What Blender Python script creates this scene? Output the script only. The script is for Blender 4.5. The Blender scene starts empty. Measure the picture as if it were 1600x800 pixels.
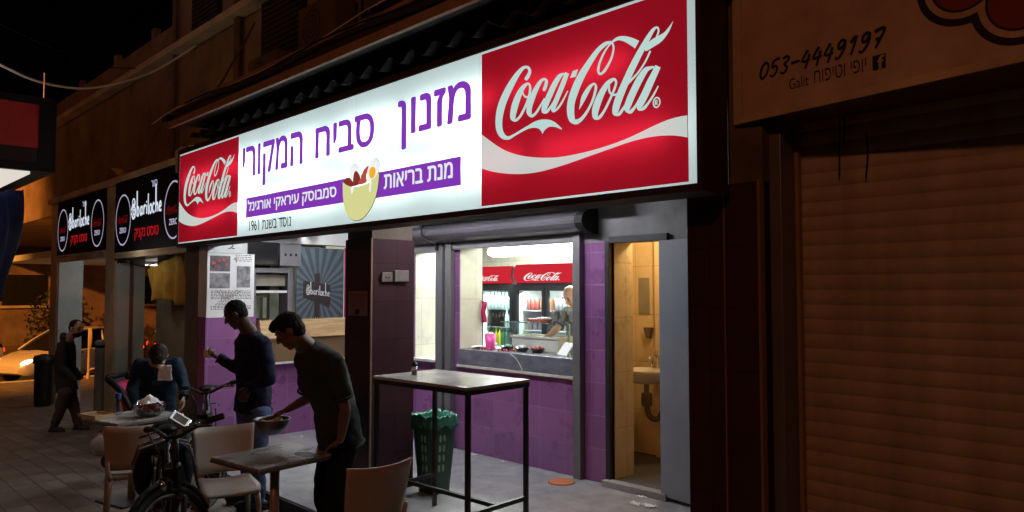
# Night street: a lit snack-bar sign over a tiled patio, people eating in front
import bpy, bmesh, math, random
from mathutils import Vector, Matrix, noise
from mathutils.geometry import tessellate_polygon

PI = math.pi
rad = math.radians
rng = random.Random(11)
scene = bpy.context.scene
COL = scene.collection

# ------------------------------------------------------------------ camera, sky, exposure, lamps
CAM_H = 1.75
YAW = 45.3
PITCH = 2.65
cam = bpy.data.cameras.new('camera')
cam.sensor_width = 36.0
cam.lens = 1150.0 / 1600.0 * 36.0
cam.clip_start = 0.05
cam.clip_end = 500
camo = bpy.data.objects.new('camera', cam)
COL.objects.link(camo)
camo.location = (0, 0, CAM_H)
camo.rotation_euler = (rad(90 + PITCH), 0, rad(YAW))
scene.camera = camo

world = bpy.data.worlds.new('World')
scene.world = world
world.use_nodes = True
wn = world.node_tree
wn.nodes.clear()
sky = wn.nodes.new('ShaderNodeTexSky')
sky.sky_type = 'NISHITA'
sky.sun_disc = False
sky.sun_elevation = rad(-6)
sky.sun_rotation = rad(250)
bg = wn.nodes.new('ShaderNodeBackground')
bg.inputs['Strength'].default_value = 0.012
wo = wn.nodes.new('ShaderNodeOutputWorld')
wn.links.new(sky.outputs[0], bg.inputs[0])
wn.links.new(bg.outputs[0], wo.inputs[0])

vs = scene.view_settings
vs.view_transform = 'Standard'
vs.look = 'None'
vs.exposure = 0.0
vs.gamma = 1.0
vs.use_curve_mapping = False
scene.render.engine = 'CYCLES'
cy = scene.cycles
cy.use_denoising = True
cy.max_bounces = 7
cy.diffuse_bounces = 4
cy.glossy_bounces = 3
cy.transmission_bounces = 6
cy.transparent_max_bounces = 12
cy.caustics_reflective = False
cy.caustics_refractive = False
cy.sample_clamp_indirect = 4.0
cy.blur_glossy = 0.5


def lamp(name, kind, loc, energy, col, size=0.1, target=None, size_y=None, spot=None):
    l = bpy.data.lights.new(name, kind)
    l.energy = energy
    l.color = col
    if kind == 'AREA':
        l.size = size
        if size_y:
            l.shape = 'RECTANGLE'
            l.size_y = size_y
    else:
        l.shadow_soft_size = size
    if spot:
        l.spot_size = rad(spot[0])
        l.spot_blend = spot[1]
    o = bpy.data.objects.new(name, l)
    COL.objects.link(o)
    o.location = loc
    if target is not None:
        o.rotation_euler = (Vector(target) - Vector(loc)).to_track_quat('-Z', 'Y').to_euler()
    return o


SODIUM = (1.0, 0.33, 0.12)
# street lamps (sodium): one behind the viewer, two over the far street
lamp('street_lamp_light', 'POINT', (2.5, -7.5, 7.5), 600, SODIUM, 0.2)
lamp('street_lamp_light', 'SPOT', (-20.0, -7.0, 7.5), 15000, (1.0, 0.34, 0.05), 0.2, (-28.0, 5.5, -1.0), None, (74, 0.8))
lamp('street_lamp_light', 'POINT', (-17.5, -4.0, 7.5), 95, SODIUM, 0.2)
lamp('street_lamp_light', 'POINT', (-29.0, 22.0, 7.0), 1200, SODIUM, 0.2)


# ------------------------------------------------------------------ helpers
FH = Vector((-math.sin(rad(YAW)), math.cos(rad(YAW)), 0))
RT = Vector((math.cos(rad(YAW)), math.sin(rad(YAW)), 0))
FW = FH * math.cos(rad(PITCH)) + Vector((0, 0, math.sin(rad(PITCH))))
UP = -FH * math.sin(rad(PITCH)) + Vector((0, 0, math.cos(rad(PITCH))))
Z = Vector((0, 0, 1))


def at(u, v, d):
    """real point seen in direction (u, v) of the photograph at d metres of depth"""
    return Vector((0, 0, CAM_H)) + (FW + RT * ((u - 800) / 1150.0) + UP * ((400 - v) / 1150.0)) * d


def zg(x):
    """pavement height: level by the snack bar, falling gently to the far street"""
    return -0.12 - 0.04 * max(0.0, -9.0 - x)


def V(*a):
    return Vector(a)


def basis(d, ref=Z):
    d = d.normalized()
    if abs(d.dot(ref)) > 0.97:
        ref = V(1, 0, 0)
    a = d.cross(ref).normalized()
    return a, d.cross(a).normalized()


class MB:
    def __init__(self, M=None):
        self.v = []
        self.f = []
        self.M = M

    def add(self, vs_, fs_):
        n = len(self.v)
        if self.M is not None:
            vs_ = [self.M @ Vector(p) for p in vs_]
        self.v += [Vector(p) for p in vs_]
        self.f += [tuple(n + i for i in f) for f in fs_]
        return self

    def box(self, x0, x1, y0, y1, z0, z1):
        p = [(x0, y0, z0), (x1, y0, z0), (x1, y1, z0), (x0, y1, z0), (x0, y0, z1), (x1, y0, z1), (x1, y1, z1), (x0, y1, z1)]
        return self.add(p, [(0, 3, 2, 1), (4, 5, 6, 7), (0, 1, 5, 4), (1, 2, 6, 5), (2, 3, 7, 6), (3, 0, 4, 7)])

    def obox(self, c, ax, ay, az):
        c = Vector(c)
        p = []
        for k in (-1, 1):
            for i, j in ((-1, -1), (1, -1), (1, 1), (-1, 1)):
                p.append(c + ax * i + ay * j + az * k)
        return self.add(p, [(0, 3, 2, 1), (4, 5, 6, 7), (0, 1, 5, 4), (1, 2, 6, 5), (2, 3, 7, 6), (3, 0, 4, 7)])

    def cone(self, p0, p1, r0, r1=None, n=14, caps=True):
        p0, p1 = Vector(p0), Vector(p1)
        r1 = r0 if r1 is None else r1
        a, b = basis(p1 - p0)
        vs_, fs_ = [], []
        for p, r in ((p0, r0), (p1, r1)):
            for i in range(n):
                t = 2 * PI * i / n
                vs_.append(p + a * (r * math.cos(t)) + b * (r * math.sin(t)))
        for i in range(n):
            j = (i + 1) % n
            fs_.append((i, j, n + j, n + i))
        if caps:
            fs_.append(tuple(range(n))[::-1])
            fs_.append(tuple(range(n, 2 * n)))
        return self.add(vs_, fs_)

    def ball(self, c, ax, ay=None, az=None, nu=14, nv=9):
        c = Vector(c)
        if not isinstance(ax, Vector):
            r = ax
            ax, ay, az = V(r, 0, 0), V(0, r, 0), V(0, 0, r)
        vs_ = [c - az]
        for j in range(1, nv):
            ph = -PI / 2 + PI * j / nv
            for i in range(nu):
                t = 2 * PI * i / nu
                vs_.append(c + ax * (math.cos(ph) * math.cos(t)) + ay * (math.cos(ph) * math.sin(t)) + az * math.sin(ph))
        vs_.append(c + az)
        fs_ = []
        for i in range(nu):
            fs_.append((0, 1 + (i + 1) % nu, 1 + i))
            for j in range(nv - 2):
                a = 1 + j * nu
                fs_.append((a + i, a + (i + 1) % nu, a + nu + (i + 1) % nu, a + nu + i))
            a = 1 + (nv - 2) * nu
            fs_.append((a + i, a + (i + 1) % nu, len(vs_) - 1))
        return self.add(vs_, fs_)

    def cap(self, p0, p1, r0, r1, n=12):
        self.cone(p0, p1, r0, r1, n)
        self.ball(p0, r0, nu=n, nv=8)
        return self.ball(p1, r1, nu=n, nv=8)

    def tube(self, pts, r, n=8, closed=False, caps=True):
        pts = [Vector(p) for p in pts]
        m = len(pts)
        vs_, fs_ = [], []
        a = None
        for i, p in enumerate(pts):
            if closed:
                t = (pts[(i + 1) % m] - pts[i - 1]).normalized()
            else:
                t = (pts[min(m - 1, i + 1)] - pts[max(0, i - 1)]).normalized()
            if a is None:
                a, b = basis(t)
            else:
                a = (a - t * a.dot(t)).normalized()
                b = t.cross(a).normalized()
            rr = r[i] if isinstance(r, (list, tuple)) else r
            for k in range(n):
                w = 2 * PI * k / n
                vs_.append(p + a * (rr * math.cos(w)) + b * (rr * math.sin(w)))
        for i in range(m if closed else m - 1):
            for k in range(n):
                j = (i + 1) % m
                fs_.append((i * n + k, i * n + (k + 1) % n, j * n + (k + 1) % n, j * n + k))
        if caps and not closed:
            fs_.append(tuple(range(n))[::-1])
            fs_.append(tuple(range((m - 1) * n, m * n)))
        return self.add(vs_, fs_)

    def lathe(self, c, prof, n=24, axis=Z, caps=True):
        c = Vector(c)
        a, b = basis(axis)
        vs_, fs_ = [], []
        for r, h in prof:
            for i in range(n):
                t = 2 * PI * i / n
                vs_.append(c + axis * h + a * (r * math.cos(t)) + b * (r * math.sin(t)))
        for j in range(len(prof) - 1):
            for i in range(n):
                k = (i + 1) % n
                fs_.append((j * n + i, j * n + k, (j + 1) * n + k, (j + 1) * n + i))
        if caps:
            fs_.append(tuple(range(n))[::-1])
            fs_.append(tuple(range((len(prof) - 1) * n, len(prof) * n)))
        return self.add(vs_, fs_)

    def prism(self, poly, place, h0, h1):
        """poly in (a, b); place(a, b, h) gives the point; solid between h0 and h1"""
        n = len(poly)
        vs_ = [place(a, b, h0) for a, b in poly] + [place(a, b, h1) for a, b in poly]
        fs_ = [tuple(range(n))[::-1], tuple(range(n, 2 * n))]
        for i in range(n):
            j = (i + 1) % n
            fs_.append((i, j, n + j, n + i))
        return self.add(vs_, fs_)

    def sheet(self, poly, place, h=0.0):
        return self.add([place(a, b, h) for a, b in poly], [tuple(range(len(poly)))])

    def grid(self, fn, nu, nv, closed_u=False):
        vs_ = [fn(i / (nu if closed_u else nu - 1), j / (nv - 1)) for j in range(nv) for i in range(nu)]
        fs_ = []
        for j in range(nv - 1):
            for i in range(nu if closed_u else nu - 1):
                k = (i + 1) % nu
                fs_.append((j * nu + i, j * nu + k, (j + 1) * nu + k, (j + 1) * nu + i))
        return self.add(vs_, fs_)

    def build(self, name, mat, parent=None, smooth=False, bevel=0, w=True, solid=0, remesh=0, wrinkle=0, wscale=9):
        """w: the vertices are world coordinates (the parent chain is unrotated); else local to the parent"""
        me = bpy.data.meshes.new(name)
        off = V(0, 0, 0)
        if w and parent is not None:
            p = parent
            while p is not None:
                off += p.location
                p = p.parent
        me.from_pydata([tuple(p - off) for p in self.v], [], self.f)
        me.validate()
        bm = bmesh.new()
        bm.from_mesh(me)
        bmesh.ops.recalc_face_normals(bm, faces=bm.faces)
        bm.to_mesh(me)
        bm.free()
        o = bpy.data.objects.new(name, me)
        COL.objects.link(o)
        if remesh:
            m = o.modifiers.new('r', 'REMESH')
            m.mode = 'VOXEL'
            m.voxel_size = remesh
            s = o.modifiers.new('s', 'SMOOTH')
            s.factor = 0.5
            s.iterations = 5
            dg = bpy.context.evaluated_depsgraph_get()
            me2 = bpy.data.meshes.new_from_object(o.evaluated_get(dg))
            o.modifiers.clear()
            o.data = me2
            bpy.data.meshes.remove(me)
            me = me2
            me.name = name
            if wrinkle:
                ns = [v.normal.copy() for v in me.vertices]
                for v, n_ in zip(me.vertices, ns):
                    q = v.co * wscale
                    k = noise.noise(q) + 0.6 * noise.noise(V(q.x * 2.1, q.y * 2.1, q.z * 3.6 + 7))
                    v.co += n_ * (k * wrinkle)
        if parent is not None:
            o.parent = parent
        if mat is not None:
            me.materials.clear()
            me.materials.append(mat)
        if solid:
            m = o.modifiers.new('thick', 'SOLIDIFY')
            m.thickness = solid
            m.offset = 0
        if bevel:
            m = o.modifiers.new('bevel', 'BEVEL')
            m.width = bevel
            m.segments = 2
            m.limit_method = 'ANGLE'
        if smooth:
            for p in me.polygons:
                p.use_smooth = True
        return o


def tag(o, label=None, cat=None, group=None, kind=None):
    if label:
        o['label'] = label
    if cat:
        o['category'] = cat
    if group:
        o['group'] = group
    if kind:
        o['kind'] = kind
    return o


def thing(name, label, cat, loc=(0, 0, 0), rotz=0.0, group=None):
    o = bpy.data.objects.new(name, None)
    o.empty_display_size = 0.1
    COL.objects.link(o)
    o.location = loc
    o.rotation_euler = (0, 0, rotz)
    return tag(o, label, cat, group)


def dup(o, parent=None):
    c = o.copy()
    COL.objects.link(c)
    c.parent = parent
    for ch in list(o.children):
        dup(ch, c)
    return c


def place_dup(o, loc, rotz=0.0, label=None, group=None):
    c = dup(o)
    c.location = loc
    c.rotation_euler = (0, 0, rotz)
    return tag(c, label, None, group)


# ------------------------------------------------------------------ materials
def nodes(name):
    m = bpy.data.materials.new(name)
    m.use_nodes = True
    nt = m.node_tree
    nt.nodes.clear()
    out = nt.nodes.new('ShaderNodeOutputMaterial')
    return m, nt, out


def mat(name, col, rough=0.6, metal=0.0, var=0.18, scale=6.0, bump=0.0, bscale=40.0, spec=0.5, stretch=None, trans=0.0):
    m, nt, out = nodes(name)
    N, L = nt.nodes.new, nt.links.new
    b = N('ShaderNodeBsdfPrincipled')
    tc = N('ShaderNodeTexCoord')
    vec = tc.outputs['Object']
    if stretch:
        mp = N('ShaderNodeMapping')
        mp.inputs['Scale'].default_value = stretch
        L(vec, mp.inputs['Vector'])
        vec = mp.outputs['Vector']
    n1 = N('ShaderNodeTexNoise')
    n1.inputs['Scale'].default_value = scale
    n1.inputs['Detail'].default_value = 6
    n1.inputs['Roughness'].default_value = 0.65
    L(vec, n1.inputs['Vector'])
    r = N('ShaderNodeMapRange')
    r.inputs['From Min'].default_value = 0.3
    r.inputs['From Max'].default_value = 0.7
    r.inputs['To Min'].default_value = 1 - var
    r.inputs['To Max'].default_value = 1 + var
    L(n1.outputs['Fac'], r.inputs['Value'])
    mx = N('ShaderNodeVectorMath')
    mx.operation = 'SCALE'
    mx.inputs[0].default_value = col[:3]
    L(r.outputs[0], mx.inputs['Scale'])
    L(mx.outputs[0], b.inputs['Base Color'])
    r2 = N('ShaderNodeMapRange')
    r2.inputs['To Min'].default_value = max(0.02, rough - 0.12)
    r2.inputs['To Max'].default_value = min(1.0, rough + 0.12)
    L(n1.outputs['Fac'], r2.inputs['Value'])
    L(r2.outputs[0], b.inputs['Roughness'])
    b.inputs['Metallic'].default_value = metal
    b.inputs['Specular IOR Level'].default_value = spec
    if bump:
        n2 = N('ShaderNodeTexNoise')
        n2.inputs['Scale'].default_value = bscale
        n2.inputs['Detail'].default_value = 4
        L(vec, n2.inputs['Vector'])
        bp = N('ShaderNodeBump')
        bp.inputs['Strength'].default_value = bump
        bp.inputs['Distance'].default_value = 0.01
        L(n2.outputs['Fac'], bp.inputs['Height'])
        L(bp.outputs['Normal'], b.inputs['Normal'])
    L(b.outputs[0], out.inputs[0])
    return m


def tiles(name, col, grout, tw, th, plane='xz', rough=0.35, mortar=0.004, var=0.12, offset=0.0, bump=0.25, dirt=0.15, spec=0.5):
    m, nt, out = nodes(name)
    N, L = nt.nodes.new, nt.links.new
    b = N('ShaderNodeBsdfPrincipled')
    g = N('ShaderNodeNewGeometry')
    sep = N('ShaderNodeSeparateXYZ')
    L(g.outputs['Position'], sep.inputs[0])
    cmb = N('ShaderNodeCombineXYZ')
    if plane == 'wall':                       # x on faces along X, y on faces along Y
        ad = N('ShaderNodeMath')
        ad.operation = 'ADD'
        L(sep.outputs['X'], ad.inputs[0])
        L(sep.outputs['Y'], ad.inputs[1])
        L(ad.outputs[0], cmb.inputs['X'])
        L(sep.outputs['Z'], cmb.inputs['Y'])
    else:
        i, j = {'xz': ('X', 'Z'), 'yz': ('Y', 'Z'), 'xy': ('X', 'Y')}[plane]
        L(sep.outputs[i], cmb.inputs['X'])
        L(sep.outputs[j], cmb.inputs['Y'])
    br = N('ShaderNodeTexBrick')
    br.offset = offset
    br.squash = 1.0
    br.inputs['Scale'].default_value = 1.0
    br.inputs['Brick Width'].default_value = tw
    br.inputs['Row Height'].default_value = th
    br.inputs['Mortar Size'].default_value = mortar
    br.inputs['Mortar Smooth'].default_value = 0.3
    br.inputs['Bias'].default_value = 0.0
    c1 = [min(1, x * (1 + var)) for x in col[:3]] + [1]
    c2 = [x * (1 - var) for x in col[:3]] + [1]
    br.inputs['Color1'].default_value = c1
    br.inputs['Color2'].default_value = c2
    br.inputs['Mortar'].default_value = list(grout[:3]) + [1]
    L(cmb.outputs[0], br.inputs['Vector'])
    n1 = N('ShaderNodeTexNoise')
    n1.inputs['Scale'].default_value = 2.3
    n1.inputs['Detail'].default_value = 8
    n1.inputs['Roughness'].default_value = 0.7
    L(g.outputs['Position'], n1.inputs['Vector'])
    r = N('ShaderNodeMapRange')
    r.inputs['From Min'].default_value = 0.3
    r.inputs['From Max'].default_value = 0.7
    r.inputs['To Min'].default_value = 1 - dirt
    r.inputs['To Max'].default_value = 1 + dirt
    L(n1.outputs['Fac'], r.inputs['Value'])
    mx = N('ShaderNodeVectorMath')
    mx.operation = 'SCALE'
    L(br.outputs['Color'], mx.inputs[0])
    L(r.outputs[0], mx.inputs['Scale'])
    L(mx.outputs[0], b.inputs['Base Color'])
    r2 = N('ShaderNodeMapRange')
    r2.inputs['To Min'].default_value = max(0.05, rough - 0.15)
    r2.inputs['To Max'].default_value = min(1, rough + 0.15)
    L(n1.outputs['Fac'], r2.inputs['Value'])
    L(r2.outputs[0], b.inputs['Roughness'])
    b.inputs['Specular IOR Level'].default_value = spec
    bp = N('ShaderNodeBump')
    bp.invert = True
    bp.inputs['Strength'].default_value = bump
    bp.inputs['Distance'].default_value = 0.004
    L(br.outputs['Fac'], bp.inputs['Height'])
    L(bp.outputs['Normal'], b.inputs['Normal'])
    L(b.outputs[0], out.inputs[0])
    return m


def emit(name, col, strength):
    m, nt, out = nodes(name)
    e = nt.nodes.new('ShaderNodeEmission')
    e.inputs['Color'].default_value = list(col[:3]) + [1]
    e.inputs['Strength'].default_value = strength
    nt.links.new(e.outputs[0], out.inputs[0])
    return m


def backlit(name, col, glow, gcol=None, through=1.0):
    """translucent sign film: passes the tubes behind it on, plus its own even glow"""
    m, nt, out = nodes(name)
    N, L = nt.nodes.new, nt.links.new
    t = N('ShaderNodeBsdfTranslucent')
    t.inputs['Color'].default_value = [c * through for c in col[:3]] + [1]
    e = N('ShaderNodeEmission')
    e.inputs['Color'].default_value = list((gcol or col)[:3]) + [1]
    e.inputs['Strength'].default_value = glow
    a = N('ShaderNodeAddShader')
    L(t.outputs[0], a.inputs[0])
    L(e.outputs[0], a.inputs[1])
    L(a.outputs[0], out.inputs[0])
    return m


def glass(name, tint=(0.9, 0.97, 0.95), refl=0.08):
    m, nt, out = nodes(name)
    N, L = nt.nodes.new, nt.links.new
    t = N('ShaderNodeBsdfTransparent')
    t.inputs['Color'].default_value = list(tint) + [1]
    g = N('ShaderNodeBsdfGlossy')
    g.inputs['Roughness'].default_value = 0.03
    lw = N('ShaderNodeLayerWeight')
    lw.inputs['Blend'].default_value = 0.3
    mr = N('ShaderNodeMapRange')
    mr.inputs['To Min'].default_value = refl * 0.5
    mr.inputs['To Max'].default_value = refl * 3
    L(lw.outputs['Fresnel'], mr.inputs['Value'])
    mx = N('ShaderNodeMixShader')
    L(mr.outputs[0], mx.inputs[0])
    L(t.outputs[0], mx.inputs[1])
    L(g.outputs[0], mx.inputs[2])
    L(mx.outputs[0], out.inputs[0])
    return m


def stripes(name, c1, c2, scale, axis='X', rough=0.6):
    """vertical reeds / slats"""
    m, nt, out = nodes(name)
    N, L = nt.nodes.new, nt.links.new
    b = N('ShaderNodeBsdfPrincipled')
    tc = N('ShaderNodeTexCoord')
    w = N('ShaderNodeTexWave')
    w.bands_direction = axis
    w.inputs['Scale'].default_value = scale
    w.inputs['Distortion'].default_value = 0.6
    w.inputs['Detail'].default_value = 2
    L(tc.outputs['Object'], w.inputs['Vector'])
    cr = N('ShaderNodeMix')
    cr.data_type = 'RGBA'
    cr.inputs['A'].default_value = list(c1) + [1]
    cr.inputs['B'].default_value = list(c2) + [1]
    L(w.outputs['Fac'], cr.inputs['Factor'])
    L(cr.outputs['Result'], b.inputs['Base Color'])
    b.inputs['Roughness'].default_value = rough
    bp = N('ShaderNodeBump')
    bp.inputs['Strength'].default_value = 0.5
    bp.inputs['Distance'].default_value = 0.006
    L(w.outputs['Fac'], bp.inputs['Height'])
    L(bp.outputs['Normal'], b.inputs['Normal'])
    L(b.outputs[0], out.inputs[0])
    return m


M = {}
M['purple_tile'] = tiles('purple_tile', (0.225, 0.085, 0.225), (0.29, 0.15, 0.29), 0.33, 0.30, 'wall', 0.30, 0.005, 0.16, 0.0, 0.4, 0.12)
M['maroon_tile'] = tiles('maroon_tile', (0.050, 0.019, 0.026), (0.024, 0.013, 0.013), 0.30, 0.33, 'wall', 0.60, 0.004, 0.12, 0.0, 0.25, 0.15, 0.2)
M['beige_tile'] = tiles('beige_tile', (0.60, 0.565, 0.46), (0.44, 0.41, 0.34), 0.32, 0.55, 'wall', 0.3, 0.004, 0.05)
M['wc_tile'] = tiles('wc_tile', (0.60, 0.47, 0.28), (0.42, 0.32, 0.2), 0.36, 0.5, 'wall', 0.3, 0.004, 0.06)
M['paver'] = tiles('paver', (0.17, 0.14, 0.115), (0.07, 0.06, 0.05), 0.40, 0.20, 'xy', 0.62, 0.008, 0.22, 0.5, 0.6, 0.45)
M['patio'] = mat('patio', (0.29, 0.29, 0.295), 0.40, var=0.40, scale=4.2, bump=0.15, bscale=55)
M['patio_edge'] = mat('patio_edge', (0.06, 0.055, 0.055), 0.8)
M['asphalt'] = mat('asphalt', (0.05, 0.048, 0.045), 0.75, var=0.3, scale=8, bump=0.4, bscale=120)
M['kerb_white'] = mat('kerb_white', (0.55, 0.53, 0.48), 0.8, var=0.25)
M['kerb_dark'] = mat('kerb_dark', (0.12, 0.10, 0.09), 0.8, var=0.25)
M['white_paint'] = mat('white_paint', (0.60, 0.61, 0.58), 0.7, var=0.12, scale=2.5, bump=0.05)
M['ceiling'] = mat('ceiling', (0.62, 0.62, 0.60), 0.8, var=0.10, scale=1.5)
M['grey_plaster'] = mat('grey_plaster', (0.26, 0.25, 0.26), 0.85, var=0.25, scale=3, bump=0.2)
M['cream_plaster'] = mat('cream_plaster', (0.52, 0.42, 0.30), 0.9, var=0.35, scale=1.6, bump=0.35, bscale=25)
M['dirty_plaster'] = mat('dirty_plaster', (0.24, 0.165, 0.115), 0.9, var=0.45, scale=1.1, bump=0.4, bscale=18)
M['brown_plaster'] = mat('brown_plaster', (0.13, 0.095, 0.075), 0.9, var=0.3, scale=3, bump=0.2)
M['panel_cream'] = mat('panel_cream', (0.52, 0.38, 0.32), 0.7, var=0.22, scale=3.5, bump=0.06)
M['shutter_paint'] = mat('shutter_paint', (0.40, 0.325, 0.27), 0.6, var=0.24, scale=2.6, stretch=(2.0, 2.0, 0.4), bump=0.25, bscale=30)
M['black_paint'] = mat('black_paint', (0.012, 0.011, 0.012), 0.6)
M['red_paint'] = mat('red_paint', (0.20, 0.03, 0.03), 0.6)
M['alu_grey'] = mat('alu_grey', (0.17, 0.165, 0.17), 0.42, metal=0.35, var=0.1, scale=3)
M['roller_metal'] = mat('roller_metal', (0.13, 0.12, 0.14), 0.33, metal=0.55, var=0.12, scale=2.5)
M['plate'] = mat('plate', (0.20, 0.17, 0.15), 0.5)
M['steel'] = mat('steel', (0.50, 0.50, 0.52), 0.28, metal=0.9, var=0.08)
M['dark_metal'] = mat('dark_metal', (0.025, 0.024, 0.026), 0.42, metal=0.2, var=0.15)
M['black'] = mat('black', (0.010, 0.010, 0.011), 0.55, var=0.2, spec=0.2)
M['cabinet'] = mat('cabinet', (0.05, 0.035, 0.028), 0.7, var=0.2, spec=0.2)
M['frame_white'] = mat('frame_white', (0.68, 0.72, 0.72), 0.4, var=0.05)
M['roof_dark'] = mat('roof_dark', (0.025, 0.022, 0.020), 0.8, var=0.3)
M['fascia'] = mat('fascia', (0.30, 0.19, 0.12), 0.8, var=0.2, scale=3)
M['corrugated'] = mat('corrugated', (0.012, 0.011, 0.011), 0.95, var=0.35, scale=4)
M['marble'] = mat('marble', (0.13, 0.135, 0.165), 0.22, var=0.35, scale=5, stretch=(1, 1, 2))
M['pale_stone'] = mat('pale_stone', (0.55, 0.50, 0.47), 0.4, var=0.15)
M['door_grey'] = mat('door_grey', (0.19, 0.20, 0.23), 0.5, var=0.12, scale=2)
M['wood_light'] = mat('wood_light', (0.50, 0.34, 0.16), 0.5, var=0.3, scale=4, stretch=(3, 1, 9))
M['reed'] = stripes('reed', (0.30, 0.18, 0.08), (0.07, 0.04, 0.02), 28, 'Y')
M['chair_plastic'] = mat('chair_plastic', (0.37, 0.30, 0.245), 0.45, var=0.10, scale=3)
M['chair_leg'] = mat('chair_leg', (0.36, 0.30, 0.25), 0.4, metal=0.3, var=0.1)
M['table_top'] = mat('table_top', (0.32, 0.30, 0.29), 0.28, var=0.28, scale=5)
M['table_edge'] = mat('table_edge', (0.10, 0.085, 0.075), 0.45, var=0.2)
M['bar_top'] = mat('bar_top', (0.42, 0.39, 0.37), 0.22, var=0.25, scale=3.5)
M['green_plastic'] = mat('green_plastic', (0.02, 0.085, 0.05), 0.45, var=0.15)
M['bag_green'] = mat('bag_green', (0.05, 0.22, 0.15), 0.25, var=0.35, scale=18, bump=0.6, bscale=25)
M['orange_plastic'] = mat('orange_plastic', (0.62, 0.19, 0.06), 0.5, var=0.1)
M['paper'] = mat('paper', (0.78, 0.78, 0.77), 0.8, var=0.06)
M['ink'] = mat('ink', (0.06, 0.06, 0.065), 0.8)
M['ink_red'] = mat('ink_red', (0.30, 0.03, 0.03), 0.7)
M['photo_dark'] = mat('photo_dark', (0.10, 0.09, 0.11), 0.5, var=0.8, scale=10)
M['photo_grey'] = mat('photo_grey', (0.20, 0.20, 0.21), 0.5, var=0.75, scale=13)
M['photo_red'] = mat('photo_red', (0.50, 0.07, 0.04), 0.5, var=0.4, scale=40)
M['skin_dark'] = mat('skin_dark', (0.075, 0.038, 0.024), 0.45, var=0.12, scale=14)
M['skin_tan'] = mat('skin_tan', (0.15, 0.078, 0.050), 0.5, var=0.12, scale=14)
M['skin_light'] = mat('skin_light', (0.42, 0.25, 0.19), 0.5, var=0.10, scale=14)
M['hair'] = mat('hair', (0.010, 0.008, 0.007), 0.55, var=0.3, scale=60, bump=0.5, bscale=160)
M['hair_brown'] = mat('hair_brown', (0.020, 0.013, 0.010), 0.55, var=0.3, scale=60, bump=0.5, bscale=160)
M['eye'] = mat('eye', (0.02, 0.015, 0.012), 0.15, var=0.05)
M['cloth_navy'] = mat('cloth_navy', (0.013, 0.014, 0.034), 0.85, var=0.2, scale=14, bump=0.25, bscale=180)
M['cloth_green'] = mat('cloth_green', (0.034, 0.047, 0.038), 0.85, var=0.2, scale=14, bump=0.25, bscale=180)
M['cloth_black'] = mat('cloth_black', (0.012, 0.013, 0.016), 0.85, var=0.2, scale=14, bump=0.2, bscale=180)
M['cloth_jacket'] = mat('cloth_jacket', (0.010, 0.020, 0.036), 0.7, var=0.25, scale=14, bump=0.2, bscale=150)
M['cloth_grey'] = mat('cloth_grey', (0.035, 0.035, 0.036), 0.9, var=0.2, scale=14, bump=0.25, bscale=180)
M['cloth_brown'] = mat('cloth_brown', (0.085, 0.070, 0.060), 0.9, var=0.2, scale=14)
M['denim'] = mat('denim', (0.075, 0.11, 0.21), 0.85, var=0.4, scale=9, bump=0.25, bscale=200)
M['tee_grey'] = mat('tee_grey', (0.13, 0.15, 0.16), 0.85, var=0.15, scale=14)
M['shoe'] = mat('shoe', (0.02, 0.02, 0.022), 0.6)
M['cloth_pink'] = mat('cloth_pink', (0.42, 0.03, 0.11), 0.7, var=0.2, scale=10)
M['cloth_yellow'] = mat('cloth_yellow', (0.50, 0.31, 0.06), 0.8, var=0.25, scale=5)
M['cloth_blue'] = mat('cloth_blue', (0.015, 0.022, 0.085), 0.7, var=0.2, scale=4)
M['olive'] = mat('olive', (0.22, 0.20, 0.15), 0.75, var=0.25, scale=2.5)
M['tyre'] = mat('tyre', (0.012, 0.012, 0.012), 0.7, bump=0.3, bscale=90)
M['chrome'] = mat('chrome', (0.62, 0.62, 0.65), 0.15, metal=1.0, var=0.05)
M['clear_plastic'] = glass('clear_plastic', (0.80, 0.78, 0.80), 0.25)
M['glass'] = glass('glass', (0.92, 0.97, 0.95), 0.07)
M['salad_red'] = mat('salad_red', (0.45, 0.06, 0.06), 0.5, var=0.7, scale=60, bump=0.8, bscale=70)
M['food_orange'] = mat('food_orange', (0.55, 0.25, 0.05), 0.5, var=0.5, scale=50)
M['blue_cap'] = mat('blue_cap', (0.03, 0.04, 0.22), 0.4)
M['car_white'] = mat('car_white', (0.62, 0.60, 0.57), 0.25, var=0.04, spec=0.6)
M['car_dark'] = mat('car_dark', (0.03, 0.03, 0.035), 0.25, var=0.05)
M['car_glass'] = mat('car_glass', (0.012, 0.012, 0.014), 0.08, var=0.05)
M['headlight'] = emit('headlight', (1.0, 0.80, 0.45), 5.0)
M['taillight'] = emit('taillight', (1.0, 0.03, 0.01), 2.5)
M['tube'] = emit('tube', (0.93, 1.0, 0.96), 22.0)
M['porch_tube'] = emit('porch_tube', (0.92, 0.95, 1.0), 150.0)
M['downlight'] = emit('downlight', (1.0, 0.97, 0.88), 6.0)
M['fridge_white'] = mat('fridge_white', (0.75, 0.78, 0.78), 0.4, var=0.05)
M['bottle_green'] = mat('bottle_green', (0.02, 0.10, 0.06), 0.15, var=0.1)
M['bottle_cola'] = mat('bottle_cola', (0.010, 0.006, 0.006), 0.12, var=0.1)
M['bottle_clear'] = mat('bottle_clear', (0.50, 0.62, 0.62), 0.12, var=0.1)
M['bottle_yellow'] = mat('bottle_yellow', (0.58, 0.55, 0.03), 0.2, var=0.1)
M['pink_plastic'] = mat('pink_plastic', (0.85, 0.08, 0.38), 0.35, var=0.08)
M['tub_plastic'] = mat('tub_plastic', (0.55, 0.55, 0.50), 0.35, var=0.08)
M['ceramic'] = mat('ceramic', (0.72, 0.68, 0.62), 0.15, var=0.05)
M['pipe'] = mat('pipe', (0.10, 0.075, 0.05), 0.4)
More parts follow.
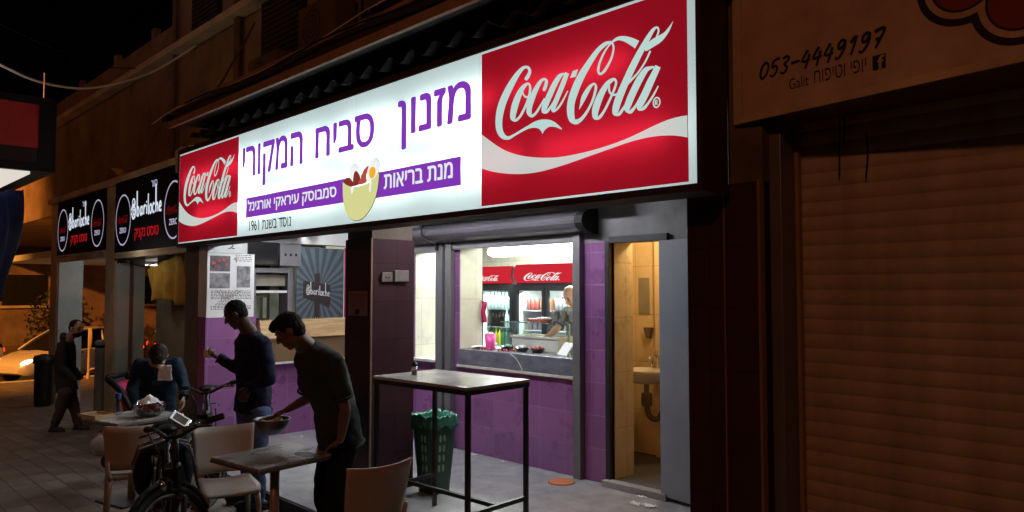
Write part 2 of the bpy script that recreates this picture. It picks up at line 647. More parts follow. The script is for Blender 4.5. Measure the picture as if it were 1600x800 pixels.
M['pitta'] = mat('pitta', (0.55, 0.42, 0.26), 0.7, var=0.3, scale=20)

for k_ in M:
    if k_.startswith(('cloth_', 'tee_', 'denim', 'hair')):
        for n_ in M[k_].node_tree.nodes:
            if n_.type == 'BSDF_PRINCIPLED':
                n_.inputs['Specular IOR Level'].default_value = 0.1

# sign films (the tubes stand behind them)
M['film_white'] = backlit('film_white', (0.86, 0.98, 0.98), 0.46, (0.82, 1.0, 1.0))
M['film_red'] = backlit('film_red', (0.21, 0.004, 0.010), 0.16, (1.0, 0.012, 0.038))
M['film_mark'] = emit('film_mark', (0.66, 0.90, 0.85), 0.74)
M['film_wave'] = backlit('film_wave', (0.30, 0.36, 0.35), 0.62, (0.72, 0.95, 0.90))
M['film_purple'] = emit('film_purple', (0.27, 0.045, 0.56), 0.80)
M['film_text'] = emit('film_text', (0.92, 0.97, 1.0), 0.85)
M['film_joint'] = emit('film_joint', (0.62, 0.80, 0.82), 0.72)
M['film_black'] = mat('film_black', (0.02, 0.025, 0.04), 0.4)
M['film_bowl'] = emit('film_bowl', (0.78, 0.78, 0.33), 0.85)
M['film_egg'] = emit('film_egg', (0.95, 0.97, 0.97), 0.92)
M['film_yolk'] = emit('film_yolk', (1.0, 0.46, 0.02), 0.92)
M['film_meat'] = emit('film_meat', (0.30, 0.04, 0.03), 0.75)
M['film_meat_light'] = emit('film_meat_light', (0.55, 0.09, 0.07), 0.8)
M['neon_white'] = emit('neon_white', (0.80, 0.88, 1.0), 0.9)
M['neon_soft'] = emit('neon_soft', (0.72, 0.66, 0.92), 0.55)
M['neon_red'] = emit('neon_red', (0.62, 0.015, 0.02), 0.62)
M['neon_dark_red'] = emit('neon_dark_red', (0.40, 0.012, 0.015), 0.30)
M['box_black'] = mat('box_black', (0.008, 0.007, 0.012), 0.7, var=0.2, spec=0.08)
M['fridge_red'] = emit('fridge_red', (0.80, 0.03, 0.05), 0.75)
M['fridge_mark'] = emit('fridge_mark', (1.0, 0.93, 0.93), 0.95)
M['canopy_red'] = mat('canopy_red', (0.50, 0.03, 0.03), 0.6)
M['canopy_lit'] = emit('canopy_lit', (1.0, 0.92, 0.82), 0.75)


# ------------------------------------------------------------------ lettering and marks
LOGO_S=[[(0.2631,0.4794,0.2506,0.4881),(0.275,0.4863,0.2575,0.4975),(0.2863,0.5012,0.2688,0.5088),(0.2869,0.5188,0.2719,0.5188),(0.2713,0.5363,0.2663,0.5269),(0.2406,0.5413,0.2506,0.5288),(0.2013,0.5244,0.2231,0.5081),(0.1581,0.4894,0.1906,0.4706),(0.1187,0.445,0.1575,0.4262),(0.0931,0.3975,0.1356,0.3831),(0.0844,0.3463,0.1244,0.3388),(0.0919,0.3031,0.1281,0.305),(0.1212,0.2706,0.1412,0.2844),(0.1619,0.26,0.1594,0.2738),(0.1981,0.2694,0.1919,0.2788),(0.2356,0.2794,0.2288,0.2888),(0.2725,0.2869,0.2644,0.2988)],[(0.2888,0.4519,0.2781,0.45),(0.2788,0.4675,0.2719,0.4619),(0.2575,0.4713,0.2669,0.46),(0.2313,0.4619,0.2506,0.4475),(0.2038,0.4375,0.2338,0.4225),(0.1813,0.4019,0.2169,0.3875),(0.1713,0.3675,0.205,0.3575),(0.1738,0.3406,0.2,0.3413),(0.2006,0.3263,0.1975,0.3369),(0.2288,0.3369,0.2181,0.3444),(0.2538,0.3637,0.2419,0.37),(0.2731,0.3944,0.2619,0.3994),(0.2869,0.4256,0.2744,0.43),(0.2894,0.4494,0.2775,0.4525)],[(0.2394,0.445,0.245,0.4444),(0.2413,0.4281,0.2488,0.4294),(0.26,0.4106,0.2619,0.4181),(0.2863,0.4131,0.28,0.4206),(0.3081,0.4244,0.3013,0.4312)],[(0.3606,0.4181,0.35,0.4231),(0.3687,0.425,0.3519,0.4325),(0.3762,0.4406,0.3594,0.4469),(0.3762,0.4587,0.3619,0.4581),(0.3569,0.4713,0.3587,0.4612),(0.3319,0.4662,0.3456,0.455),(0.3031,0.4419,0.3256,0.4287),(0.2769,0.4087,0.3063,0.395),(0.2638,0.3756,0.2931,0.3662),(0.2656,0.3469,0.2913,0.3475),(0.2913,0.3281,0.2913,0.3406),(0.3181,0.3375,0.3081,0.345),(0.3456,0.3662,0.3369,0.3719),(0.3631,0.3894,0.3569,0.3931)],[(0.4688,0.46,0.4637,0.4569),(0.4562,0.47,0.4581,0.4619),(0.4281,0.4669,0.4444,0.4531),(0.3962,0.4381,0.4212,0.4237),(0.3669,0.3969,0.3944,0.3831),(0.3462,0.3619,0.3737,0.3506),(0.3469,0.3375,0.3675,0.3406),(0.3756,0.3313,0.3669,0.3406),(0.4,0.3544,0.3919,0.3594),(0.4306,0.3906,0.4231,0.395),(0.46,0.4344,0.4519,0.4381),(0.47,0.4569,0.4631,0.46)],[(0.465,0.4706,0.485,0.4606),(0.4375,0.4237,0.46,0.4125),(0.4106,0.3806,0.4331,0.3694),(0.3925,0.3506,0.4156,0.3419),(0.4031,0.3288,0.4062,0.3388),(0.4306,0.3356,0.4225,0.3425),(0.4562,0.3606,0.4481,0.365),(0.4806,0.3962,0.4763,0.3987)],[(0.6906,0.5294,0.6881,0.5238),(0.6787,0.5369,0.68,0.5262),(0.6519,0.5388,0.6612,0.525),(0.6138,0.5231,0.6294,0.5081),(0.5681,0.4863,0.5913,0.4694),(0.5244,0.4437,0.555,0.425),(0.4931,0.3956,0.5281,0.3794),(0.4763,0.3525,0.5119,0.3419),(0.475,0.3113,0.51,0.3069),(0.4881,0.2788,0.5125,0.2869),(0.5206,0.2638,0.5169,0.2825),(0.5513,0.2756,0.54,0.2863),(0.5775,0.3013,0.5675,0.3081),(0.5988,0.3313,0.5888,0.3363),(0.6131,0.3619,0.6019,0.3662),(0.6181,0.3856,0.6069,0.3875),(0.605,0.4019,0.6044,0.3944),(0.5813,0.3975,0.5925,0.3875),(0.5588,0.38,0.5775,0.3681),(0.5438,0.3606,0.5638,0.35),(0.5381,0.3388,0.5494,0.3331),(0.5331,0.3175,0.5344,0.3169)],[(0.6831,0.5281,0.6919,0.5275),(0.6887,0.5094,0.6969,0.5069),(0.6806,0.48,0.6887,0.4756),(0.6612,0.4531,0.6706,0.4469),(0.6412,0.435,0.6494,0.4269),(0.6325,0.4331,0.6281,0.4256),(0.6287,0.4412,0.6181,0.4437),(0.635,0.4669,0.6256,0.4713),(0.6544,0.4994,0.6469,0.5044),(0.675,0.52,0.67,0.5244),(0.6944,0.5294,0.6894,0.5369),(0.715,0.5306,0.7119,0.5438),(0.7381,0.5206,0.7437,0.5381),(0.7644,0.5019,0.7775,0.5225),(0.7844,0.485,0.8025,0.5069)],[(0.7087,0.3825,0.6994,0.3812),(0.7019,0.3969,0.695,0.3925),(0.6856,0.4019,0.6919,0.3912),(0.6587,0.3944,0.675,0.38),(0.6287,0.3675,0.6525,0.3525),(0.6038,0.3313,0.6337,0.3175),(0.5938,0.2975,0.6225,0.29),(0.6019,0.27,0.6213,0.2775),(0.6306,0.2656,0.6225,0.275),(0.655,0.2894,0.6456,0.295),(0.68,0.3256,0.6712,0.3306),(0.7,0.3587,0.6906,0.3631),(0.7087,0.38,0.6994,0.3844)],[(0.6706,0.3794,0.6762,0.3781),(0.6681,0.3606,0.6769,0.3606),(0.68,0.3425,0.685,0.3475),(0.7012,0.3356,0.7,0.3438),(0.7169,0.34,0.7131,0.3469)],[(0.875,0.4981,0.8688,0.5012),(0.885,0.5188,0.8781,0.5212),(0.88,0.5356,0.875,0.5312),(0.8638,0.5388,0.8694,0.53),(0.8469,0.5294,0.8594,0.5188),(0.8231,0.5062,0.8413,0.4931),(0.79,0.4681,0.8125,0.4525),(0.7556,0.4219,0.7812,0.4062),(0.7269,0.3775,0.7544,0.3625),(0.7006,0.3325,0.73,0.3181),(0.6869,0.2963,0.7156,0.2863),(0.6906,0.27,0.7112,0.2763),(0.7194,0.2631,0.7119,0.2731),(0.7419,0.2869,0.7337,0.2925),(0.7612,0.3106,0.755,0.315)],[(0.845,0.4637,0.8513,0.4594),(0.8231,0.43,0.8294,0.4256),(0.7913,0.3975,0.7969,0.3925),(0.7525,0.3744,0.76,0.3669),(0.7306,0.3538,0.7356,0.3494)],[(0.8706,0.3937,0.8656,0.3912),(0.8613,0.4056,0.8581,0.4),(0.8475,0.4087,0.8513,0.3981),(0.8225,0.4081,0.8375,0.3931),(0.7925,0.3825,0.8163,0.3662),(0.7644,0.3438,0.7906,0.3281),(0.7431,0.3063,0.77,0.2931),(0.7381,0.2794,0.7619,0.2788),(0.7662,0.2613,0.7606,0.2731),(0.7919,0.2831,0.7837,0.2888),(0.8181,0.32,0.8106,0.3244),(0.8456,0.3644,0.8387,0.3687),(0.8688,0.3906,0.8638,0.395)],[(0.8681,0.4087,0.8888,0.3956),(0.84,0.3681,0.8644,0.3538),(0.8131,0.325,0.8387,0.31),(0.7931,0.295,0.8187,0.2819),(0.7944,0.2694,0.81,0.2744),(0.8206,0.2644,0.8137,0.2744),(0.8419,0.2819,0.8344,0.2875),(0.865,0.3088,0.8581,0.3131),(0.8806,0.3344,0.8769,0.3369)]]
LOGO_P=[[(0.2656,0.2956),(0.3013,0.3069),(0.3331,0.3106),(0.365,0.3081),(0.3956,0.2994),(0.4231,0.2831),(0.4519,0.2556),(0.4206,0.2688),(0.3925,0.2756),(0.3744,0.2725),(0.36,0.2644),(0.3512,0.255),(0.3419,0.2688),(0.3269,0.2794),(0.3044,0.2856),(0.2725,0.2863)],[(0.505,0.4656),(0.5306,0.4669),(0.5194,0.4412),(0.4919,0.4425)],[(0.94,0.54),(0.9238,0.5094),(0.8963,0.4838),(0.8644,0.4725),(0.8281,0.4644),(0.8369,0.4875),(0.8556,0.4981),(0.8788,0.5038),(0.9038,0.51),(0.9238,0.5244)]]
WAVE_T=[(0.0,0.3069),(0.0781,0.255),(0.1444,0.2181),(0.2263,0.1881),(0.3225,0.1669),(0.4219,0.155),(0.5169,0.1544),(0.6075,0.1594),(0.7075,0.1713),(0.7894,0.1875),(0.855,0.2044),(0.9181,0.2169),(0.9669,0.2194),(1.0025,0.2175)]
WAVE_B=[(0.0006,0.1625),(0.0687,0.1412),(0.1444,0.125),(0.2356,0.1125),(0.3225,0.11),(0.4056,0.1156),(0.4856,0.125),(0.5625,0.1362),(0.6362,0.1469),(0.7075,0.1575),(0.7756,0.1663),(0.8419,0.1694),(0.905,0.1656),(0.9537,0.1569),(1.0006,0.1425)]
REG=(0.8694,0.2819,0.0131)


def planeY(y0):
    return lambda a, b, h=0.0: V(a, y0 - h, b)


def planeX(x0):
    return lambda a, b, h=0.0: V(x0 + h, a, b)


def rtl(s):
    if not any('\u0590' <= c <= '\u05ff' for c in s):
        return s
    out = []
    for w in s.split(' ')[::-1]:
        out.append(w[::-1] if any('\u0590' <= c <= '\u05ff' for c in w) else w)
    return ' '.join(out)


def text(name, body, box, place, material, parent, h=0.002, bold=0.0):
    """flat letters fitted to box; one object per word. bold: strokes thickened by that many metres"""
    c = bpy.data.curves.new(name, 'FONT')
    c.body = rtl(body)
    c.resolution_u = 3
    c.fill_mode = 'NONE'
    o = bpy.data.objects.new(name, c)
    COL.objects.link(o)
    me = bpy.data.meshes.new_from_object(o.evaluated_get(bpy.context.evaluated_depsgraph_get()))
    bpy.data.objects.remove(o)
    bpy.data.curves.remove(c)
    co = [(v.co.x, v.co.y) for v in me.vertices]
    nb = {}
    for e in me.edges:
        i, j = e.vertices
        nb.setdefault(i, []).append(j)
        nb.setdefault(j, []).append(i)
    bpy.data.meshes.remove(me)
    seen, loops = set(), []
    for i in sorted(nb):
        if i in seen:
            continue
        lp, k = [i], min(nb[i], key=lambda q: abs(q - i))
        seen.add(i)
        while k not in seen:
            lp.append(k)
            seen.add(k)
            nx = [q for q in nb[k] if q not in seen]
            if not nx:
                break
            k = nx[0]
        if len(lp) > 2:
            loops.append([co[q] for q in lp])

    def area(L):
        return 0.5 * sum(L[i - 1][0] * L[i][1] - L[i][0] * L[i - 1][1] for i in range(len(L)))

    def inside(p, L):
        r = False
        for i in range(len(L)):
            (x1_, y1_), (x2_, y2_) = L[i - 1], L[i]
            if (y1_ > p[1]) != (y2_ > p[1]) and p[0] < (x2_ - x1_) * (p[1] - y1_) / (y2_ - y1_) + x1_:
                r = not r
        return r
    outs, holes = [], []
    for L in loops:
        par = [q for q in loops if q is not L and inside(L[0], q) and area(q) * area(L) < 0]
        if par:
            holes.append((L, min(par, key=lambda q: abs(area(q)))))
        else:
            outs.append([L])
    for L, q in holes:
        for o_ in outs:
            if o_[0] is q:
                o_.append(L)
    xs = [p[0] for L in loops for p in L]
    ys = [p[1] for L in loops for p in L]
    x0, x1, y0, y1 = min(xs), max(xs), min(ys), max(ys)
    a0, a1, b0, b1 = box
    outs.sort(key=lambda q: min(p[0] for p in q[0]))
    words, right = [], None
    gap = 0.17 if ' ' in body else 99
    for q in outs:
        l_, r_ = min(p[0] for p in q[0]), max(p[0] for p in q[0])
        if right is None or l_ - right > gap:
            words.append([])
            right = r_
        words[-1].append(q)
        right = max(right, r_)
    shifts = [(0, 0)] if not bold else [(-bold, 0), (bold, 0), (0, -bold * 0.6), (0, bold * 0.6)]
    out = None
    for w_ in words:
        mb = MB()
        for si, (dx, dy) in enumerate(shifts):
            for k, q in enumerate(w_):
                flat = [p for L in q for p in L]
                tri = tessellate_polygon([[V(p[0], p[1], 0) for p in L] for L in q])
                mb.add([place(a0 + (p[0] - x0) / (x1 - x0) * (a1 - a0) + dx, b0 + (p[1] - y0) / (y1 - y0) * (b1 - b0) + dy, h + 0.0004 * si + 0.00012 * (k % 3)) for p in flat], tri)
        out = mb.build(name, material, parent)
    return out


def smooth4(pts, k=4):
    """Catmull-Rom resampling of tuples"""
    out = []
    n = len(pts)
    for i in range(n - 1):
        p0, p1, p2, p3 = pts[max(0, i - 1)], pts[i], pts[i + 1], pts[min(n - 1, i + 2)]
        for j in range(k):
            t = j / k
            out.append(tuple(0.5 * (2 * b + (c - a) * t + (2 * a - 5 * b + 4 * c - d) * t * t + (3 * b - a - 3 * c + d) * t ** 3)
                             for a, b, c, d in zip(p0, p1, p2, p3)))
    out.append(tuple(pts[-1]))
    return out


def ribbon(mb, pts, wd, place, h, k=3, taper=0.0):
    pts = smooth4(pts, k) if k > 1 and len(pts) > 2 else pts
    n = len(pts)
    vs_, fs_ = [], []
    for i, (x, y) in enumerate(pts):
        a, b = pts[max(0, i - 1)], pts[min(n - 1, i + 1)]
        tx, ty = b[0] - a[0], b[1] - a[1]
        l = math.hypot(tx, ty) or 1
        w_ = wd / 2 * (1 - taper * i / max(1, n - 1))
        vs_ += [place(x - ty / l * w_, y + tx / l * w_, h), place(x + ty / l * w_, y - tx / l * w_, h)]
    for i in range(n - 1):
        fs_.append((2 * i, 2 * i + 1, 2 * i + 3, 2 * i + 2))
    mb.add(vs_, fs_)


def ellipse(ca, cb, ra, rb, n=36, a0=0, a1=2 * PI):
    return [(ca + ra * math.cos(a0 + (a1 - a0) * i / n), cb + rb * math.sin(a0 + (a1 - a0) * i / n)) for i in range(n + (0 if abs(a1 - a0 - 2 * PI) < 1e-6 else 1))]


def ring(mb, ca, cb, ra, rb, wd, place, h, n=40):
    vs_, fs_ = [], []
    for i in range(n):
        t = 2 * PI * i / n
        c, s = math.cos(t), math.sin(t)
        vs_ += [place(ca + (ra - wd / 2) * c, cb + (rb - wd / 2) * s, h), place(ca + (ra + wd / 2) * c, cb + (rb + wd / 2) * s, h)]
    for i in range(n):
        j = (i + 1) % n
        fs_.append((2 * i, 2 * i + 1, 2 * j + 1, 2 * j))
    mb.add(vs_, fs_)


def wordmark(place, parent, material, a0, b0, sa, sb=None, h=0.002, reg=True, name='script_lettering'):
    sb = sb or sa
    mb = MB()
    k = 0
    for st in LOGO_S:
        k += 1
        hh = h + 0.0004 * k
        st = smooth4(st, 4)
        vs_, fs_ = [], []
        for l0, l1, r0, r1 in st:
            vs_ += [place(a0 + l0 * sa, b0 + l1 * sb, hh), place(a0 + r0 * sa, b0 + r1 * sb, hh)]
        for i in range(len(st) - 1):
            fs_.append((2 * i, 2 * i + 1, 2 * i + 3, 2 * i + 2))
        mb.add(vs_, fs_)
    for pl in LOGO_P:
        k += 1
        pl2 = smooth4(pl + [pl[0]], 3)[:-1] if len(pl) > 6 else pl
        mb.sheet([(a0 + a * sa, b0 + b * sb) for a, b in pl2], place, h + 0.0004 * k)
    if reg:
        ring(mb, a0 + REG[0] * sa, b0 + REG[1] * sb, REG[2] * sa, REG[2] * sb * 1.25, 0.005 * sa, place, h + 0.0004, 24)
        x, y, q = a0 + (REG[0] - 0.005) * sa, b0 + REG[1] * sb, REG[2] * sa
        ribbon(mb, [(x, y - q * 0.65), (x, y + q * 0.65)], q * 0.28, place, h + 0.0008, 1)
        ribbon(mb, [(x, y + q * 0.6), (x + q * 0.6, y + q * 0.45), (x + q * 0.5, y + q * 0.05), (x, y)], q * 0.25, place, h + 0.0012)
        ribbon(mb, [(x + q * 0.15, y), (x + q * 0.7, y - q * 0.65)], q * 0.28, place, h + 0.0016, 1)
    return mb.build(name, material, parent)


BARI = [
    [(0.0, 1.0), (0.02, 0.5), (0.03, 0.0)], [(0.03, 0.03), (0.14, 0.0), (0.2, 0.17), (0.13, 0.34), (0.04, 0.27)],
    [(0.47, 0.31), (0.37, 0.31), (0.31, 0.13), (0.38, 0.0), (0.47, 0.14), (0.48, 0.33)], [(0.48, 0.33), (0.48, 0.12), (0.53, 0.0)],
    [(0.61, 0.36), (0.63, 0.0)], [(0.63, 0.2), (0.70, 0.35), (0.78, 0.31)],
    [(0.86, 0.35), (0.88, 0.0)], [(0.855, 0.50), (0.865, 0.44)],
    [(1.00, 0.78), (1.0, 0.4), (1.02, 0.04), (1.08, 0.0)],
    [(1.21, 0.35), (1.13, 0.26), (1.13, 0.08), (1.21, 0.0), (1.29, 0.09), (1.29, 0.26), (1.21, 0.35)],
    [(1.52, 0.31), (1.43, 0.35), (1.37, 0.18), (1.42, 0.02), (1.53, 0.03)],
    [(1.62, 1.08), (1.64, 0.5), (1.65, 0.0)], [(1.65, 0.2), (1.73, 0.35), (1.80, 0.22), (1.82, 0.0)],
    [(1.91, 0.16), (2.06, 0.21), (2.01, 0.36), (1.92, 0.24), (1.93, 0.05), (2.09, 0.03)],
]


def bariloche(place, parent, material, a0, b0, sa, sb, h=0.002, wd=0.05, slope=0.0):
    mb = MB()
    f = lambda x, y: (a0 + x * sa, b0 + y * sb + slope * x * sa)
    for k, st in enumerate(BARI):
        ribbon(mb, [f(x, y) for x, y in st], wd * (1.25 if len(st) == 3 and st[0][1] > 0.7 else 1), place, h + 0.0004 * k)
    lettering = mb.build('brush_lettering', material, parent)
    mb = MB()
    ca, cb = a0 - 0.27 * sa, b0 + 0.17 * sb - slope * 0.27 * sa
    ring(mb, ca, cb, 0.17 * sa, 0.22 * sb, wd * 0.8, place, h)
    ring(mb, ca + 0.03 * sa, cb, 0.08 * sa, 0.11 * sb, wd * 0.8, place, h + 0.0004)
    ring(mb, ca - 0.02 * sa, cb + 0.40 * sb, 0.12 * sa, 0.14 * sb, wd * 0.7, place, h + 0.0008)
    ring(mb, ca + 0.07 * sa, cb + 0.36 * sb, 0.06 * sa, 0.08 * sb, wd * 0.6, place, h + 0.0012)
    ribbon(mb, [(ca - 0.22 * sa, cb + 0.10 * sb), (ca - 0.1 * sa, cb + 0.30 * sb), (ca + 0.12 * sa, cb + 0.26 * sb)], wd * 0.8, place, h + 0.0016)
    ribbon(mb, [(ca - 0.20 * sa, cb - 0.02 * sb), (ca - 0.05 * sa, cb - 0.26 * sb), (ca + 0.16 * sa, cb - 0.18 * sb)], wd * 0.8, place, h + 0.002)
    mb.build('round_emblem', material, parent)
    return lettering


# ------------------------------------------------------------------ the setting: ground, road, kerb
def strip(name, xs, y0, y1, zf, material, ny=2):
    mb = MB()
    mb.grid(lambda s, t: V(xs[round(s * (len(xs) - 1))], y0 + (y1 - y0) * t, zf(xs[round(s * (len(xs) - 1))])), len(xs), ny)
    return tag(mb.build(name, material), kind='structure')


strip('ground', [-260, -60, -40, -26, -9, 60], -120, 160, lambda x: zg(max(x, -45)) - 0.16, M['asphalt'])
strip('pavement', [-23.2, -18, -9, 12], -14, 14, zg, M['paver'])
strip('road', [-36.0, -30, -23.3], -40, 60, lambda x: zg(x) - 0.13, M['asphalt'])
kb = MB()
kd = MB()
y = -14.0
i = 0
while y < 14:
    (kb if i % 2 == 0 else kd).box(-23.42, -23.2, y, y + 0.99, zg(-23.3) - 0.2, zg(-23.3) + 0.02)
    y += 1.0
    i += 1
kerb = tag(kb.build('kerb', M['kerb_white'], bevel=0.02), kind='structure')
kd.build('dark_kerb_stones', M['kerb_dark'], kerb, bevel=0.02)
# the patio slab, one low step above the pavement
mb = MB()
mb.box(-8.4, -1.9, 3.06, 5.35, -0.30, 0.0)
patio = tag(mb.build('patio_floor', M['patio'], bevel=0.008), kind='structure')
mb = MB()
mb.box(-8.39, -1.92, 3.045, 3.056, -0.125, -0.012)
mb.build('step_edge', M['patio_edge'], patio)

# ------------------------------------------------------------------ the snack bar building
bar = thing('snack_bar_building', 'snack bar front with purple tiled walls, serving windows and a grey side door', 'building', (-5.3, 5.35, 0))
WY = 5.35
mb = MB()
mb.box(-8.4, -6.25, WY, WY + 0.3, 0, 0.92).box(-6.25, -4.12, WY, WY + 0.3, 0, 0.92)
mb.box(-8.4, -7.06, WY, WY + 0.3, 0.92, 2.24).box(-6.59, -6.24, WY, WY + 0.3, 0.92, 2.24)
mb.box(-4.50, -4.12, WY, WY + 0.3, 0.92, 2.19)
mb.build('tiled_wall', M['purple_tile'], bar)
mb = MB()
mb.box(-8.4, -4.50, WY, WY + 0.3, 2.242, 2.8).box(-4.50, -4.12, WY, WY + 0.3, 2.192, 2.8)
mb.box(-4.12, -3.56, WY, WY + 0.3, 2.19, 2.8).box(-3.56, -1.85, WY, WY + 0.3, 0, 2.8)
mb.build('upper_wall', M['grey_plaster'], bar)
mb = MB()
mb.box(-8.4, -2.0, 3.56, WY, 2.80, 2.92)
mb.build('porch_ceiling', M['ceiling'], bar)
# left side wall of the porch (the toast bar next door sells through it)
mb = MB()
mb.box(-8.6, -8.4, 3.42, 4.02, 0, 1.44).box(-8.6, -8.4, 4.02, WY, 0, 0.86)
mb.build('side_wall', M['purple_tile'], bar)
mb = MB()
mb.box(-8.62, -8.402, 3.42, WY, 2.33, 2.8).box(-8.62, -8.402, 3.42, 3.9, 1.442, 2.33)
mb.build('side_wall_plaster', M['white_paint'], bar)
# beige reveals of the two serving hatches
mb = MB()
mb.box(-6.40, -6.235, WY + 0.012, WY + 0.34, 1.10, 2.55)
mb.box(-7.20, -7.05, WY + 0.012, WY + 0.34, 0.95, 2.55)
mb.build('window_reveal', M['beige_tile'], bar)
fr = MB()
fr.box(-4.53, -4.44, WY - 0.07, WY - 0.003, 0.0, 2.28)
fr.box(-6.59, -6.47, WY - 0.06, WY - 0.003, 0.0, 2.32).box(-6.41, -6.31, WY - 0.07, WY - 0.003, 0.0, 2.32)
fr.box(-6.309, -4.531, WY - 0.05, WY - 0.003, 2.20, 2.28)
fr.box(-7.10, -6.591, WY - 0.05, WY - 0.003, 2.18, 2.30)
frame = fr.build('shutter_rails', M['alu_grey'], bar, bevel=0.005)
mb = MB()
mb.box(-6.236, -4.53, WY - 0.016, WY + 0.30, 0.935, 1.10)
apron = mb.build('marble_sill', M['marble'], bar, bevel=0.004)
mb = MB()
mb.box(-6.25, -4.53, WY - 0.03, WY - 0.001, 0.905, 0.932)
mb.box(-7.09, -6.59, WY - 0.05, WY + 0.3, 0.925, 0.955)
mb.build('sill_trim', M['pale_stone'], bar, bevel=0.003)
mb = MB()
ribbon(mb, [(-5.42, 1.095), (-5.34, 1.06), (-5.28, 1.0), (-5.24, 0.94)], 0.012, planeY(WY - 0.017), 0.0005)
mb.build('marble_vein', M['pale_stone'], apron)
# roller shutter housing over the windows
prof = []
for k in range(11):
    t = rad(-80 + 17.0 * k)
    prof.append((WY - 0.02 - 0.19 * max(0, math.cos(t)) - 0.02, 2.385 + 0.105 * math.sin(t)))
prof = [(WY - 0.002, 2.281)] + prof + [(WY - 0.002, 2.49)]
hs = MB()
hs.prism(prof, lambda a, b, h: V(h, a, b), -7.10, -4.36)
rh = hs.build('roller_housing', M['roller_metal'], bar, smooth=False)
mb = MB()
mb.prism([(WY + (a - WY) * 1.06 - 0.001, 2.385 + (b - 2.385) * 1.12) for a, b in prof], lambda a, b, h: V(h, a, b), -4.359, -4.27)
mb.build('end_cap', M['black'], rh)
mb = MB()
mb.tube([V(-6.62, 5.15, 2.50), V(-6.62, 5.105, 2.44), V(-6.61, 5.10, 2.38), V(-6.56, 5.14, 2.30), V(-6.50, 5.22, 2.27)], 0.012, 6)
mb.box(-6.56, -6.53, 5.255, 5.285, 2.20, 2.32)
mb.build('cable_clip', M['black'], rh)
mb = MB()
mb.box(-7.05, -4.0, 5.06, 5.20, 2.495, 2.60)
mb.build('metal_strip', M['steel'], bar, bevel=0.006)
# grey door with frame, standing half open to the washroom
mb = MB()
mb.box(-4.17, -4.12, WY - 0.04, WY + 0.03, 0, 2.20).box(-4.119, -3.50, WY - 0.04, WY - 0.003, 2.175, 2.235)
mb.build('door_frame', M['dark_metal'], bar, bevel=0.004)
dl = MB(Matrix.Translation((-3.56, WY - 0.05, 0)) @ Matrix.Rotation(rad(-9), 4, 'Z'))
dl.box(0.0, 0.95, -0.022, 0.022, 0.03, 2.17)
door = dl.build('door', M['door_grey'], bar, bevel=0.004)
dh = MB(Matrix.Translation((-3.56, WY - 0.05, 0)) @ Matrix.Rotation(rad(-9), 4, 'Z'))
dh.box(0.84, 0.88, -0.05, -0.0225, 0.96, 1.10)
dh.cone((0.86, -0.06, 1.04), (0.74, -0.06, 1.04), 0.009)
dh.build('handle', M['steel'], door)
mb = MB()
mb.box(-4.17, -3.50, WY - 0.10, WY + 0.0, 0.0, 0.056)
mb.build('door_step', M['grey_plaster'], bar, bevel=0.006)
# the kitchen behind the window
mb = MB()
mb.box(-9.6, -4.22, 8.05, 8.2, 0, 2.7).box(-9.7, -9.6, 5.65, 8.2, 0, 2.7).box(-4.95, -4.83, 6.6, 8.04, 0, 2.7)
mb.build('kitchen_wall', M['beige_tile'], bar)
mb = MB()
mb.box(-9.6, -3.0, 5.66, 8.05, 2.70, 2.78)
mb.build('kitchen_ceiling', M['ceiling'], bar)
mb = MB()
mb.box(-9.6, -4.83, 5.66, 8.05, -0.1, 0.02)
mb.build('kitchen_floor', M['patio'], bar)
# the washroom behind the door
mb = MB()
mb.box(-4.14, -4.112, WY + 0.031, 5.66, 0.05, 2.70).box(-4.829, -4.80, 5.66, 6.45, 0.05, 2.70).box(-4.80, -4.142, 5.651, 5.68, 0.05, 2.70)
mb.box(-4.80, -3.0, 6.45, 6.55, 0.05, 2.70).box(-4.36, -3.0, 6.38, 6.449, 0.05, 2.70).box(-3.1, -3.0, 5.66, 6.379, 0.05, 2.7)
mb.build('washroom_wall', M['wc_tile'], bar)
mb = MB()
mb.box(-4.80, -3.0, 5.36, 6.5, -0.1, 0.05)
mb.build('washroom_floor', M['patio_edge'], bar)
lamp('washroom_bulb', 'POINT', (-3.9, 5.95, 2.40), 30.0, (1.0, 0.70, 0.34), 0.06)

# maroon tiled pillar in front of the porch
pil = thing('tiled_pillar', 'square dark maroon tiled pillar holding sockets and a warning notice', 'pillar', (-5.57, 3.83, 0))
mb = MB()
mb.box(-5.775, -5.36, 3.60, 4.06, -0.10, 2.20)
mb.build('tile_cladding', M['maroon_tile'], pil, bevel=0.004)
mb = MB()
mb.box(-5.76, -5.375, 3.615, 4.045, 2.20, 2.80)
mb.build('plaster_top', M['brown_plaster'], pil)
mb = MB()
mb.box(-5.368, -5.354, 3.594, 3.608, 0.0, 2.20)
mb.build('corner_trim', M['fascia'], pil)
sk = MB()
sk.box(-5.359, -5.335, 3.695, 3.805, 1.82, 1.905)
so = sk.build('socket', M['plate'], pil, bevel=0.006)
mb = MB()
for yy in (3.735, 3.765):
    mb.cone((-5.3345, yy, 1.86), (-5.334, yy, 1.86), 0.008)
mb.build('socket_holes', M['black'], so)
sk = MB()
sk.box(-5.359, -5.325, 3.82, 3.975, 1.825, 1.925)
sk.build('switch_box', M['plate'], pil, bevel=0.006)
notice = thing('warning_notice', 'small paper notice in red Hebrew letters on the dark pillar', 'notice', (-5.56, 3.6, 1.63))
mb = MB()
mb.box(-5.712, -5.412, 3.593, 3.599, 1.525, 1.74)
mb.build('sheet', mat('notice_paper', (0.20, 0.13, 0.115), 0.8), notice)
PN = planeY(3.593)
text('lettering', 'זהירות', (-5.68, -5.445, 1.665, 1.715), PN, M['ink_red'], notice, 0.001, 0.002)
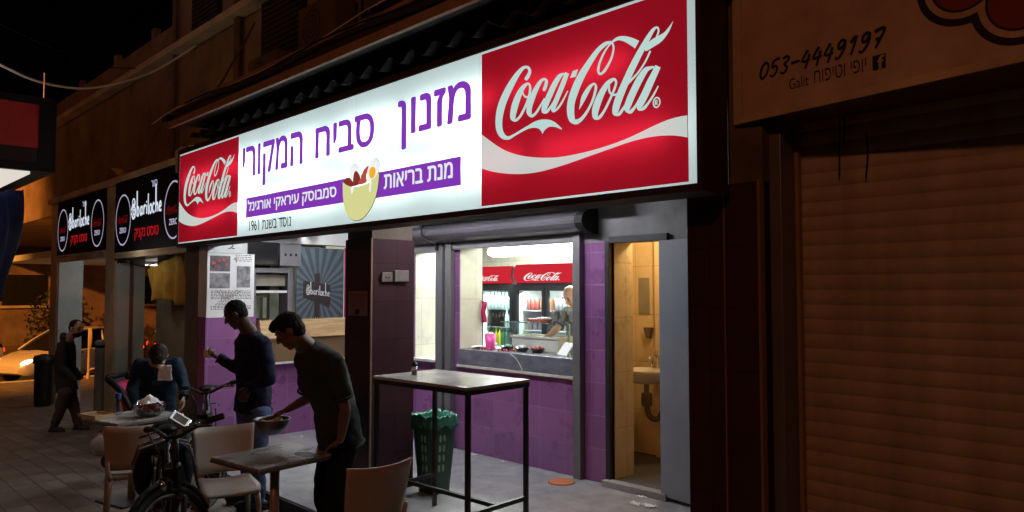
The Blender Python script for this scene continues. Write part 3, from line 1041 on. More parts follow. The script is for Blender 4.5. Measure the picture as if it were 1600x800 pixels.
text('lettering', 'מדרגה', (-5.68, -5.445, 1.60, 1.65), PN, M['ink_red'], notice, 0.001, 0.002)
mb = MB()
mb.sheet([(-5.60, 1.54), (-5.53, 1.54), (-5.53, 1.575), (-5.555, 1.59), (-5.60, 1.575)], PN, 0.001)
mb.build('pictogram', M['black'], notice)

# ------------------------------------------------------------------ the big lit sign
SY = 3.30
sign = thing('illuminated_sign', 'long backlit sign with purple Hebrew lettering between two red soft drink panels', 'sign', (-5.45, SY, 2.8))
X0, X1, Z0, Z1 = -8.935, -1.985, 2.295, 3.352
mb = MB()
mb.box(X0, X1, SY + 0.235, SY + 0.25, Z0, Z1)
mb.box(X0, X1, SY - 0.012, SY + 0.235, Z0 - 0.04, Z0 - 0.001)
mb.box(X0, X1, SY - 0.012, SY + 0.235, Z1 + 0.001, Z1 + 0.055)
mb.box(X0 - 0.03, X0 - 0.001, SY - 0.012, SY + 0.25, Z0 - 0.04, Z1 + 0.055)
mb.box(X1 + 0.001, X1 + 0.03, SY - 0.012, SY + 0.25, Z0 - 0.04, Z1 + 0.055)
mb.build('cabinet', M['cabinet'], sign)
P0 = planeY(SY)
mb = MB()
mb.sheet([(X0, Z0), (X1, Z0), (X1, Z1), (X0, Z1)], P0)
white = mb.build('white_panel', M['film_white'], sign)


def red_panel(xa):
    mb = MB()
    mb.sheet([(xa, 2.308), (xa + 1.585, 2.308), (xa + 1.585, 3.335), (xa, 3.335)], planeY(SY - 0.003))
    pn = mb.build('red_panel', M['film_red'], sign)
    pl = planeY(SY - 0.003)
    b0, s = 2.303, 1.6
    wordmark(pl, pn, M['film_mark'], xa + 0.003, b0, s)
    mb = MB()
    t, b_ = smooth4(WAVE_T, 3), smooth4(WAVE_B, 3)
    n = 40

    def edge(L, q):
        a = min(max(q, L[0][0]), L[-1][0])
        for i in range(len(L) - 1):
            if L[i][0] <= a <= L[i + 1][0]:
                f = (a - L[i][0]) / max(1e-6, L[i + 1][0] - L[i][0])
                return L[i][1] + f * (L[i + 1][1] - L[i][1])
        return L[-1][1]
    vs_, fs_ = [], []
    for i in range(n + 1):
        q = 0.002 + 0.986 * i / n
        vs_ += [pl(xa + q * s, b0 + edge(t, q) * s, 0.0012), pl(xa + q * s, b0 + edge(b_, q) * s, 0.0012)]
    for i in range(n):
        fs_.append((2 * i, 2 * i + 1, 2 * i + 3, 2 * i + 2))
    mb.add(vs_, fs_)
    mb.build('white_wave', M['film_wave'], pn)
    return pn


red_panel(-8.925)
red_panel(-3.622)
PS = planeY(SY)
TX = M['film_purple']
text('title_word', 'מזנון', (-4.562, -3.738, 2.815, 3.190), PS, TX, sign, 0.003, 0.010)
text('title_word', 'סביח', (-5.790, -4.895, 2.905, 3.168), PS, TX, sign, 0.003, 0.010)
text('title_word', 'המקורי', (-7.235, -6.028, 2.775, 3.198), PS, TX, sign, 0.003, 0.010)
mb = MB()
mb.sheet([(-7.15, 2.478), (-5.28, 2.478), (-5.28, 2.676), (-7.15, 2.676)], PS, 0.003)
mb.sheet([(-4.94, 2.473), (-3.832, 2.473), (-3.832, 2.674), (-4.94, 2.674)], PS, 0.003)
band = mb.build('purple_band', TX, sign)
text('band_text', 'סמבוסק עיראקי אורגינל', (-7.10, -5.44, 2.508, 2.648), PS, M['film_text'], band, 0.006, 0.0045)
text('band_text', 'מנת בריאות', (-4.74, -3.92, 2.535, 2.645), PS, M['film_text'], band, 0.006, 0.0045)
text('founding_line', 'נוסד בשנת 1961', (-7.071, -6.218, 2.338, 2.442), PS, M['film_black'], sign, 0.003, 0.0025)
# picture of a bowl with eggs
bw = lambda x, y: (-5.44 + x / 800.0 * 0.91, 2.845 - y / 800.0 * 0.60 + 0.02)


def bowl_poly(pts, m, h, nm, par, grow=0.0):
    q = [bw(x, y) for x, y in pts]
    q = smooth4(q + [q[0]], 3)[:-1]
    if grow:
        cx = sum(a for a, b in q) / len(q)
        cz = sum(b for a, b in q) / len(q)
        q = [(cx + (a - cx) * (1 + grow), cz + (b - cz) * (1 + grow)) for a, b in q]
    mb = MB()
    mb.sheet(q, PS, h)
    return mb.build(nm, m, par)


body = [(92, 285), (150, 330), (230, 362), (330, 362), (430, 345), (500, 310), (552, 262), (548, 370), (520, 500), (460, 620), (380, 705), (290, 735), (200, 705), (135, 620), (105, 500), (95, 390)]
egg1 = [(170, 235), (185, 160), (235, 112), (285, 150), (320, 220), (325, 290), (240, 300), (190, 280)]
egg2 = [(395, 330), (405, 240), (440, 140), (500, 98), (548, 140), (556, 220), (520, 290), (460, 325)]
bowl = bowl_poly(egg1, M['film_black'], 0.0045, 'bowl_picture', sign, 0.035)
bowl_poly(egg2, M['film_black'], 0.0047, 'bowl_outline', bowl, 0.03)
bowl_poly(body, M['film_black'], 0.0050, 'bowl_outline', bowl, 0.022)
bowl_poly(egg1, M['film_egg'], 0.0055, 'egg_white', bowl)
bowl_poly([(330, 260), (360, 200), (415, 160), (440, 175), (400, 250), (390, 320), (340, 320)], M['film_meat_light'], 0.0060, 'aubergine', bowl)
bowl_poly(egg2, M['film_egg'], 0.0065, 'egg_white', bowl)
bowl_poly([(432, 260), (440, 205), (470, 183), (505, 205), (510, 255), (490, 300), (455, 305)], M['film_yolk'], 0.0070, 'egg_yolk', bowl)
bowl_poly([(100, 285), (130, 250), (175, 250), (215, 290), (250, 350), (190, 350), (130, 320)], M['film_meat'], 0.0075, 'aubergine', bowl)
bowl_poly([(228, 300), (240, 220), (265, 190), (300, 225), (325, 290), (290, 350), (240, 350)], M['film_meat'], 0.0080, 'aubergine', bowl)
bowl_poly([(290, 350), (310, 305), (350, 285), (395, 290), (395, 345)], M['film_meat_light'], 0.0085, 'aubergine', bowl)
bowl_poly(body, M['film_bowl'], 0.0090, 'bowl_body', bowl)
bowl_poly([(200, 360), (240, 362), (230, 420), (215, 440), (205, 410)], M['film_egg'], 0.0095, 'drip', bowl)
bowl_poly([(445, 335), (468, 322), (458, 430), (447, 448), (436, 430)], M['film_egg'], 0.0095, 'drip', bowl)
# thin joints between the printed sheets
for xx in (-6.86, -5.15):
    mb = MB()
    mb.sheet([(xx, Z0 + 0.004), (xx + 0.006, Z0 + 0.004), (xx + 0.006, Z1 - 0.004), (xx, Z1 - 0.004)], PS, 0.0012)
    mb.build('sheet_joint', M['film_joint'], sign)
# the tubes inside the cabinet
for k in range(6):
    xx = X0 + 0.58 + k * 1.095
    lamp('sign_tube', 'AREA', (xx, SY + 0.12, 3.04), 2.5, (0.90, 1.0, 0.98), 0.95, (xx, SY, 3.02), 0.05)
    lamp('sign_tube', 'AREA', (xx + 0.25, SY + 0.12, 2.60), 2.5, (0.90, 1.0, 0.98), 0.95, (xx + 0.25, SY, 2.60), 0.05)

# lamps under the porch ceiling (hidden from the street by the sign)
pl_ = None
for k, xx in enumerate((-7.55, -5.95, -4.65)):
    t = thing('ceiling_lamp', 'fluorescent ceiling lamp under the porch behind the sign', 'lamp', (xx, 4.35, 2.8), 0, 'lamps under the porch ceiling')
    mb = MB()
    mb.box(xx - 0.32, xx + 0.32, 4.29, 4.41, 2.755, 2.80)
    mb.build('lamp_body', M['frame_white'], t, bevel=0.004)
    mb = MB()
    mb.box(xx - 0.30, xx + 0.30, 4.31, 4.39, 2.725, 2.754)
    mb.build('diffuser', M['porch_tube'], t, bevel=0.006)

# ------------------------------------------------------------------ canopy roof over the sign
roof = thing('canopy_roof', 'dark flat canopy roof with brown edges above the lit sign', 'roof', (-5.2, 3.0, 3.6))
mb = MB()
mb.box(-8.42, -1.2, 3.02, 4.28, 3.60, 3.74)
mb.build('slab', M['roof_dark'], roof)
mb = MB()
mb.box(-8.44, -1.2, 2.985, 3.019, 3.545, 3.615)
mb.box(-8.44, -1.2, 3.02, 3.05, 3.742, 3.775)
mb.build('fascia_board', M['fascia'], roof)
cg = MB()
cg.grid(lambda s, t: V(-8.40 + 6.4 * s, 3.20 + 1.0 * t, 3.47 + 0.035 * math.sin(s * 6.4 / 0.27 * 2 * PI) + 0.09 * t), 340, 2)
cg.build('corrugated_sheet', M['corrugated'], roof, solid=0.008)
mb = MB()
mb.box(-3.9, -2.0, 3.58, 3.615, 3.36, 3.43).box(-8.40, -2.0, 3.62, 3.72, 3.23, 3.42)  # short pale strip added for the sign's light spilling on the wall
mb.build('beam', M['grey_plaster'], roof)
mb = MB()
mb.box(-8.60, -8.44, 2.97, 3.03, 3.62, 3.70)
mb.build('bracket', M['black'], roof)
mb = MB()
mb.box(-8.42, -1.2, 3.80, 3.86, 3.38, 3.598)
mb.build('shade_backing', M['black'], roof)  # added black strip, stands in for the darkness under the canopy

# ------------------------------------------------------------------ right-hand neighbour
rs = thing('shuttered_shop', 'closed shop front with brown plaster pier beside the tiled corner', 'building', (-1.0, 3.9, 0))
mb = MB()
mb.box(-1.995, -1.80, 3.63, 5.3, 2.32, 5.2)
mb.box(-1.80, 3.0, 3.99, 4.2, 2.7, 5.2)
mb.build('wall', M['brown_plaster'], rs)
mb = MB()
mb.box(-2.24, -2.012, 3.60, 5.33, -0.1, 2.32).box(-2.004, -1.815, 3.60, 4.2, -0.12, 2.32)
mb.build('tiled_pier', M['maroon_tile'], rs, bevel=0.003)
mb = MB()
mb.box(-2.0115, -2.0045, 3.592, 3.63, -0.12, 2.32).box(-1.8145, -1.80, 3.59, 3.64, -0.12, 2.325)
mb.build('corner_trim', mat('trim_brown', (0.24, 0.14, 0.085), 0.5), rs)
mb = MB()
mb.box(-1.80, -1.735, 3.70, 3.98, -0.12, 2.68)
mb.build('guide_rail', M['alu_grey'], rs, bevel=0.004)
mb = MB()
mb.box(-1.735, -1.715, 3.865, 3.90, -0.12, 2.66)
mb.build('rail_lip', M['fascia'], rs)
# corrugated roller shutter
pr = []
zz = -0.12
while zz < 2.70:
    for k in range(6):
        t = k / 6
        pr.append((3.925 - 0.0105 * math.sin(PI * t) ** 0.7 + 0.0015 * math.sin(zz * 37), zz + 0.078 * t))
    zz += 0.078
sh = MB()
sh.grid(lambda s, t: V(-1.735 + 4.9 * s, pr[round(t * (len(pr) - 1))][0] + 0.007 * noise.noise(V(s * 7, t * 5, 2)) + 0.003 * noise.noise(V(s * 31, t * 36, 4)), pr[round(t * (len(pr) - 1))][1] + 0.004 * noise.noise(V(s * 6, t * 9, 8))), 64, len(pr))
shut = thing('roller_shutter', 'closed horizontal slatted roller shutter under the painted fascia board', 'shutter', (0, 3.92, 0))
sh.build('slat_curtain', M['shutter_paint'], shut)
mb = MB()
mb.tube([V(-1.50, 3.885, 2.66), V(-1.50, 3.88, 2.52), V(-1.507, 3.885, 2.34)], 0.004, 6)
mb.tube([V(-1.475, 3.885, 2.66), V(-1.478, 3.88, 2.5)], 0.004, 6)
mb.tube([V(-1.37, 3.885, 2.56), V(-1.36, 3.88, 2.45), V(-1.375, 3.885, 2.32)], 0.004, 6)
mb.build('hanging_wire', M['black'], shut)
# fascia board turned a little towards the street, painted number and flower
ux, uy = 1.26 / 1.2758, -0.2 / 1.2758
PR = lambda a, b, h=0.0: V(-1.89 + ux * a + uy * h, 3.6 + uy * a - ux * h, b)
fb = thing('fascia_board', 'cream painted shop fascia with a phone number and red flower above the shutter', 'sign', (-1.89, 3.6, 2.65))
mb = MB()
mb.prism([(0, 2.65), (4.4, 2.65), (4.4, 4.6), (0, 4.6)], PR, -0.012, 0.0)
mb.build('board', M['panel_cream'], fb)
sf = MB()
e0, e1 = PR(0.0, 0), PR(4.4, 0)
sf.prism([(e0.x, e0.y + 0.013), (e1.x, e1.y + 0.013), (e1.x, 3.985), (e0.x, 3.985)], lambda a, b, h: V(a, b, h), 2.655, 2.70)
sf.build('soffit', M['brown_plaster'], fb)
mb = MB()
mb.prism([(-0.02, 2.635), (4.4, 2.635), (4.4, 2.672), (-0.02, 2.672)], PR, 0.001, 0.012)
mb.build('lower_trim', M['cream_plaster'], fb)
mb = MB()
mb.prism([(-0.055, 2.635), (-0.001, 2.635), (-0.001, 4.6), (-0.055, 4.6)], PR, -0.03, 0.008)
mb.build('edge_strip', M['cream_plaster'], fb)
mb = MB()
DIG = {'0': [[(0.5, 1), (0.15, 0.75), (0.1, 0.3), (0.4, 0), (0.8, 0.25), (0.85, 0.75), (0.5, 1)]],
       '5': [[(0.9, 1), (0.3, 0.95), (0.22, 0.55), (0.6, 0.6), (0.8, 0.3), (0.5, 0.0), (0.1, 0.1)]],
       '3': [[(0.15, 0.9), (0.55, 1), (0.8, 0.78), (0.4, 0.55), (0.8, 0.3), (0.5, 0.0), (0.1, 0.12)]],
       '-': [[(0.05, 0.48), (0.95, 0.5)]],
       '4': [[(0.5, 1), (0.1, 0.4), (0.95, 0.42)], [(0.75, 0.75), (0.6, -0.1)]],
       '9': [[(0.85, 0.85), (0.5, 1), (0.2, 0.75), (0.45, 0.5), (0.85, 0.8), (0.75, 0.3), (0.4, 0.0), (0.1, 0.1)]],
       '1': [[(0.25, 0.7), (0.7, 1.0), (0.5, 0.0)]],
       '7': [[(0.1, 0.92), (0.95, 1.0), (0.45, 0.0)], [(0.3, 0.48), (0.85, 0.52)]]}
px_ = 0.10
hh = 0.001
for ch in '053-4449197':
    wd_ = 0.058 if ch in '1-' else 0.060
    for st in DIG[ch]:
        ribbon(mb, [(px_ + 0.9 * wd_ * x + 0.02 * y, 2.845 + 0.082 * y) for x, y in st], 0.0155, PR, hh, 3, 0.3)
        hh += 0.0003
    px_ += wd_
mb.build('painted_number', M['black_paint'], fb)
text('painted_name', 'יופי וטיפוח', (0.415, 0.675, 2.752, 2.815), PR, M['black_paint'], fb, 0.001, 0.0)
text('painted_name', 'Galit', (0.277, 0.385, 2.752, 2.808), PR, M['black_paint'], fb, 0.001, 0.0)
mb = MB()
mb.sheet([(0.704, 2.745), (0.765, 2.745), (0.765, 2.812), (0.704, 2.812)], PR, 0.001)
ic = mb.build('painted_icon', M['black_paint'], fb)
text('icon_letter', 'f', (0.728, 0.758, 2.747, 2.806), PR, M['panel_cream'], ic, 0.002, 0.002)


def flower(off):
    out = []
    for i in range(180):
        t = 2 * PI * i / 180
        best = 0
        for k in range(6):
            a = rad(206.5) + k * PI / 3
            c = (0.25 * math.cos(a), 0.25 * math.sin(a))
            d = c[0] * math.cos(t) + c[1] * math.sin(t)
            r = 0.185 + off
            q = r * r - (c[0] ** 2 + c[1] ** 2 - d * d)
            if q > 0:
                best = max(best, d + math.sqrt(q))
        out.append((1.315 + best * math.cos(t), 3.14 + best * math.sin(t)))
    return out


for nm, off, m_, h_ in (('painted_flower', 0.0, M['black_paint'], 0.001), ('flower_border', -0.030, M['panel_cream'], 0.0016), ('flower_line', -0.056, M['black_paint'], 0.0022), ('flower_petals', -0.066, M['red_paint'], 0.0028)):
    mb = MB()
    mb.sheet(flower(off), PR, h_)
    fl = mb.build(nm, m_, fb if nm == 'painted_flower' else fl0)
    if nm == 'painted_flower':
        fl0 = fl


# ------------------------------------------------------------------ upper storeys along the street
ap = thing('apartment_building', 'weathered plaster apartment building with balconies above the shops', 'building', (-12, 4.3, 4))
mb = MB()
mb.box(-45, -12.1, 4.30, 9.0, 3.45, 5.98)
mb.box(-12.1, 3.0, 4.305, 12.0, 2.95, 11.5)
mb.build('facade', M['dirty_plaster'], ap)
mb = MB()
mb.box(-45, -8.6, 4.12, 4.30, 5.42, 5.52)
mb.box(-12.1, 1.0, 3.55, 4.30, 6.6, 6.75)
mb.build('ledge', M['cream_plaster'], ap)
for xx in (-17.4, -15.1, -13.1):
    mb = MB()
    mb.box(xx, xx + 0.16, 4.32, 4.42, 5.98, 6.15 + 0.1 * ((xx * 7) % 2))
    mb.build('parapet_post', M['dirty_plaster'], ap)
for x0, x1, z0, z1 in ((-11.2, -10.2, 5.65, 7.0), (-8.9, -7.8, 4.6, 5.9), (-6.6, -5.4, 4.5, 5.9)):
    mb = MB()
    mb.box(x0, x1, 4.27, 4.304, z0, z1)
    wd_ = mb.build('window', M['black'], ap)
    mb = MB()
    n = int((z1 - z0) / 0.07)
    for k in range(n):
        mb.box(x0 + 0.03, x1 - 0.03, 4.25, 4.269, z0 + 0.07 * k + 0.01, z0 + 0.07 * k + 0.05)
    mb.build('shutter_slats', M['roof_dark'], wd_)
mb = MB()
for xx in (-11.8, -9.6, -9.52, -7.4):
    mb.tube([V(xx, 4.24, 3.6), V(xx + 0.02, 4.24, 5.0), V(xx, 4.24, 6.8), V(xx, 4.24, 9.0)], 0.035, 8)
mb.build('drain_pipe', M['brown_plaster'], ap)
for k, (xx, zz) in enumerate(((-8.30, 4.05), (-7.05, 4.35), (-5.75, 4.5))):
    a = thing('air_conditioner', ['grey air conditioner box high on the facade left of the cables', 'grey air conditioner box on the facade above the canopy roof middle', 'grey air conditioner box on the dark facade nearest the big red panel'][k], 'air conditioner', (xx, 4.1, zz), 0, 'air conditioners on the facade')
    mb = MB()
    mb.box(xx - 0.38, xx + 0.38, 3.99, 4.26, zz, zz + 0.52)
    mb.build('casing', M['brown_plaster'], a, bevel=0.02)
    mb = MB()
    for r in (0.06, 0.12, 0.18):
        ring(mb, xx - 0.08, zz + 0.26, r, r, 0.012, planeY(3.988), 0.002)
    mb.build('fan_grille', M['black'], a)
    mb = MB()
    mb.box(xx - 0.3, xx - 0.26, 4.0, 4.3, zz - 0.04, zz - 0.002).box(xx + 0.26, xx + 0.3, 4.0, 4.3, zz - 0.04, zz - 0.002)
    mb.build('bracket', M['dark_metal'], a)


def sag(p0, p1, s, n=24):
    p0, p1 = Vector(p0), Vector(p1)
    return [p0.lerp(p1, i / n) + V(0, 0, -4 * s * (i / n) * (1 - i / n)) for i in range(n + 1)]


def cable(pts, r, m_, label):
    mb = MB()
    mb.tube(pts, r, 6)
    return tag(mb.build('cable', m_), label, 'cable')


M['cable_white'] = mat('cable_white', (0.75, 0.74, 0.72), 0.5)
cable(smooth4([tuple(at(u, v, d)) for u, v, d in ((-60, 70, 8.6), (0, 101, 9.0), (50, 124, 9.4), (95, 135, 9.8), (135, 138, 10.1), (180, 131, 10.4), (235, 114, 10.8), (290, 82, 11.0), (345, 44, 11.1))]), 0.016, M['cable_white'], 'pale sagging cable crossing the dark sky to the facade')
cable(smooth4([tuple(at(u, v, d)) for u, v, d in ((-40, 18, 9.5), (30, 52, 10), (90, 78, 11), (150, 103, 12.5), (260, 108, 12.2), (345, 108, 11.4))]), 0.008, M['black'], 'thin dark cable below the pale sagging one')
cable([V(-8.9 + 0.55 * i, 2.965 - 0.012 * math.sin(i * 1.7), 3.665 + 0.035 * math.sin(i * 0.9) + 0.012 * i) for i in range(13)], 0.006, M['cable_white'], 'thin wire running along the dark canopy edge')
cable([V(-7.9 + 0.55 * i, 2.955, 3.70 + 0.03 * math.sin(i * 1.3 + 1)) for i in range(12)], 0.008, M['black'], 'black wire looped along the canopy edge')
cable(smooth4([tuple(at(u, v, d)) for u, v, d in ((398, 35, 9.2), (380, 70, 9.0), (362, 100, 8.9), (345, 130, 8.8), (325, 150, 8.7))]), 0.012, M['brown_plaster'], 'bundled cables hanging down the facade above the canopy end')

# ------------------------------------------------------------------ toast bar next door: arcade with piers and light boxes
tb = thing('toast_bar_arcade', 'open arcade with pale piers and a rough plaster head under dark light boxes', 'building', (-12.8, 3.9, -0.3))
piers = ((-16.62, -16.14), (-13.17, -12.68))
mb = MB()
for a, b in piers:
    mb.box(a, b, 3.72, 4.16, zg(a) - 0.2, 3.45)
    q = mb.build('pier', M['cream_plaster'], tb, bevel=0.01)
    mb = MB()
    mb.box(b + 0.001, b + 0.03, 3.75, 4.16, zg(a) - 0.2, 2.40)
    mb.build('lit_side', M['white_paint'], q)  # light on the side face put in as whiter paint
    mb = MB()
mb.box(-12.6499, -12.62, 3.93, 3.97, zg(-12.7), 2.22)
mb.build('red_pipe', mat('pipe_red', (0.25, 0.10, 0.08), 0.6), tb)
mb = MB()
mb.box(-9.02, -8.62, 3.42, 3.9, -0.2, 2.34)
mb.build('shaded_pier', M['brown_plaster'], tb, bevel=0.01)  # shade on this pier put into its darker plaster colour
mb = MB()
mb.box(-16.7, -8.62, 3.66, 3.80, 3.43, 3.52).box(-16.13, -13.18, 3.70, 3.82, 2.28, 2.36).box(-12.67, -8.62, 3.70, 3.82, 2.24, 2.31)
mb.build('lintel_beam', M['cream_plaster'], tb)
mb = MB()
mb.box(-16.13, -13.18, 3.86, 4.29, 2.6, 3.46).box(-12.67, -8.62, 3.86, 4.29, 2.6, 3.46)
mb.build('arcade_head', M['brown_plaster'], tb)
mb = MB()
mb.box(-22.0, -9.5, 3.83, 8.0, 2.42, 2.55)
mb.build('arcade_ceiling', M['white_paint'], tb)
mb = MB()
mb.box(-12.52, -8.62, 4.30, 4.42, -0.5, 2.42)
mb.build('olive_partition', M['olive'], tb)
mb = MB()
mb.box(-15.6, -13.3, 7.0, 7.2, -0.6, 2.42)
mb.build('back_wall', M['black'], tb)
mb = MB()
mb.tube(sag((-12.66, 3.70, 2.235), (-10.4, 3.71, 2.225), 0.02), 0.01, 6)
for k in range(3):
    mb.tube([V(-12.4 + 0.12 * k, 3.69, 2.24), V(-12.37 + 0.12 * k, 3.67, 2.17), V(-12.33 + 0.12 * k, 3.69, 2.22)], 0.014, 6)
mb.build('loose_wire', M['black'], tb)
dlx = at(245, 417, 17.5)
t = thing('round_downlight', 'small glowing round downlight in the arcade ceiling', 'lamp', (dlx.x, dlx.y, 2.42))
mb = MB()
mb.lathe((dlx.x, dlx.y, 2.34), [(0.30, 0.0), (0.36, 0.03), (0.36, 0.079)], 28)
mb.build('rim', M['frame_white'], t)
mb = MB()
mb.lathe((dlx.x, dlx.y, 2.335), [(0.27, 0.0), (0.29, 0.004)], 28)
mb.build('diffuser', M['downlight'], t)
lamp('arcade_light', 'POINT', (dlx.x, dlx.y, 2.2), 14, (1.0, 0.95, 0.85), 0.15)
lamp('arcade_light', 'POINT', (-11.4, 3.2, 2.22), 5.0, (1.0, 0.93, 0.80), 0.1)  # added fill light for the yellow cloth and partition, no fitting here
lamp('arcade_light', 'POINT', (-14.6, 4.9, 2.25), 16, (0.92, 0.97, 1.0), 0.12)

# rough patched plaster strip and torn sheet above the light boxes
mb = MB()
tp = [at(u, v, d) for u, v, d in ((173, 262, 11.6), (190, 264, 11.5), (202, 275, 11.3), (199, 290, 11.35), (191, 287, 11.45), (186, 276, 11.5))]
q = FW * 0.04
n = len(tp)
mb.add([p for p in tp] + [p + q for p in tp], [tuple(range(n)), tuple(range(n, 2 * n))[::-1]] + [(i, (i + 1) % n, n + (i + 1) % n, n + i) for i in range(n)])
tag(mb.build('torn_sheet', M['cloth_yellow']), 'torn yellowish scrap hanging over the corner of the dark light box', 'scrap')
t = thing('floodlight', 'small wall floodlight on an arm at the left end of the big sign', 'lamp', (-9.4, 3.9, 3.5))
mb = MB()
mb.tube([V(-10.2, 4.2, 3.66), V(-9.7, 3.8, 3.62), V(-9.3, 3.5, 3.50), V(-9.02, 3.4, 3.46)], 0.035, 8)
mb.build('arm', M['cream_plaster'], t)
mb = MB()
mb.prism([(-0.07, 0), (0.07, 0), (0.10, 0.30), (-0.10, 0.26)], lambda a, b, h: V(-9.03 + a, 3.36 + h, 3.16 + b), -0.05, 0.05)
mb.build('shade', M['frame_white'], t)
lamp('floodlight_lamp', 'POINT', (-9.7, 3.55, 3.85), 2.2, (1.0, 0.62, 0.15), 0.06)


def light_box(x0, x1, z0, z1, label):
    s = thing('light_box_sign', label, 'sign', ((x0 + x1) / 2, 3.70, (z0 + z1) / 2), 0, 'dark light boxes of the toast bar')
    mb = MB()
    mb.box(x0, x1, 3.70, 3.855, z0, z1)
    mb.build('case', M['box_black'], s, bevel=0.004)
    mb = MB()
    for a, b, c, d in ((x0, x1, z0 - 0.03, z0), (x0, x1, z1, z1 + 0.03)):
        mb.box(a, b, 3.68, 3.86, c, d)
    mb.build('rim', M['cream_plaster'], s)
    P = planeY(3.699)
    w = x1 - x0
    cz = z0 + (z1 - z0) * 0.40
    rr = 0.40
    mb = MB()
    for cx in (x0 + 0.40, x1 - 0.40):
        mb = MB()
        ring(mb, cx, cz + 0.06, 0.34, 0.385, 0.024, P, 0.002, 48)
        mb.build('round_frame', M['neon_soft'], s)
    for cx in (x0 + 0.40, x1 - 0.40):
        wordmark(P, s, M['neon_dark_red'], cx - 0.31, cz - 0.11, 0.60, 0.44, 0.003, False, 'script_mark')
        text('small_word', 'ZERO', (cx - 0.15, cx + 0.15, cz - 0.14, cz - 0.06), P, M['neon_soft'], s, 0.003, 0.005)
    bariloche(P, s, M['neon_white'], x0 + w * 0.355, z0 + 0.50 * (z1 - z0) - 0.03, 0.50 * w / 2.95, 0.37, 0.004, 0.036)
    text('red_line', 'טוסט נקניק', (x0 + w * 0.33, x0 + w * 0.67, z0 + 0.15, z0 + 0.33), P, M['neon_red'], s, 0.003, 0.005)
    text('small_word', 'כשר', (x0 + w * 0.56, x0 + w * 0.64, z1 - 0.21, z1 - 0.12), P, M['neon_soft'], s, 0.003, 0.003)


light_box(-16.12, -13.18, 2.40, 3.42, 'farther dark light box with white brush lettering, between the two arcade piers')
light_box(-12.67, -9.80, 2.33, 3.43, 'nearer dark light box with white brush lettering, partly behind the big sign')

# yellow cloth hung on a string
yc = MB()


def clothf(s, t):
    x = -11.75 + 1.35 * s
    top = 2.06 + 0.22 * s + 0.02 * math.sin(s * 17)
    bot = 1.52 + 0.07 * math.sin(s * 5) + 0.10 * s
    return V(x + 0.08 * t * math.sin(3 * s), 3.90 + 0.06 * math.sin(s * 19 + t * 1.5) * (0.25 + t) + 0.05 * t, top + (bot - top) * t)


yc.grid(clothf, 44, 16)
tag(yc.build('hanging_cloth', M['cloth_yellow'], smooth=True, solid=0.008), 'yellow cloth hanging from a string beside the arcade pier', 'cloth')
mb = MB()
mb.tube([V(-12.60, 3.70, 2.22), V(-11.8, 3.88, 2.10), V(-11.0, 3.9, 2.21), V(-10.4, 3.9, 2.30), V(-10.2, 3.82, 2.36)], 0.008, 6)
tag(mb.build('string', M['black']), 'dark string carrying the yellow cloth', 'string')

# poster on the side wall
ps = thing('history_poster', 'large white poster with photographs and lines of text on the porch side wall', 'poster', (-8.4, 3.69, 1.8))
PX = planeX(-8.392)
mb = MB()
mb.box(-8.399, -8.392, 3.425, 3.985, 1.435, 2.175)
mb.build('sheet', M['paper'], ps)
for nm, a0, a1, b0, b1, m_ in (('photograph', 3.455, 3.69, 1.965, 2.145, 'photo_dark'), ('photograph', 3.455, 3.69, 1.77, 1.945, 'photo_grey'), ('photograph', 3.77, 3.935, 1.78, 2.03, 'photo_grey')):
    mb = MB()
    mb.sheet([(a0, b0), (a1, b0), (a1, b1), (a0, b1)], PX, 0.001)
    ph = mb.build(nm, M[m_], ps)
    if m_ == 'photo_dark':
        mb = MB()
        for ca, cb, r in ((3.50, 2.06, 0.022), (3.56, 2.09, 0.018), (3.62, 2.10, 0.024), (3.65, 2.05, 0.015), (3.53, 2.02, 0.02)):
            mb.sheet(ellipse(ca, cb, r, r * 0.9, 14), PX, 0.0018 + r * 0.01)
        mb.build('red_spots', M['photo_red'], ph)
mb = MB()
for k in range(17):
    zz = 1.735 - 0.0175 * k if k < 13 else 2.155 - 0.022 * (k - 13)
    a, e = (3.47, 3.95) if k < 13 else (3.75, 3.95)
    if k in (6, 7, 8, 9):
        a, e = 3.58 - 0.02 * (k - 6), 3.80
    while a < e:
        l = rng.uniform(0.012, 0.045)
        mb.sheet([(a, zz), (min(e, a + l), zz), (min(e, a + l), zz + 0.0075), (a, zz + 0.0075)], PX, 0.001)
        a += l + 0.009
    if k == 12:
        mb.build('text_lines', M['ink'], ps)
        mb = MB()
mb.build('text_lines', M['ink'], ps)
mb = MB()
for k in range(7):
    ribbon(mb, [(3.60 + 0.012 * k, 1.64 + 0.008 * (k % 3)), (3.58 + 0.03 * k, 1.70), (3.53 + 0.05 * k, 1.745 + 0.008 * (k % 2))], 0.012, PX, 0.0015 + 0.0003 * k)
    ribbon(mb, [(3.73 + 0.006 * k, 2.10 + 0.004 * k), (3.76, 2.14 - 0.012 * k)], 0.010, PX, 0.004 + 0.0003 * k, 1)
mb.build('sketch', mat('pencil', (0.30, 0.29, 0.28), 0.8), ps)
wb = thing('white_board', 'plain white board fixed above the poster', 'board', (-8.4, 3.6, 2.24))
mb = MB()
mb.box(-8.402, -8.385, 3.425, 3.83, 2.178, 2.36)
mb.build('board', M['frame_white'], wb, bevel=0.002)
mb = MB()
ribbon(mb, [(3.66, 2.23), (3.70, 2.245), (3.72, 2.28), (3.70, 2.24), (3.74, 2.235)], 0.012, planeX(-8.384), 0.001)
mb.build('dark_mark', M['ink'], wb)

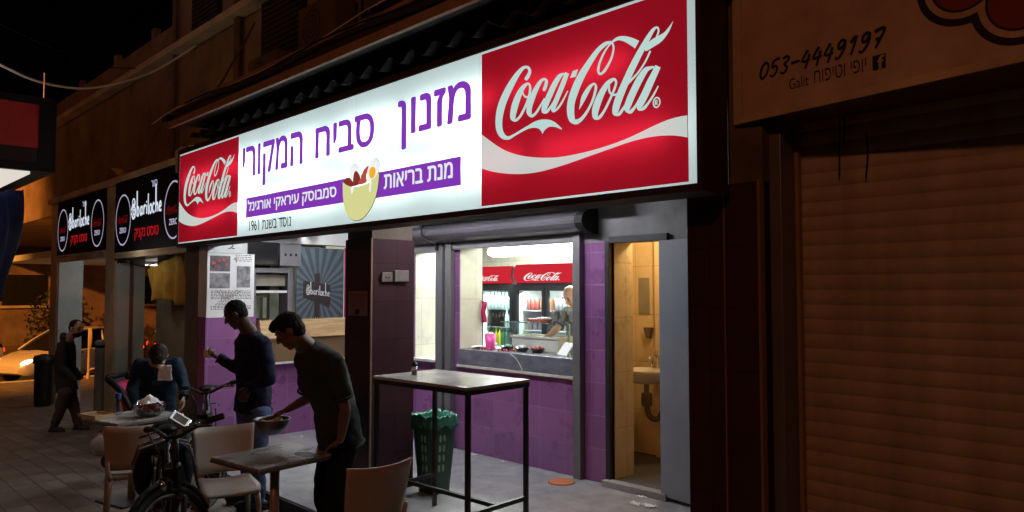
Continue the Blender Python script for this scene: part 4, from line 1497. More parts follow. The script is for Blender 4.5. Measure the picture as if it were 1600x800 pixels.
# serving counter of the toast bar in the side wall
ct = thing('serving_counter', 'pale wooden counter front with reed matting below it in the side wall', 'counter', (-8.4, 4.7, 1.0))
mb = MB()
mb.prism([(-8.40, 1.17), (-8.27, 1.17), (-8.33, 1.385), (-8.40, 1.385)], lambda a, b, h: V(a, h, b), 4.03, 5.34)
mb.build('wooden_front', M['wood_light'], ct, bevel=0.003)
mb = MB()
mb.box(-8.40, -8.30, 4.03, 5.34, 0.885, 1.168)
mb.build('reed_matting', M['reed'], ct)
mb = MB()
mb.box(-8.40, -8.285, 4.03, 5.34, 0.86, 0.884)
mb.build('white_edge', M['frame_white'], ct)
mb = MB()
for k in range(46):
    mb.cone((-8.35, 4.05 + 0.028 * k, 1.386), (-8.35 + rng.uniform(-0.008, 0.008), 4.05 + 0.028 * k, 1.398 + rng.uniform(0, 0.014)), 0.006, 0.003, 5)
mb.build('reed_ends', M['wood_light'], ct)
kc = thing('kiosk_cabinet', 'steel framed kiosk cabinet with dark glass beside the sunburst banner', 'cabinet', (-8.6, 4.2, 1.4))
mb = MB()
mb.box(-9.10, -8.45, 4.00, 4.04, 1.39, 2.02).box(-9.10, -8.45, 4.45, 4.52, 1.39, 2.02).box(-9.10, -8.45, 4.041, 4.449, 1.96, 2.02)
mb.box(-9.10, -9.06, 4.041, 4.449, 1.39, 1.959)
mb.build('steel_frame', M['alu_grey'], kc, bevel=0.003)
mb = MB()
mb.box(-8.50, -8.47, 4.041, 4.449, 1.715, 1.745)
mb.build('white_shelf', M['frame_white'], kc)
mb = MB()
mb.box(-8.60, -8.52, 4.041, 4.449, 1.80, 1.94)
mb.build('inner_hood', M['olive'], kc)
mb = MB()
mb.box(-8.90, -8.80, 4.05, 4.44, 1.40, 1.68)
mb.box(-8.78, -8.70, 4.25, 4.33, 1.40, 1.66)
mb.build('appliance', M['grey_plaster'], kc)
mb = MB()
mb.box(-8.49, -8.486, 4.041, 4.449, 1.39, 1.712)
mb.build('glass_front', M['glass'], kc)
tv = thing('wall_screen', 'switched off flat screen hanging high beside the poster', 'screen', (-8.42, 4.08, 2.15))
mb = MB()
mb.box(-8.46, -8.405, 3.90, 4.30, 2.045, 2.335)
mb.build('screen_case', M['black'], tv, bevel=0.006)
mb = MB()
mb.box(-8.4045, -8.402, 3.92, 4.28, 2.065, 2.315)
mb.build('screen_glass', M['car_glass'], tv)
bx = thing('metal_box', 'grey metal electric box between the screen and the sunburst banner', 'box', (-8.42, 4.45, 2.15))
mb = MB()
mb.box(-8.50, -8.405, 4.315, 4.60, 2.045, 2.325)
mb.build('casing', M['alu_grey'], bx, bevel=0.006)
mb = MB()
for yy in (4.39, 4.46, 4.53):
    mb.box(-8.4045, -8.398, yy - 0.012, yy + 0.012, 2.17, 2.20)
mb.build('switches', M['black'], bx)
mb = MB()
mb.box(-9.3, -9.2, 3.9, 5.34, 0.86, 2.35)
mb.build('inner_wall', M['olive'], bar)

bn = thing('sunburst_banner', 'blue grey sunburst banner with a dark signpost picture and white lettering', 'banner', (-8.42, 4.88, 1.83))
PB = planeX(-8.42)
mb = MB()
mb.box(-8.43, -8.42, 4.545, 5.225, 1.39, 2.285)
mb.build('cloth', mat('banner_blue', (0.042, 0.058, 0.068), 0.6, var=0.1), bn)
mb = MB()
cx, cz = 4.86, 1.74
k = 0
for i in range(26):
    a0 = 2 * PI * i / 26
    a1 = a0 + PI / 26
    poly = [(cx, cz)]
    for a in (a0, (a0 + a1) / 2, a1):
        r = 9
        for (n_, lim) in (((math.cos(a)), (5.22 - cx) if math.cos(a) > 0 else (cx - 4.55)), ((math.sin(a)), (2.28 - cz) if math.sin(a) > 0 else (cz - 1.395))):
            if abs(n_) > 1e-6:
                r = min(r, lim / abs(n_))
        poly.append((cx + r * math.cos(a), cz + r * math.sin(a)))
    mb.sheet(poly, PB, 0.001)
mb.build('rays', mat('banner_ray', (0.085, 0.115, 0.128), 0.6, var=0.1), bn)
mb = MB()
mb.sheet([(4.80, 1.392), (4.875, 1.392), (4.875, 1.96), (4.86, 1.975), (4.80, 1.955)], PB, 0.002)
mb.sheet([(4.64, 1.865), (4.70, 1.862), (5.03, 1.815), (5.02, 1.76), (5.045, 1.74), (5.02, 1.70), (5.03, 1.60), (5.015, 1.515), (4.92, 1.56), (4.64, 1.655)], PB, 0.003)
sp = mb.build('signpost_picture', mat('signpost_ink', (0.022, 0.016, 0.013), 0.6), bn)
bariloche(PB, sp, mat('banner_white', (0.62, 0.63, 0.62), 0.6), 4.745, 1.700, 0.128, 0.155, 0.004, 0.0085, -0.12)
mb = MB()
mb.box(-8.425, -8.40, 5.235, 5.26, 1.39, 2.30)
mb.build('edge_pole', M['cloth_pink'], bn)
lamp('kiosk_light', 'AREA', (-8.1, 4.55, 2.68), 1.2, (0.92, 0.97, 1.0), 0.5, (-8.45, 4.7, 1.4), 0.2)

# small things under the porch ceiling
t = thing('security_camera', 'small white security camera under the porch ceiling', 'camera', (-8.1, 4.6, 2.5))
mb = MB()
mb.cone((-8.34, 4.72, 2.52), (-8.22, 4.66, 2.47), 0.045)
mb.build('body', M['frame_white'], t)
mb = MB()
mb.tube([V(-8.36, 4.80, 2.62), V(-8.34, 4.76, 2.58), V(-8.32, 4.72, 2.54)], 0.012, 6)
mb.tube([V(-8.33, 4.9, 2.63), V(-8.33, 4.86, 2.52), V(-8.34, 4.78, 2.44)], 0.008, 6)
mb.build('mount', M['black'], t)
t = thing('duct_box', 'long dark ceiling box above the toast bar counter', 'box', (-8.2, 4.2, 2.5))
mb = MB()
mb.box(-8.39, -8.25, 3.84, 4.55, 2.40, 2.47)
mb.build('casing', M['black'], t, bevel=0.005)

# ------------------------------------------------------------------ canopy of the stall on the left
cn = thing('street_stall_canopy', 'red stall canopy with dark frame and lit white underside at the left edge', 'canopy', (-9.4, 1.3, 3.2))
cp = at(86, 270, 8.0)
c0 = V(cp.x, cp.y, cp.z)
mb = MB()
mb.box(c0.x - 0.05, c0.x, c0.y - 4.0, c0.y, c0.z, c0.z + 0.09).box(c0.x - 0.05, c0.x, c0.y - 4.0, c0.y, c0.z + 0.72, c0.z + 0.80)
mb.box(c0.x - 0.05, c0.x, c0.y - 0.16, c0.y, c0.z + 0.091, c0.z + 0.719)
mb.box(c0.x - 3.0, c0.x - 0.051, c0.y - 0.06, c0.y, c0.z, c0.z + 0.80)
mb.build('frame', M['black'], cn)
mb = MB()
mb.box(c0.x - 0.045, c0.x - 0.015, c0.y - 4.0, c0.y - 0.161, c0.z + 0.25, c0.z + 0.719)
mb.build('red_board', M['canopy_red'], cn)
mb = MB()
mb.box(c0.x - 0.045, c0.x - 0.012, c0.y - 4.0, c0.y - 0.161, c0.z + 0.091, c0.z + 0.249)
mb.build('lower_board', M['roof_dark'], cn)
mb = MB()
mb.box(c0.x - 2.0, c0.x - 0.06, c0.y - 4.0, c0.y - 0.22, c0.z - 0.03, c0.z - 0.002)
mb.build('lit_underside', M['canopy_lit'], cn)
mb = MB()
mb.cone((c0.x - 0.12, c0.y - 0.10, c0.z + 0.80), (c0.x - 0.12, c0.y - 0.10, c0.z + 1.10), 0.01)
mb.build('rod', M['steel'], cn)
cl = MB()


def tarp(s, t):
    p0 = at(36 - 40 * s, 296 + 3 * s, 8.3 - 0.5 * s)
    p1 = at(4 - 22 * s, 470 + 20 * s, 8.3 - 0.5 * s)
    p = p0.lerp(p1, t)
    return p + FH * (0.05 * math.sin(9 * s + 2 * t)) + RT * (0.05 * math.sin(5 * t))


cl.grid(tarp, 16, 16)
tag(cl.build('tarpaulin', M['cloth_blue'], smooth=True, solid=0.01), 'dark blue tarpaulin gathered under the stall canopy at the left edge', 'tarpaulin')

# ------------------------------------------------------------------ across the far street
fb2 = thing('far_building', 'orange lit rendered building across the far street with a dark window', 'building', (-34, 4, 0))
mb = MB()
mb.box(-44, -34.0, -14.0, 40, -2.0, 7.5)
mb.build('wall', M['dirty_plaster'], fb2)
for y0, z0 in ((1.4, 1.15), (6.0, 1.15), (11.0, 1.15), (16, 1.15)):
    mb = MB()
    mb.box(-34.02, -33.96, y0, y0 + 1.5, z0, z0 + 1.2)
    w_ = mb.build('window', M['black'], fb2)
    mb = MB()
    mb.box(-33.96, -33.88, y0 - 0.1, y0 + 1.6, z0 - 0.1, z0 - 0.002)
    mb.build('sill', M['cream_plaster'], w_)
mb = MB()
mb.box(-33.99, -33.90, -13.9, 39, -1.6, -0.4)
mb.build('plinth', M['brown_plaster'], fb2)


def bush(c, r, h, n, label):
    t = thing('shrub', label, 'shrub', tuple(c))
    mb = MB()
    for k in range(6):
        a = rng.uniform(0, 2 * PI)
        mb.tube([Vector(c), Vector(c) + V(0.3 * r * math.cos(a), 0.3 * r * math.sin(a), h * 0.5), Vector(c) + V(0.7 * r * math.cos(a), 0.7 * r * math.sin(a), h * 0.85)], [0.05, 0.03, 0.01], 5)
    mb.build('stems', M['roof_dark'], t)
    mb = MB()
    for k in range(n):
        a, q = rng.uniform(0, 2 * PI), rng.random() ** 0.5 * r
        zz = h * (0.25 + 0.8 * rng.random() * (1 - 0.4 * q / r))
        p = Vector(c) + V(q * math.cos(a), q * math.sin(a), zz)
        d = V(rng.gauss(0, 1), rng.gauss(0, 1), rng.gauss(0, 1)).normalized() * 0.11
        e = d.cross(V(rng.gauss(0, 1), rng.gauss(0, 1), rng.gauss(0, 1))).normalized() * 0.045
        mb.add([p - d, p + e, p + d, p - e], [(0, 1, 2, 3)])
    mb.build('leaves', M['leaf'], t)


M['leaf'] = mat('leaf', (0.025, 0.032, 0.015), 0.6, var=0.4, scale=8)
bush((-31.5, 7.4, -1.2), 1.1, 3.2, 900, 'tall loose shrub in front of the far orange building')


def make_car(name, label, loc, rot, paint, lights=True):
    """local +x is the front; wheels on z = 0"""
    t = thing(name, label, 'car', loc, rot)
    L, W = 4.15, 0.87
    st = [(-2.05, 0.42, 0.80, 0.70), (-1.98, 0.28, 0.98, 0.80), (-1.5, 0.22, 1.00, 0.86), (-0.6, 0.20, 0.97, 0.87), (0.3, 0.20, 0.95, 0.87), (0.9, 0.20, 0.93, 0.87), (1.4, 0.22, 0.84, 0.84), (1.75, 0.24, 0.74, 0.78), (1.98, 0.28, 0.64, 0.66), (2.08, 0.34, 0.54, 0.52)]
    mb = MB()
    prof = []
    for x, zb, zt, w in st:
        prof.append([V(x, -w * 0.92, zb), V(x, -w, zb + 0.12), V(x, -w * 1.0, (zb + zt) / 2 + 0.05), V(x, -w * 0.96, zt - 0.06), V(x, -w * 0.80, zt),
                     V(x, 0, zt + 0.025), V(x, w * 0.80, zt), V(x, w * 0.96, zt - 0.06), V(x, w, (zb + zt) / 2 + 0.05), V(x, w, zb + 0.12), V(x, w * 0.92, zb)])
    n = len(prof[0])
    vs_ = [p for r in prof for p in r]
    fs_ = []
    for i in range(len(prof) - 1):
        for k in range(n):
            fs_.append((i * n + k, i * n + (k + 1) % n, (i + 1) * n + (k + 1) % n, (i + 1) * n + k))
    fs_ += [tuple(range(n)), tuple(range((len(prof) - 1) * n, len(prof) * n))]
    mb.add(vs_, fs_)
    body = mb.build('body', paint, t, smooth=True, w=False, bevel=0.02)
    gh = [(-1.95, 0.98, 0.72), (-1.75, 1.28, 0.64), (-1.3, 1.44, 0.60), (-0.4, 1.48, 0.60), (0.25, 1.44, 0.59), (0.7, 1.20, 0.64), (1.15, 0.90, 0.72)]
    mb = MB()
    vs_ = []
    for x, z, w in gh:
        vs_ += [V(x, -0.80 + 0.02 * 0, 0.90), V(x, -w, z), V(x, w, z), V(x, 0.80, 0.90)]
    fs_ = []
    for i in range(len(gh) - 1):
        for k in range(3):
            fs_.append((i * 4 + k, i * 4 + k + 1, (i + 1) * 4 + k + 1, (i + 1) * 4 + k))
    fs_ += [(0, 1, 2, 3), tuple((len(gh) - 1) * 4 + k for k in range(4))]
    mb.add(vs_, fs_)
    mb.build('window_glass', M['car_glass'], t, w=False)
    mb = MB()
    for s in (-1, 1):
        mb.tube([V(1.15, s * 0.735, 0.91), V(0.7, s * 0.655, 1.215), V(0.25, s * 0.605, 1.455), V(-0.4, s * 0.615, 1.495), V(-1.3, s * 0.615, 1.455), V(-1.75, s * 0.655, 1.29), V(-1.95, s * 0.735, 0.99)], 0.028, 6)
        mb.tube([V(-0.45, s * 0.80, 0.92), V(-0.5, s * 0.62, 1.46)], 0.03, 6)
    mb.grid(lambda a, b: V(-1.3 + 1.55 * a, -0.60 + 1.2 * b, 1.475 + 0.04 * math.sin(PI * a) * math.sin(PI * b)), 8, 8)
    mb.build('roof', paint, t, w=False, smooth=True)
    for x in (-1.28, 1.30):
        for s in (-1, 1):
            wb_ = MB()
            wb_.cone((x, s * 0.70, 0.31), (x, s * 0.885, 0.31), 0.315, n=26)
            wh = wb_.build('wheel', M['tyre'], t, w=False, bevel=0.03)
            wb_ = MB()
            wb_.cone((x, s * 0.86, 0.31), (x, s * 0.893, 0.31), 0.20, 0.19, n=20)
            wb_.build('rim', M['alu_grey'], wh, w=False)
            wb_ = MB()
            for k in range(5):
                a = 2 * PI * k / 5
                wb_.cone((x, s * 0.897, 0.31), (x + 0.17 * math.cos(a), s * 0.90, 0.31 + 0.17 * math.sin(a)), 0.03, 0.02, 6)
            wb_.build('spokes', M['steel'], wh, w=False)
            ar = MB()
            ar.tube([V(x + 0.36 * math.cos(a), s * 0.865, 0.31 + 0.36 * math.sin(a)) for a in [PI * k / 12 for k in range(13)]], 0.035, 6)
            ar.build('wheel_arch', M['black'], t, w=False)
    for s in (-1, 1):
        hb = MB()
        hb.ball((1.86, s * 0.585, 0.64), V(0.17, s * -0.06, -0.03), V(0.05, s * 0.10, 0), V(-0.03, 0, 0.075))
        hb.build('headlight', M['headlight'] if lights else M['glass'], t, w=False, smooth=True)
        tl = MB()
        tl.ball((-2.0, s * 0.66, 0.80), V(0.06, 0, 0), V(0, 0.12, 0), V(0, 0, 0.10))
        tl.build('tail_light', M['taillight'], t, w=False, smooth=True)
        mi = MB()
        mi.ball((0.75, s * 0.93, 0.98), V(0.06, 0, 0), V(0, 0.11, 0), V(0, 0, 0.07))
        mi.build('wing_mirror', paint, t, w=False, smooth=True)
    mb = MB()
    mb.box(2.02, 2.075, -0.36, 0.36, 0.44, 0.54)
    mb.box(1.93, 2.03, -0.55, 0.55, 0.30, 0.40)
    mb.build('grille', M['black'], t, w=False)
    mb = MB()
    mb.box(0.35, 0.50, -0.885, -0.87, 0.80, 0.83).box(0.35, 0.50, 0.87, 0.885, 0.80, 0.83).box(-0.65, -0.5, 0.87, 0.885, 0.82, 0.85)
    mb.build('door_handles', M['black'], t, w=False)
    return t


make_car('parked_car', 'white hatchback with lit headlight across the far street', (-25.6, 6.35, zg(-25.6) - 0.13), rad(-64), M['car_white'])
make_car('parked_car', 'pale car partly cut by the left edge behind the white hatchback', (-29.8, 3.2, zg(-29) - 0.13), rad(-75), M['car_white'], False)
make_car('parked_car', 'dark car showing red tail lights beyond the arcade', (-27.2, 11.3, zg(-27) - 0.13), rad(82), M['car_dark'], False)

# street furniture by the kerb
t = thing('round_road_sign', 'round road sign on a pole by the kerb, seen almost edge on', 'road sign', tuple(at(138, 595, 20.5)))
p = at(138, 600, 20.0)
mb = MB()
mb.cone((p.x, p.y, zg(p.x)), (p.x, p.y, 0.72), 0.035)
mb.build('pole', M['cream_plaster'], t)
mb = MB()
dn = (FH * 0.55 + RT * 0.83).normalized()
c = V(p.x, p.y, 0.42) + RT * 0.03
mb.cone(c - dn * 0.015, c + dn * 0.015, 0.30, n=32)
mb.build('disc', M['cream_plaster'], t)
mb = MB()
mb.tube([c + V(0, 0, -1.05) + RT * (0.10 + 0.18 * math.cos(a)) + V(0, 0, 0.25 * math.sin(a)) for a in [2 * PI * k / 16 for k in range(16)]], 0.025, 6, True)
mb.build('hoop', M['cream_plaster'], t)
p = at(153, 668, 10.8)
t = thing('bollard', 'slim pale grey bollard next to the arcade pier', 'bollard', (p.x, p.y, zg(p.x)))
mb = MB()
mb.lathe((p.x, p.y, zg(p.x)), [(0.065, 0), (0.065, 1.12), (0.06, 1.14), (0.06, 1.18), (0.07, 1.19), (0.07, 1.23), (0.03, 1.26)], 18)
mb.build('post', M['grey_plaster'], t)
mb = MB()
mb.lathe((p.x, p.y, zg(p.x) + 1.14), [(0.062, 0), (0.066, 0.01), (0.066, 0.03), (0.062, 0.04)], 18)
mb.build('collar', M['black'], t)
p = at(66, 641, 13.6)
t = thing('litter_bin', 'dark street litter bin at the kerb behind the walking man', 'bin', (p.x, p.y, zg(p.x)))
mb = MB()
mb.lathe((p.x, p.y, zg(p.x)), [(0.13, 0.0), (0.14, 0.06), (0.15, 0.78), (0.17, 0.80), (0.17, 0.86)], 20)
mb.build('body', M['black'], t, smooth=False)
mb = MB()
mb.lathe((p.x, p.y, zg(p.x) + 0.861), [(0.175, 0.0), (0.15, 0.07), (0.04, 0.10)], 20)
mb.build('lid', M['dark_metal'], t)


# ------------------------------------------------------------------ inside the kitchen
tl = thing('fluorescent_fitting', 'long bright fluorescent fitting inside the serving window', 'lamp', (-6.1, 6.5, 2.36))
mb = MB()
mb.tube([V(-6.98, 6.5, 2.245), V(-6.90, 6.5, 2.23), V(-5.45, 6.5, 2.23), V(-5.37, 6.5, 2.245)], [0.04, 0.058, 0.058, 0.04], 14)
mb.build('diffuser', M['tube'], tl, smooth=True)
mb = MB()
mb.box(-7.0, -5.35, 6.46, 6.54, 2.292, 2.325)
mb.tube([V(-6.2, 6.5, 2.32), V(-6.2, 6.5, 2.70)], 0.01, 6)
mb.tube([V(-5.6, 6.5, 2.32), V(-5.6, 6.5, 2.70)], 0.01, 6)
mb.build('housing', M['frame_white'], tl)
mb = MB()
mb.tube([V(-7.0, 6.5, 2.38), V(-7.1, 6.48, 2.30), V(-7.2, 6.5, 2.31), V(-7.25, 6.55, 2.38), V(-7.25, 6.6, 2.7)], 0.012, 6)
mb.build('lead', M['black'], tl)
lamp('kitchen_light', 'AREA', (-6.3, 6.9, 2.62), 330, (0.88, 1.0, 0.92), 2.2, (-6.3, 6.9, 0), 0.5)


def fridge(label, x0, x1, y, doors, dx):
    """front plane at y, facing the street"""
    t = thing('drinks_fridge', label, 'fridge', ((x0 + x1) / 2, y + 0.35, 0.02), 0)
    H = 2.08
    mb = MB()
    mb.box(x0, x0 + 0.04, y + 0.03, y + 0.70, 0.02, H).box(x1 - 0.04, x1, y + 0.03, y + 0.70, 0.02, H)
    mb.box(x0 + 0.041, x1 - 0.041, y + 0.03, y + 0.70, 0.02, 0.30).box(x0 + 0.041, x1 - 0.041, y + 0.03, y + 0.70, 1.80, H)
    mb.build('carcass', M['dark_metal'], t)
    mb = MB()
    mb.box(x0 + 0.041, x1 - 0.041, y + 0.64, y + 0.69, 0.301, 1.799)
    mb.box(x0 + 0.0405, x0 + 0.05, y + 0.035, y + 0.639, 0.301, 1.799).box(x1 - 0.05, x1 - 0.0405, y + 0.035, y + 0.639, 0.301, 1.799)
    mb.build('inner_lining', M['fridge_white'], t)
    mb = MB()
    mb.grid(lambda s, q: V(x0 + 0.005 + (x1 - x0 - 0.01) * s, y - 0.06 * math.sin(PI * q) ** 0.6 - 0.01 + 0.035 * (2 * s - 1) ** 8, 1.845 + 0.245 * q), 16, 9)
    hd = mb.build('header', M['fridge_red'], t, smooth=True)
    wordmark(planeY(y - 0.078), hd, M['fridge_mark'], x0 + dx, 1.775 if dx > 0.1 else 1.80, 0.70 * (x1 - x0) if doors > 1 else 0.74 * (x1 - x0), 0.37 if doors > 1 else 0.30, 0.002, True)
    mb = MB()
    w = (x1 - x0) / doors
    for k in range(doors):
        a, b = x0 + k * w + 0.005, x0 + (k + 1) * w - 0.005
        mb.box(a, a + 0.05, y - 0.02, y + 0.028, 0.15, 1.83).box(b - 0.05, b, y - 0.02, y + 0.028, 0.15, 1.83)
        mb.box(a + 0.051, b - 0.051, y - 0.02, y + 0.028, 1.74, 1.83).box(a + 0.051, b - 0.051, y - 0.02, y + 0.028, 0.15, 0.28)
    mb.build('door_frames', M['black'], t, bevel=0.004)
    mb = MB()
    for k in range(doors):
        a, b = x0 + k * w + 0.056, x0 + (k + 1) * w - 0.056
        mb.box(a, b, y + 0.0, y + 0.006, 0.28, 1.74)
    mb.build('door_glass', M['glass'], t)
    for zz in (1.48, 1.22, 0.96, 0.70):
        mb = MB()
        mb.box(x0 + 0.045, x1 - 0.045, y + 0.10, y + 0.62, zz - 0.012, zz)
        mb.build('shelf', M['frame_white'], t)
    lamp('fridge_light', 'AREA', ((x0 + x1) / 2, y + 0.06, 1.70), 7.0 * doors, (0.88, 1.0, 0.97), 0.5 * doors, ((x0 + x1) / 2, y + 0.5, 0.9), 0.05)
    mb = MB()
    mb.box(x1 - 0.085, x1 - 0.055, y + 0.06, y + 0.09, 0.34, 1.72)
    mb.build('light_strip', emit('fridge_strip_' + str(doors), (0.85, 1.0, 0.98), 60.0), t)
    return t


fridge('narrow drinks fridge with red header, left of the two in the kitchen', -8.06, -7.36, 7.30, 1, 0.02)
fridge('wide two door drinks fridge with red header, right of the two in the kitchen', -7.02, -5.90, 7.0, 2, 0.18)

BPROF = [(0.030, 0), (0.033, 0.01), (0.033, 0.13), (0.026, 0.17), (0.012, 0.205), (0.012, 0.235), (0.0135, 0.236), (0.0135, 0.255)]


def bottle(x, y, z, m_, label, group, s=1.0):
    mb = MB()
    mb.lathe((x, y, z), [(r * s, h * s) for r, h in BPROF], 12)
    o = mb.build('bottle', m_, smooth=True)
    return tag(o, label, 'bottle', group)


for k in range(8):
    xx = -7.97 + 0.073 * k
    bottle(xx, 7.42, 1.481, M['bottle_clear'], 'clear bottle on the upper shelf of the narrow fridge', 'clear bottles in the narrow fridge', 0.95)
    bottle(xx, 7.42, 1.221, M['bottle_cola'] if k < 5 else M['bottle_clear'], 'dark bottle on the second shelf of the narrow fridge' if k < 5 else 'clear bottle at the right end of the second shelf of the narrow fridge', 'dark bottles in the narrow fridge' if k < 5 else 'clear bottles ending the second shelf', 0.95)
    if k in (2, 3):
        bottle(xx, 7.42, 0.961, M['bottle_yellow'], 'yellow bottle on the third shelf of the narrow fridge', 'yellow bottles in the narrow fridge', 0.95)
    else:
        bottle(xx, 7.42, 0.961, M['bottle_green'], 'green bottle on the third shelf of the narrow fridge', 'green bottles in the narrow fridge', 0.95)
M['carton_brown'] = mat('carton_brown', (0.28, 0.12, 0.05), 0.7)
M['can_grey'] = mat('can_grey', (0.33, 0.33, 0.34), 0.35, metal=0.5)
M['can_red'] = mat('can_red', (0.35, 0.08, 0.06), 0.4)


def can(x, y, z, m_, label, group):
    mb = MB()
    mb.lathe((x, y, z), [(0.026, 0), (0.032, 0.008), (0.032, 0.145), (0.027, 0.158)], 12)
    return tag(mb.build('drink_can', m_, smooth=True), label, 'can', group)


for k in range(4):
    for sec, xx in ((0, -6.86 + 0.09 * k), (1, -6.34 + 0.085 * k)):
        can(xx, 7.14, 1.221, M['can_grey'], 'grey can on the second shelf of the wide fridge', 'grey cans in the wide fridge')
        if k < 3:
            can(xx + 0.05, 7.14, 0.961, M['can_red'], 'reddish can on the third shelf of the wide fridge', 'reddish cans in the wide fridge')
for k in range(3):
    for z_, nm in ((1.481, 'top'), (0.701, 'bottom')):
        can(-6.90 + 0.075 * k if nm == 'top' else -6.85 + 0.085 * k, 7.16, z_, M['can_red'] if nm == 'top' else M['can_grey'], 'drink can on the %s shelf behind the left door of the wide fridge' % nm, 'cans on the %s shelf of the wide fridge' % nm)
        can(-6.40 + 0.07 * k if nm == 'top' else -6.33 + 0.085 * k, 7.16, z_, M['can_grey'], 'grey can on the %s shelf behind the right door of the wide fridge' % nm, 'grey cans on the %s shelf, right door' % nm)
for xx, w in ((-6.66, 0.17), (-6.18, 0.16)):
    mb = MB()
    mb.box(xx, xx + w, 7.12, 7.35, 1.481, 1.62)
    mb.box(xx + 0.004, xx + w - 0.004, 7.124, 7.346, 1.62, 1.635)
    tag(mb.build('carton', M['carton_brown'], bevel=0.004), 'brown carton on the top shelf of the wide fridge, ' + ('left door' if w > 0.165 else 'right door'), 'carton', 'cartons in the wide fridge')

# counter with glass display
cn2 = thing('kitchen_counter', 'stainless serving counter behind the dark marble sill', 'counter', (-5.4, 5.95, 0.02))
mb = MB()
mb.box(-6.22, -4.96, 5.67, 6.25, 0.02, 1.06)
mb.build('base', M['fridge_white'], cn2)
mb = MB()
mb.box(-6.23, -4.955, 5.655, 6.27, 1.062, 1.10)
mb.build('top', M['steel'], cn2, bevel=0.004)
gd = thing('glass_display', 'glass display case standing on the serving counter', 'display case', (-5.2, 5.9, 1.10))
mb = MB()
mb.box(-5.95, -4.97, 5.72, 6.16, 1.395, 1.403)
mb.box(-5.955, -5.949, 5.72, 6.16, 1.102, 1.394)
mb.build('glass_panes', M['glass'], gd)
mb = MB()
mb.box(-5.955, -4.97, 5.712, 5.719, 1.393, 1.405)
mb.box(-4.99, -4.97, 5.74, 5.76, 1.102, 1.393).box(-4.99, -4.97, 6.13, 6.15, 1.102, 1.393)
mb.build('edge_trim', M['steel'], gd)


def open_tub(name, label, cat, x0, x1, y0, y1, z0, z1, m_, fill=None):
    t = thing(name, label, cat, ((x0 + x1) / 2, (y0 + y1) / 2, z0))
    mb = MB()
    a = 0.012
    mb.box(x0, x1, y0, y1, z0, z0 + a)
    mb.box(x0, x1, y0, y0 + a, z0 + a, z1).box(x0, x1, y1 - a, y1, z0 + a, z1).box(x0, x0 + a, y0 + a, y1 - a, z0 + a, z1).box(x1 - a, x1, y0 + a, y1 - a, z0 + a, z1)
    mb.build('walls', m_, t)
    mb = MB()
    mb.box(x0 - 0.012, x1 + 0.012, y0 - 0.012, y0 - 0.0005, z1 - 0.02, z1)
    mb.box(x0 - 0.012, x1 + 0.012, y1 + 0.0005, y1 + 0.012, z1 - 0.02, z1)
    mb.build('rim', m_, t)
    if fill:
        mb = MB()
        for k in range(7):
            c = V(rng.uniform(x0 + 0.08, x1 - 0.08), rng.uniform(y0 + 0.06, y1 - 0.06), z1 - 0.06 + 0.02 * rng.random())
            an = rng.uniform(0, 3)
            mb.ball(c, V(0.09 * math.cos(an), 0.09 * math.sin(an), 0.01), V(-0.07 * math.sin(an), 0.07 * math.cos(an), 0.02), V(0, -0.004, 0.014))
        mb.build('contents', fill, t, smooth=True)
    return t


open_tub('food_tub', 'pale plastic tub of flat bread inside the glass display', 'tub', -5.80, -5.12, 5.74, 6.05, 1.102, 1.255, M['tub_plastic'], M['pitta'])
pc = thing('pink_cup', 'bright pink tumbler at the corner of the glass display', 'cup', (-5.92, 5.52, 1.10))
mb = MB()
mb.lathe((-6.0, 5.60, 1.101), [(0.050, 0), (0.066, 0.165), (0.060, 0.165), (0.046, 0.01)], 24, caps=False)
mb.lathe((-6.0, 5.60, 1.101), [(0.050, 0), (0.046, 0.01)], 24)
mb.build('cup_body', M['pink_plastic'], pc, smooth=True)
mb = MB()
for k in range(5):
    mb.ball(V(-6.0 + 0.02 * math.cos(k * 1.3), 5.60 + 0.02 * math.sin(k * 1.3), 1.262), V(0.022, 0, 0.008), V(0, 0.022, 0), V(-0.006, 0, 0.018), 8, 6)
mb.build('napkin', M['paper'], pc, smooth=True)


def menu_card(x, y, w, h, label, lean, lines):
    t = thing('price_card', label, 'card', (x, y, 1.10), 0, 'white cards on the serving counter')
    MM = Matrix.Translation((x, y, 1.101)) @ Matrix.Rotation(rad(-22), 4, 'Z') @ Matrix.Rotation(rad(-lean), 4, 'X')
    mb = MB(MM)
    mb.box(-w / 2, w / 2, -0.003, 0.003, 0, h)
    mb.build('card', M['paper'], t)
    if lines:
        mb = MB(MM)
        for k in range(lines):
            pl_ = lambda a, b, hh: V(a, -0.004 - hh, b)
            ribbon(mb, [(-w * 0.2, h * 0.6 - 0.06 * k), (-w * 0.12, h * 0.66 - 0.06 * k), (-w * 0.1, h * 0.55 - 0.06 * k), (w * 0.05, h * 0.64 - 0.06 * k), (w * 0.2, h * 0.60 - 0.06 * k)], 0.007, pl_, 0.0005 + 0.0004 * k)
        mb.build('handwriting', M['ink_red'], t)
    return t


